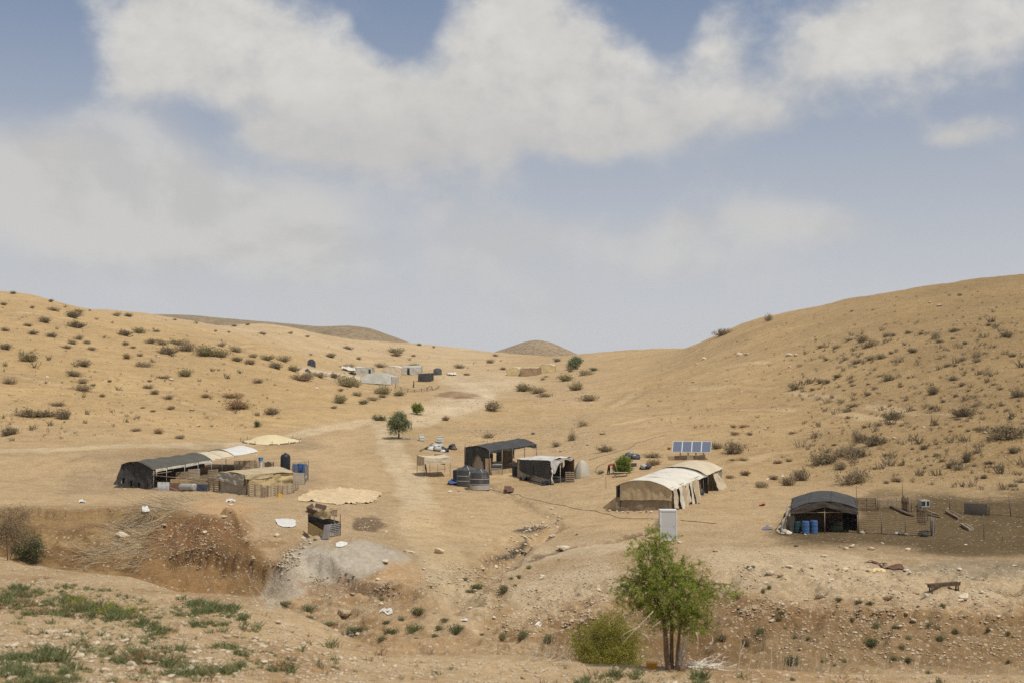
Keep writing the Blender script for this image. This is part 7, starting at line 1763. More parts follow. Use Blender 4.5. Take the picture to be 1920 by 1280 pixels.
tufts('dry_tufts', 'scattered dry grass tufts and tiny shrubs over both hillsides',
      [(HILL_R, 900, .34, 12, 0, .8), (HILL_R2, 520, .62, 16, 0, .8), (HILL_R2, 160, .75, 18, 2, .8), (HILL_L, 650, .34, 12, 0, .8), (HILL_L, 130, .7, 16, 2, .8), (HILL_L, 300, .30, 10, 1, .9), (HILL_R, 350, .28, 10, 1, .9), (OUT_R, 700, .36, 12, 0, .8), (OUT_R, 260, .8, 18, 2, .8), (OUT_L, 350, .36, 12, 0, .8), (OUT_L, 110, .8, 18, 2, .8)], 61, [LEAF['grey'], LEAF['brown'], LEAF['dark']])

# -- foreground green weeds: a ground cover
FG1 = [(0, 1098), (60, 1092), (130, 1095), (250, 1118), (330, 1140), (420, 1160), (400, 1178), (330, 1172), (250, 1170), (120, 1160), (0, 1150)]
FG2 = [(150, 1165), (240, 1160), (320, 1180), (300, 1215), (240, 1205), (160, 1185)]
FG3 = [(0, 1215), (60, 1205), (130, 1225), (160, 1260), (150, 1290), (0, 1290)]
FG4 = [(200, 1235), (300, 1215), (400, 1205), (480, 1215), (560, 1240), (550, 1265), (470, 1255), (380, 1275), (250, 1262)]
FG5 = [(120, 1115), (270, 1128), (330, 1150), (260, 1158), (150, 1150)]
FG6 = [(330, 1120), (440, 1140), (470, 1160), (420, 1175), (350, 1160)]
FG8 = [(60, 1090), (440, 1130), (560, 1240), (400, 1280), (0, 1280), (0, 1090)]
FG7 = [(1090, 1266), (1240, 1262), (1330, 1272), (1330, 1295), (1080, 1290)]
ALLF = [(0, 1060), (300, 1105), (500, 1150), (700, 1215), (900, 1245), (1920, 1270), (1920, 1290), (0, 1290)]
tufts('green_weeds', 'low green and yellowing weeds covering the left foreground slope',
      [(FG1, 620, .19, 26, 0, 1.0), (FG1, 90, .18, 24, 2, 1.0), (FG5, 190, .18, 24, 0, 1.0), (FG5, 90, .19, 24, 1, 1.0), (FG2, 170, .18, 24, 0, 1.0), (FG3, 240, .21, 26, 0, 1.0), (FG4, 330, .19, 24, 0, 1.0), (FG6, 170, .18, 24, 0, 1.0), (FG4, 30, .25, 24, 2, 1.0), (FG8, 420, .16, 20, 0, 1.0), (FG7, 70, .26, 22, 0, 1.0), (ALLF, 260, .18, 10, 2, .8), (ALLF, 80, .22, 16, 0, .9)], 62, [LEAF['weed'], LEAF['lime'], LEAF['brown']])

# -- green weeds standing apart on the wadi floor and banks
WEEDS = [(1040, 560, 110, 60), (1030, 665, 130, 95), (1295, 670, 150, 85), (935, 615, 85, 50), (840, 630, 65, 35), (860, 685, 120, 60), (800, 735, 90, 50), (640, 740, 110, 60), (640, 680, 170, 50), (480, 640, 110, 40), (350, 605, 100, 45), (200, 575, 170, 45), (340, 535, 140, 55), (180, 520, 100, 40), (900, 805, 100, 50), (1145, 575, 60, 30), (1220, 620, 75, 30), (1155, 715, 60, 30), (1180, 665, 60, 50),
         (1410, 365, 110, 60), (1385, 412, 75, 40), (1340, 352, 60, 25), (1600, 415, 95, 60), (1690, 335, 45, 45), (1640, 350, 40, 25), (1670, 400, 40, 25), (1755, 275, 45, 45), (1450, 710, 40, 30), (1580, 720, 70, 65), (1720, 695, 100, 100), (1885, 735, 90, 90), (810, 480, 40, 30), (1130, 407, 30, 18), (1030, 735, 30, 20)]
WEEDS = [(480 + x / 3.43, 980 + y / 3.43, w / 3.43, h / 3.43, 'green' if i in (0, 1, 2, 19, 20) else 'weed') for i, (x, y, w, h) in enumerate(WEEDS)]
W2 = [(405, 205, 45, 45, 'green'), (440, 185, 40, 30, 'green'), (255, 235, 60, 40, 'weed'), (845, 250, 50, 30, 'green'), (950, 265, 70, 35, 'weed'), (1025, 275, 60, 35, 'green'), (1445, 285, 50, 45, 'green'), (490, 365, 50, 40, 'green'), (515, 330, 40, 30, 'green'), (385, 430, 70, 60, 'weed'), (715, 430, 50, 35, 'weed'), (590, 470, 40, 40, 'weed'), (1065, 395, 60, 70, 'weed'), (1035, 495, 130, 70, 'darkgreen'), (1165, 410, 50, 40, 'weed'), (1255, 470, 45, 40, 'weed'),
      (1425, 480, 65, 60, 'darkgreen'), (1420, 430, 45, 35, 'darkgreen'), (1525, 440, 60, 45, 'darkgreen'), (580, 600, 110, 90, 'darkgreen'), (665, 480, 40, 30, 'weed'), (1165, 595, 60, 50, 'weed'), (1250, 600, 70, 45, 'darkgreen'), (535, 415, 30, 30, 'weed'), (920, 370, 50, 40, 'weed'), (1370, 395, 45, 40, 'weed'), (1710, 430, 45, 40, 'darkgreen'), (1830, 460, 40, 35, 'darkgreen'), (1215, 525, 45, 40, 'weed'), (160, 465, 90, 60, 'dark'), (300, 500, 90, 60, 'dark'), (755, 605, 35, 30, 'weed'), (880, 610, 40, 30, 'weed'), (815, 630, 35, 30, 'weed'), (1830, 615, 50, 40, 'darkgreen'), (580, 715, 40, 30, 'weed'), (1365, 675, 50, 35, 'weed')]
WEEDS += [(1300 + x / 3.097, 1040 + y / 3.097, w / 3.097, h / 3.097, t) for x, y, w, h, t in W2]
WEEDS += [(30 * 0 + 610 / 3.43, 920 + 640 / 3.43 - 90 / 3.43 * 0 - 53, 14, 9, 'weed')] if False else []
def wregion(px, py):
    if px < 700: return 'on the floor below the grey mound'
    if px < 800: return 'in the middle of the wadi floor'
    if px < 920: return 'where gully and wadi floor meet'
    if px < 1060: return 'left of the yellow-green bush'
    if px < 1420: return 'beside the foreground tree'
    if px < 1640: return 'on the bank right of the tree' if py > 1130 else 'on the flat right of the tree'
    return 'far right of the near bank' if py > 1130 else 'on the flat below the pens'
def place_weeds():
    P = np.array([(a[0], a[1] + a[3] * .40) for a in WEEDS]); X, Y = march_fast(P[:, 0], P[:, 1]); Z = H(X, Y); rs = np.random.RandomState(9)
    labs = label_set([(a[0], sizeword(a[2]), TONE[a[4]], wregion(a[0], a[1])) for a in WEEDS], 'weed')
    for i, (x0, y0, w, h, tn) in enumerate(WEEDS):
        if Y[i] < 52 and y0 < 1225: continue
        k = Y[i] / F; me = SHRUBS[tn][rs.randint(3)]; o = bpy.data.objects.new('weed', me); COL.objects.link(o); sw = w * k * 1.1
        o.location = (X[i], Y[i], Z[i]); o.rotation_euler = (0, 0, rs.rand() * 6.28); o.scale = (sw, sw, min(max(h * k / .5, sw * .5), sw * 1.6) * .9)
        o['label'] = labs[i]; o['category'] = 'weed'; o['group'] = 'green weeds of the wadi and its banks'
place_weeds()

# -- trees
def leafy(name, lobes, p, k, nspr, nlv, leaf, tone, parent, seed, spr=.38, droop=.25, clump=True, label=None, spread=.13):
    """sprays of leaves through the volume of the crown; lobes: (dx px, height px, depth m, rx px, rz px, weight)"""
    rs = np.random.RandomState(seed); w = np.array([l[5] * l[3] * l[4] for l in lobes]); w = w / w.sum(); q = rs.choice(len(lobes), nspr, p=w)
    L_ = np.array([(l[0] * k, l[2], l[1] * k, l[3] * k, l[3] * k * .9, l[4] * k) for l in lobes])
    d = rs.normal(size=(nspr, 3)); d /= np.linalg.norm(d, axis=1, keepdims=True); r = rs.rand(nspr) ** .36
    r = r * (1 + .35 * np.array([fbm(np.array([d[i, 0] * 2.2 + q[i] * 5]), np.array([d[i, 2] * 2.2 + d[i, 1] * 1.7]), 3, seed)[0] for i in range(nspr)]))
    c = L_[q, :3] + d * r[:, None] * L_[q, 3:]
    ax = d * .8 + rs.normal(size=(nspr, 3)) * .5; ax[:, 2] -= droop; ax /= np.linalg.norm(ax, axis=1, keepdims=True)
    ln = spr * (.5 + .8 * rs.rand(nspr)); base = c - ax * ln[:, None] * .5; tip = c + ax * ln[:, None] * .6; tip[:, 2] -= droop * ln * .5
    tw = tris_blades(base, tip, .006, rs, .03)
    i = np.repeat(np.arange(nspr), nlv); t = rs.rand(len(i)); pp = base[i] + (tip[i] - base[i]) * t[:, None] + rs.normal(size=(len(i), 3)) * (spr * spread)
    lf = tris_leaves(pp, leaf, rs)
    me = tri_mesh(name, [lf, tw], [LEAF[tone], M_BARK]); return put(name, me, parent, label=label), c
def limb(parent, pts, r0, r1, name='limb', n=7, mat=None):
    m = len(pts); mb = MB(); q = np.linspace(0, 1, (m - 1) * 4 + 1); P_ = np.array([tuple(x) for x in pts], float); kk = np.linspace(0, 1, m)
    Q = pchip(kk, P_, q); mb.tube([Vector(x) for x in Q], list(np.linspace(r0, r1, len(q))), n); return mb.build(name, mat or M_BARK, parent)
def main_tree():
    p = GZ(1258, 1254); k = p.y / F; p.z -= .03
    t = thing('foreground_tree', 'lone small green tree with three slender trunks on the near edge of the wadi', 'tree', p)
    V = lambda dx, h, dy=0.0: (dx * k, dy, h * k)
    # trunk: three stems leaving one root
    limb(t, [V(-4, -3, 0), V(-8, 30, .02), V(-10, 70, .05), V(-17, 110, .1), V(-30, 150, .1)], .095, .04, 'trunk', 9)
    limb(t, [V(2, -3, .05), V(2, 35, .1), V(3, 75, .15), V(0, 110, .2), V(-8, 165, .2), V(-22, 215, .1), V(-30, 245, .1)], .07, .02, 'trunk', 9)
    limb(t, [V(10, -2, -.05), V(12, 30, -.05), V(15, 65, -.1), V(20, 100, -.1), V(34, 140, -.2), V(50, 160, -.2)], .062, .025, 'trunk', 9)
    mb = MB(); mb.lathe(V(18, 2, -.18), [(.02, -.12), (.10, -.08), (.13, 0), (.11, .10), (.05, .16)], 9, (.3, 0, 1)); mb.build('root_stump', M_BARK, t)
    tips = [(-30, 150, .1), (-8, 165, .2), (50, 160, -.2), (-22, 215, .1), (20, 100, -.1), (0, 110, .2)]
    lobes = [(-30, 228, 0, 48, 38, 1.0), (-18, 188, .1, 50, 34, .9), (-55, 152, 0, 54, 40, 1.0), (0, 150, -.2, 70, 52, 1.0), (38, 142, .2, 54, 42, .85), (20, 108, -.2, 52, 32, .75), (-35, 112, .3, 45, 30, .7), (80, 146, 0, 36, 24, .35), (120, 144, .1, 30, 16, .18), (-88, 140, 0, 28, 30, .4), (56, 98, .2, 32, 26, .45), (55, 186, .1, 34, 20, .22), (-5, 255, 0, 26, 16, .25), (38, 82, 0, 30, 22, .5), (52, 76, -.1, 26, 20, .5), (-32, 98, -.1, 26, 22, .45), (8, 92, .1, 30, 18, .4)]
    rs = np.random.RandomState(77)
    for l in lobes:
        a = tips[min(range(6), key=lambda i: (tips[i][0] - l[0]) ** 2 + (tips[i][1] - l[1]) ** 2)]
        for j in range(3 if l[5] > .3 else 1):
            e = (l[0] + rs.uniform(-.7, .7) * l[3], l[1] + rs.uniform(-.5, .8) * l[4], l[2] + rs.uniform(-.5, .5)); m = ((a[0] + e[0]) / 2 + rs.uniform(-8, 8), (a[1] + e[1]) / 2 + 5, (a[2] + e[2]) / 2)
            limb(t, [V(*a), V(*m), V(*e)], .028, .006, 'branch', 5)
    cr, c = leafy('crown', lobes, p, k, 760, 36, .033, 'tree', t, 78, .42, .22, True, None, .085)
    # pale bare twigs hanging out of the crown
    for (x0, h0, x1, h1) in ((-38, 118, -98, 58), (-62, 90, -100, 72), (86, 120, 118, 138), (40, 80, 40, 40), (-60, 78, -45, 60), (-25, 100, -50, 80), (70, 70, 60, 45)):
        limb(t, [V(x0, h0, -.9), V((x0 + x1) / 2 + 3, (h0 + h1) / 2 + 4, -1.0), V(x1, h1, -1.0)], .014, .005, 'bare_twig', 4, M_STRAW)
main_tree()
def simple_tree(name, label, cat, px, py, lobes, tone, nspr, nlv, leaf, trunks, seed, spr=.4, d=None, group=None, droop=.2):
    if d is None: p = GZ(px, py)
    else: u, e = ue(px, py); p = on(float(u) * d, d)
    k = p.y / F; t = thing(name, label, cat, p, group)
    for (pts, r0, r1) in trunks: limb(t, [(x * k, y, h * k) for x, h, y in pts], r0, r1, 'trunk', 7)
    leafy('crown', lobes, p, k, nspr, nlv, leaf, tone, t, seed, spr, droop); return t
simple_tree('small_tree', 'small round-crowned green tree with thin trunk beside white boards in the valley', 'tree', 747, 822,
            [(0, 34, 0, 19, 15, 1), (-8, 25, 0, 14, 12, .8), (9, 26, 0, 14, 12, .8), (2, 44, 0, 12, 9, .7)], 'pale', 420, 14, .10, [([(0, -2, 0), (1, 12, 0), (0, 24, 0), (-3, 34, 0)], .13, .05), ([(0, 14, 0), (5, 25, 0), (9, 32, 0)], .08, .03), ([(0, 16, 0), (-6, 25, 0), (-10, 32, 0)], .07, .03)], 81, .8, droop=.5)
simple_tree('sapling', 'tiny bright green bushy sapling beyond the small tree', 'tree', 782, 776.5, [(0, 12, 0, 10, 8, 1)], 'tree', 160, 14, .11, [([(0, -1, 0), (0, 6, 0), (1, 12, 0)], .08, .03)], 82, .7)
simple_tree('far_tree', 'green spreading tree right of the far yellowish tent', 'tree', 1077, 692, [(-2, 12, 0, 8, 8, 1), (6, 16, 0, 7, 5, .8), (-7, 7, 0, 6, 5, .5)], 'pale', 260, 12, .22, [([(-2, -1, 0), (-1, 8, 0), (2, 14, 0)], .2, .08)], 83, 1.3)
simple_tree('green_bush', 'bright green bush behind the wooden bench', 'bush', 1168, 886, [(2, 20, 0, 12, 10, 1), (-4, 12, 0, 13, 10, 1), (6, 9, 0, 10, 9, .8), (-10, 5, 0, 8, 6, .5)], 'tree', 520, 14, .075, [([(0, -1, 0), (0, 8, 0), (3, 18, 0)], .06, .02), ([(0, -1, 0), (-4, 7, 0), (-8, 12, 0)], .05, .02)], 84, .5, droop=-.3)
simple_tree('yellow_green_bush', 'feathery yellow-green bush low in the wadi left of the foreground tree', 'bush', 1135, 1240,
            [(8, 118, 0, 40, 30, 1), (-25, 95, 0, 38, 30, .9), (30, 88, 0, 42, 32, 1), (0, 72, -.3, 55, 30, 1), (-45, 78, 0, 24, 22, .5), (45, 55, -.2, 34, 24, .7), (-12, 50, 0, 45, 24, .7), (55, 100, 0, 22, 20, .4), (12, 32, 0, 40, 18, .5)], 'lime', 1500, 18, .036,
            [([(0, -4, 0), (-3, 40, 0), (-12, 85, 0)], .07, .02), ([(4, -4, 0), (12, 40, 0), (25, 85, 0)], .06, .02), ([(0, 0, 0), (4, 60, .1), (8, 115, .1)], .06, .015)], 85, .5, d=62.0, droop=-.2)
simple_tree('dark_round_bush', 'dark green round bush on the left edge of the foreground ridge', 'bush', 55, 1054, [(-4, 36, 0, 30, 26, 1), (8, 26, 0, 26, 22, .9), (-18, 24, .2, 22, 20, .7), (2, 12, 0, 20, 12, .6)], 'darkgreen', 900, 18, .032, [([(0, -2, 0), (-1, 16, 0), (-4, 34, 0)], .07, .02), ([(0, 0, 0), (8, 14, 0), (14, 26, 0)], .05, .02)], 86, .35)
simple_tree('dry_brush', 'pale feathery dry brush at the left edge behind the dark round bush', 'bush', 8, 1050, [(0, 70, .5, 40, 36, 1), (-20, 50, .5, 40, 34, 1), (26, 84, .6, 24, 20, .5), (12, 40, .5, 34, 22, .8)], 'grey', 800, 12, .028, [([(0, -2, .4), (-4, 40, .5), (-8, 80, .5)], .025, .008), ([(4, -2, .4), (14, 40, .5), (24, 85, .5)], .02, .008)], 87, .5)

# -- dry stalks: reed heap on the bank, brush pile by the tree, loose bleached stalks
def stalks(name, label, cat, rows, mat, seed, kind=None, r=.008):
    rs = np.random.RandomState(seed); B0, T0 = [], []
    for (a, b, n, ln, dirx, diry, rise, spread) in rows:
        q = rs.rand(n); px = a[0] + (b[0] - a[0]) * q + rs.normal(size=n) * spread[0]; py = a[1] + (b[1] - a[1]) * q + rs.normal(size=n) * spread[1]
        X, Y = march_fast(px, py); Z = H(X, Y); L_ = ln * (.5 + rs.rand(n)); an = rs.normal(size=n) * .5
        dx = dirx * np.cos(an) - diry * np.sin(an); dy = dirx * np.sin(an) + diry * np.cos(an)
        b0 = np.stack([X, Y, Z + .02 + rs.rand(n) * .1], 1); rz = np.maximum(0, rise + rs.normal(size=n) * .25)
        tx, ty = X + dx * L_, Y + dy * L_; tz = H(tx, ty) * (1 - np.minimum(rz, 1)) + Z * np.minimum(rz, 1) + rz * L_ + .06
        B0.append(b0); T0.append(np.stack([tx, ty, tz], 1))
    v, f = tris_blades(np.concatenate(B0), np.concatenate(T0), r, rs, .05)
    c = v.mean(axis=0); me = mesh_from(name, v - c, f, 3, mat); o = put(name, me, None, tuple(c)); return tag(o, label, cat, None, kind)
stalks('dry_reeds', 'tangle of dry pale reeds dumped over the eroded left bank', None,
       [((355, 930), (300, 955), 420, 1.6, -.8, -.6, .06, (22, 6)), ((300, 955), (250, 990), 380, 1.7, -.7, -.7, .10, (20, 8)), ((270, 985), (220, 1040), 420, 1.9, -.8, -.6, .12, (26, 10)), ((200, 1030), (160, 1055), 160, 1.5, -.8, -.6, .15, (22, 8)), ((300, 1000), (250, 1070), 160, 1.5, -.6, -.8, .15, (14, 8))], M_REED, 91, 'stuff', .012)
stalks('brush_pile', 'heap of bleached white branches right of the foreground tree trunk', 'brush pile',
       [((1285, 1252), (1352, 1254), 80, .9, .9, .2, .10, (8, 1.5)), ((1290, 1250), (1350, 1253), 45, .8, -.9, .3, .12, (8, 1.5))], M_BLEACH, 92, 'stuff', .011)
stalks('white_twig_tuft', 'fan of bleached white twigs rising beside the foreground tree trunk', 'twigs', [((1268, 1252), (1276, 1252), 34, .62, .45, .1, 1.5, (2, .5))], M_BLEACH, 93, None, .013)
stalks('dry_stalks', 'thin bleached stalks standing along the near edge of the wadi', None,
       [((985, 1235), (1110, 1238), 110, .45, .3, .1, 1.2, (10, 2)), ((1395, 1255), (1560, 1259), 60, .5, .2, .1, 1.6, (20, 2)), ((1000, 1240), (1060, 1245), 60, .5, .9, .1, .2, (14, 3)), ((1600, 1262), (1900, 1268), 40, .45, .3, .1, 1.4, (20, 2)), ((760, 1240), (960, 1260), 50, .4, .9, .1, .05, (50, 8)), ((600, 1160), (720, 1150), 70, .8, .3, .1, 1.3, (30, 8)), ((480, 1130), (540, 1100), 120, .8, -.4, -.3, .7, (20, 8)), ((380, 1095), (520, 1080), 150, .6, -.3, -.3, .8, (30, 12)), ((100, 1240), (700, 1262), 60, .35, .8, .1, .4, (150, 20)), ((700, 1130), (730, 1160), 60, .9, .8, .3, .25, (20, 8))], M_STRAW, 94, 'stuff', .006)
def tall_stalk(px, py, hpx, lean, label):
    p = GZ(px, py); k = p.y / F; h = hpx * k; mb = MB(p); mb.tube([up(p, -.05), (p.x + lean * h * .5, p.y, p.z + h * .52), (p.x + lean * h, p.y, p.z + h)], [.014, .011, .006], 5)
    for f, s in ((.45, -.2), (.62, .25), (.78, -.12)): mb.tube([(p.x + lean * h * f, p.y, p.z + h * f), (p.x + lean * h * f + s * h * .5, p.y, p.z + h * (f + .16))], [.008, .004], 4)
    o = mb.build('tall_stalk', M_STRAW); o.location = p; tag(o, label, 'stalk', 'tall bleached stalks on the near edge')
tall_stalk(1380, 1254, 52, .32, 'tallest bleached stalk leaning right, just right of the brush pile')
tall_stalk(1052, 1236, 34, .7, 'bleached stalk leaning far right before the yellow-green bush')
tall_stalk(1245, 1253, 34, -.45, 'bleached stalk leaning left against the foreground tree trunk')
tall_stalk(1554, 1259, 26, .6, 'bleached stalk leaning right on the near edge, right of the dark green weed')
tall_stalk(1486, 1257, 22, .1, 'forked upright bleached stalk near the dark green weed')
tall_stalk(190, 1150, 34, .25, 'lone dry stalk standing among the green weeds')
# ---------------------------------------------------------------- stones
import bmesh
def rock_mesh(name, seed, mat, sub=2, flat=.62):
    bm = bmesh.new(); bmesh.ops.create_icosphere(bm, subdivisions=sub, radius=.5); rs = np.random.RandomState(seed)
    v = np.array([x.co[:] for x in bm.verts])
    for _ in range(9):                                             # broken faces
        n = rs.normal(size=3); n /= np.linalg.norm(n); d = rs.uniform(.26, .42); h = v @ n; v = v - np.outer(np.maximum(h - d, 0), n) * .92
    v *= 1 + .10 * fbm(v[:, 0:1] * 4 + seed, v[:, 1:2] * 4 + v[:, 2:3] * 3, 3, seed)
    v *= np.array([1.15, .9, flat])
    for a, b in zip(bm.verts, v): a.co = b
    me = bpy.data.meshes.new(name); bm.to_mesh(me); bm.free(); me.materials.append(mat); return me
ROCKS = {'pale': [rock_mesh('stone_pale', 40 + i, M_ROCK) for i in range(4)], 'brown': [rock_mesh('stone_brown', 50 + i, M_ROCKB) for i in range(3)], 'dark': [rock_mesh('stone_dark', 60 + i, M_ROCKD) for i in range(2)]}
STONES = []
def addr(lst, ox, oy, sc, default='pale'):
    for e in lst: STONES.append((ox + e[0] / sc, oy + e[1] / sc, e[2] / sc, e[3] if len(e) > 3 else default))
addr([(320, 915, 70), (95, 1000, 80), (620, 985, 50), (715, 995, 55), (900, 1030, 75), (850, 1125, 80), (945, 1110, 80, 'brown'), (1245, 1110, 70), (1350, 1085, 70), (1390, 1125, 55), (670, 1165, 90), (1220, 1165, 100), (435, 930, 45), (1105, 1195, 60), (570, 1145, 70, 'brown'), (1640, 955, 60), (800, 970, 60), (690, 1085, 45), (1010, 1085, 40), (1700, 1105, 60), (365, 950, 45), (490, 810, 60, 'brown'), (230, 920, 70, 'brown'), (1250, 1045, 45), (1790, 850, 50)], 0, 920, 3.43)
addr([(570, 590, 110, 'brown'), (785, 365, 34), (805, 527, 28), (830, 255, 60), (975, 185, 35), (1000, 190, 30), (1180, 190, 70), (1545, 255, 36), (1620, 255, 32), (1460, 305, 40), (1480, 240, 26, 'brown'), (1840, 345, 45), (215, 365, 30), (655, 715, 40), (515, 690, 35), (840, 580, 45), (1380, 545, 35), (1410, 400, 35), (620, 460, 40, 'brown'), (1290, 495, 28, 'brown'), (1720, 1000, 45, 'brown'), (1800, 965, 28, 'brown'), (130, 88, 30, 'brown'), (1080, 300, 35), (1530, 610, 30), (305, 100, 36), (345, 115, 30), (385, 120, 40, 'brown'), (430, 112, 34)], 480, 980, 3.43)
addr([(225, 285, 120, 'pale'), (490, 582, 40), (620, 1105, 50), (145, 185, 60), (325, 168, 24, 'dark'), (1610, 420, 45, 'dark'), (1650, 415, 50, 'dark'), (1625, 425, 40), (1850, 485, 56, 'brown'), (1540, 725, 36, 'dark'), (1060, 1285, 60), (615, 1155, 30, 'brown'), (1270, 1205, 40), (60, 500, 50), (1100, 228, 40), (190, 355, 20, 'dark'), (1365, 295, 45, 'brown'), (440, 690, 30), (390, 775, 28), (20, 850, 60)], 1000, 960, 4.0)
addr([(345, 545, 22), (635, 648, 46), (680, 632, 52), (597, 632, 34), (818, 652, 56), (1085, 655, 44), (445, 995, 76), (940, 1015, 104, 'brown'), (1490, 1005, 104), (1460, 1025, 50), (530, 875, 48), (432, 880, 44), (385, 790, 46, 'dark'), (165, 845, 60, 'brown'), (265, 1062, 60), (1070, 805, 60), (1100, 830, 40), (1160, 830, 44), (1455, 800, 50), (1215, 990, 50), (1140, 970, 56, 'brown'), (1045, 965, 30), (980, 830, 36), (800, 810, 50), (630, 800, 50), (575, 795, 44), (230, 780, 60), (90, 830, 70), (480, 705, 50), (280, 630, 40, 'dark'), (1620, 965, 50), (60, 890, 40), (1850, 770, 40), (1500, 620, 24), (900, 610, 30)], 1420, 860, 3.84)
addr([(1240, 335, 36), (1725, 435, 30), (1790, 545, 28), (645, 435, 30), (1280, 385, 50), (1775, 365, 36), (460, 385, 40), (1305, 300, 26, 'dark'), (1250, 545, 24), (650, 435, 30), (940, 450, 40), (1200, 425, 34), (1075, 400, 24)], 1300, 1040, 3.097)
addr([(600, 470, 26), (860, 580, 40), (815, 665, 50), (1410, 840, 30), (395, 735, 40, 'brown'), (680, 765, 34), (445, 790, 28), (1175, 790, 50), (110, 790, 90), (120, 470, 24), (865, 555, 26), (1720, 570, 30), (1440, 545, 28), (1015, 970, 30), (760, 475, 22), (1380, 805, 26), (1500, 820, 34), (1450, 830, 30), (440, 660, 26), (560, 620, 22)], 200, 790, 3.69)
addr([(515, 520, 24, 'brown'), (595, 508, 26), (735, 503, 26), (650, 507, 22), (610, 703, 30), (725, 860, 26), (700, 893, 30), (150, 935, 40), (190, 945, 30), (380, 945, 90), (455, 525, 40), (845, 910, 24), (1165, 835, 60), (1200, 770, 24), (1340, 815, 22, 'brown'), (1560, 655, 32, 'brown'), (1610, 660, 26), (1650, 662, 26), (1690, 668, 28), (1735, 655, 28, 'dark'), (1775, 664, 24), (1815, 662, 24, 'dark'), (1850, 662, 26), (1130, 700, 30), (1165, 640, 30), (1180, 675, 24), (15, 800, 26), (1410, 200, 30, 'brown'), (1510, 125, 50, 'brown'), (1220, 245, 24, 'brown'), (970, 835, 30), (880, 840, 26), (920, 870, 24), (1050, 825, 30), (1100, 735, 28)], 720, 780, 3.69)
addr([(890, 450, 30), (965, 580, 36), (915, 560, 26), (1080, 748, 34, 'brown'), (1565, 790, 24, 'brown'), (1115, 838, 36), (740, 330, 26), (265, 562, 22), (625, 480, 18), (350, 660, 22), (690, 660, 24), (1780, 625, 24), (1620, 630, 20)], 0, 520, 3.0)
addr([(1445, 222, 34), (1390, 205, 22), (320, 495, 40), (360, 495, 30), (600, 500, 40), (640, 500, 30), (120, 520, 34), (80, 550, 22), (600, 565, 26), (1020, 575, 22), (1190, 965, 24), (740, 900, 20), (465, 915, 22), (1355, 905, 22), (1700, 935, 40), (560, 1180, 30), (480, 1195, 26), (330, 705, 18), (1550, 305, 18), (250, 640, 20), (60, 650, 24)], 1280, 500, 3.0)
addr([(562, 934, 5), (575, 927, 4.5), (610, 917, 5), (650, 916, 4.5), (690, 920, 5), (711, 928, 4.5), (704, 940, 5), (668, 945, 5), (632, 946, 5.5), (597, 941, 5), (578, 940, 4.5, 'brown'), (640, 930, 5), (665, 926, 4.5)], 0, 0, 1.0)
def sregion(px, py):
    if py > 1100 and px < 520 or py > 1200 and px < 700: return 'on the left foreground slope'
    if py > 1255: return 'on the near ridge'
    if px < 300: return 'on the left hillside' if py < 830 else 'on the left eroded bank'
    if px < 520: return 'on the left hillside' if py < 830 else 'around the left eroded bank'
    if px < 760: return 'on the slope near the far camp' if py < 820 else 'around coop and grey mound' if py < 1060 else 'on the wadi floor below the mound'
    if px < 960: return 'in the yard around the water tanks' if py < 985 else 'along the dusty track' if py < 1110 else 'in the middle of the wadi'
    if px < 1140: return 'around the gully' if py < 1060 else 'left of the foreground tree'
    if px < 1300: return 'along the foot of the long tent' if py < 985 else 'around the foreground tree'
    if px < 1480: return 'on the right hillside' if py < 900 else 'right of the foreground tree'
    return 'on the right hillside' if py < 900 else 'on the flat below the black tent' if py < 1140 else 'on the right near bank'
def ssize(w): return 'small' if w < 8 else 'medium' if w < 13 else 'large'
def place_stones():
    rs = np.random.RandomState(15)
    P = np.array([(s[0], s[1]) for s in STONES]); X, Y = march_fast(P[:, 0], P[:, 1]); Z = H(X, Y)
    labs = label_set([(s[0], ssize(s[2]), {'pale': 'pale', 'brown': 'brown', 'dark': 'dark'}[s[3]], sregion(s[0], s[1])) for s in STONES], 'stone')
    for i, (px, py, w, tn) in enumerate(STONES):
        k = Y[i] / F; s = w * k; o = bpy.data.objects.new('stone', ROCKS[tn][rs.randint(len(ROCKS[tn]))]); COL.objects.link(o)
        o.location = (X[i], Y[i], Z[i] + s * .14); o.rotation_euler = (rs.normal() * .15, rs.normal() * .15, rs.rand() * 6.28); o.scale = (s, s, s * (.75 + .3 * rs.rand()))
        o['label'] = labs[i]; o['category'] = 'stone'; o['group'] = 'stones lying on the ground'
place_stones()
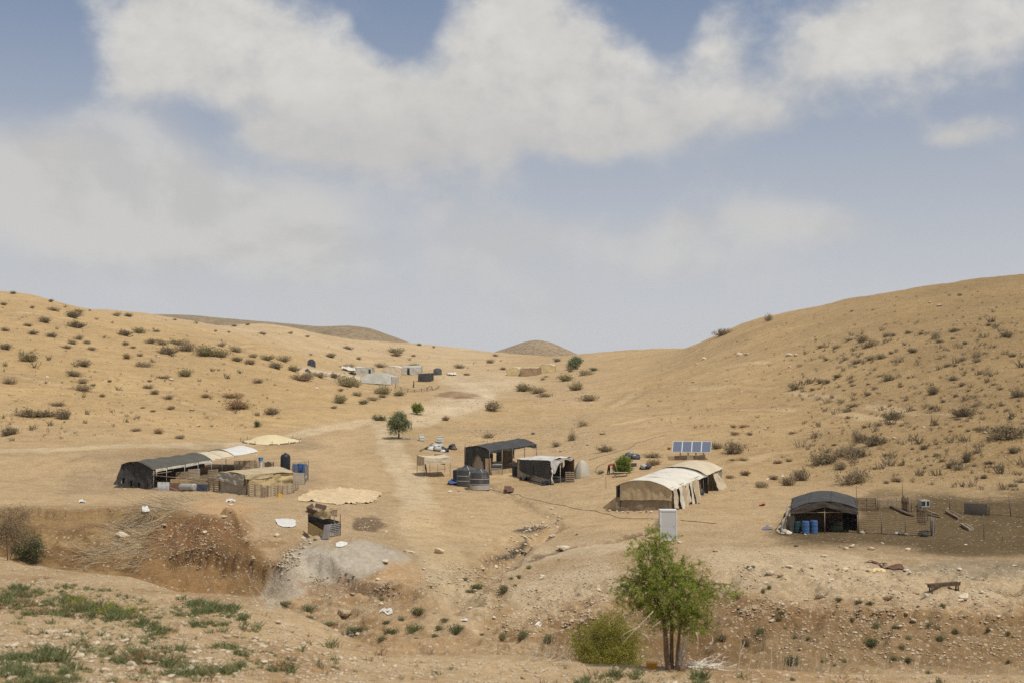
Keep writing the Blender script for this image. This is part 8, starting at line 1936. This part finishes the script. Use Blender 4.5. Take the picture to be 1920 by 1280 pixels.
def rubble():
    """all the small stones past counting, as one object"""
    rs = np.random.RandomState(16)
    ico = bmesh.new(); bmesh.ops.create_icosphere(ico, subdivisions=1, radius=.5); bv = np.array([v.co[:] for v in ico.verts]); bf = np.array([[v.index for v in f.verts] for f in ico.faces]); ico.free()
    spec = [([(0, 1050), (420, 1108), (600, 1175), (830, 1240), (1920, 1270), (1920, 1290), (0, 1290)], 4200, .035, .16, 1),
            ([(0, 1180), (500, 1190), (700, 1240), (600, 1290), (0, 1290)], 500, .08, .24, 1),
            ([(1320, 1030), (1500, 1022), (1700, 1045), (1920, 1100), (1920, 1240), (1500, 1240), (1330, 1180)], 3600, .05, .19, 1),
            ([(1370, 1130), (1560, 1135), (1720, 1150), (1600, 1180), (1380, 1170)], 800, .05, .20, .7),
            ([(960, 1080), (1150, 1045), (1200, 1100), (1100, 1180), (940, 1200), (850, 1130), (900, 1080)], 2000, .05, .20, 1),
            ([(300, 985), (440, 975), (480, 1020), (540, 1075), (520, 1100), (400, 1075), (290, 1050)], 1100, .05, .20, .62),
            ([(570, 1075), (690, 1085), (770, 1105), (740, 1125), (600, 1118)], 800, .05, .20, .75),
            ([(520, 1010), (580, 1000), (560, 1060), (520, 1080)], 250, .08, .3, 1), ([(780, 1040), (900, 1060), (850, 1120), (780, 1100)], 450, .06, .24, 1),
            ([(700, 940), (1000, 920), (1060, 960), (940, 1050), (760, 1020)], 700, .05, .18, 1), ([(560, 945), (740, 950), (760, 1000), (640, 1012), (560, 985)], 450, .06, .22, 1),
            ([(1010, 960), (1060, 970), (960, 1050), (880, 1110), (860, 1090), (960, 1020)], 420, .08, .34, 1),
            ([(200, 920), (560, 930), (560, 980), (420, 960), (200, 960)], 500, .06, .2, 1),
            ([(760, 740), (1000, 720), (1150, 740), (1100, 850), (860, 830), (760, 790)], 1100, .08, .34, 1), ([(800, 800), (870, 810), (960, 800), (1000, 830), (840, 850)], 350, .1, .32, 1),
            (HILL_R, 2400, .07, .28, 1), (HILL_L, 1500, .08, .36, 1), ([(560, 690), (700, 700), (720, 740), (600, 740)], 200, .1, .4, 1)]
    Vs, Fs, Ts, b = [], [], [], 0
    for poly, n, s0, s1, tone in spec:
        xs = [p[0] for p in poly]; ys = [p[1] for p in poly]; q = scatter_px(n, poly, rs, (min(xs), min(ys), max(xs), max(ys)))
        cl = fbm(q[:, 0] / 40, q[:, 1] / 18, 3, 19); q = q[cl > (-.18 if tone == 1 else .0)]
        X, Y = march_fast(q[:, 0], q[:, 1]); ok = Y < 500; X, Y = X[ok], Y[ok]; Z = H(X, Y); n = len(X)
        s = s0 + (s1 - s0) * rs.rand(n) ** 2.6; an = rs.rand(n) * 6.283; sc = np.stack([s * (.8 + .6 * rs.rand(n)), s * (.7 + .5 * rs.rand(n)), s * (.4 + .35 * rs.rand(n))], 1)
        jit = 1 + .28 * rs.uniform(-1, 1, size=(n, len(bv), 1)); v = bv[None] * jit * sc[:, None, :]
        c, sn = np.cos(an)[:, None], np.sin(an)[:, None]; vx = v[..., 0] * c - v[..., 1] * sn; vy = v[..., 0] * sn + v[..., 1] * c
        v = np.stack([vx + X[:, None], vy + Y[:, None], v[..., 2] + Z[:, None] + s[:, None] * .08], -1).reshape(-1, 3)
        f = (bf[None] + (np.arange(n) * len(bv))[:, None, None]).reshape(-1, 3) + b; Vs.append(v); Fs.append(f); b += len(v); Ts.append(np.repeat(tone * (.75 + .4 * rs.rand(n)), len(bv)))
    m, nt, bs = _nt('rubble_stone'); p = _geo(nt); n1 = _noise(nt, 1.6, 3, .6, p); n2 = _noise(nt, 20, 2, .6, p)
    c = _ramp(nt, n1.outputs[0], [(.3, (.40, .305, .20)), (.5, (.50, .41, .285)), (.7, (.60, .51, .38))]); c = _mix(nt, .7, c, _ramp(nt, n2.outputs[0], [(.3, (.7,) * 3), (.7, (1.1,) * 3)]), 'MULTIPLY')
    ta = nt.nodes.new('ShaderNodeAttribute'); ta.attribute_name = 'tone'; c = _mix(nt, ta.outputs['Fac'], (.24, .15, .075), c)
    nt.links.new(c, bs.inputs['Base Color']); bs.inputs['Roughness'].default_value = .95; bs.inputs['Specular IOR Level'].default_value = .1
    me = mesh_from('rubble', np.concatenate(Vs), np.concatenate(Fs), 3, m); ta_ = me.attributes.new('tone', 'FLOAT', 'POINT'); ta_.data.foreach_set('value', np.concatenate(Ts).astype(np.float32))
    o = link(bpy.data.objects.new('rubble', me)); tag(o, 'small pale stones and rubble strewn over the ground', None, None, 'stuff')
rubble()
# ---------------------------------------------------------------- thin desert air
def haze():
    mb = MB(); mb.box((0, 2900, -5), (26000, 0, 0), (0, 6300, 0), (0, 0, 110))
    m = bpy.data.materials.new('dusty_air'); m.use_nodes = True; nt = m.node_tree; nt.nodes.clear()
    out = nt.nodes.new('ShaderNodeOutputMaterial'); v = nt.nodes.new('ShaderNodeVolumePrincipled')
    v.inputs['Color'].default_value = (.90, .90, .92, 1); v.inputs['Density'].default_value = .00009; v.inputs['Anisotropy'].default_value = .2
    nt.links.new(v.outputs[0], out.inputs['Volume'])
    o = mb.build('haze', m); tag(o, 'thin pale haze in the desert air', None, None, 'stuff')
haze()
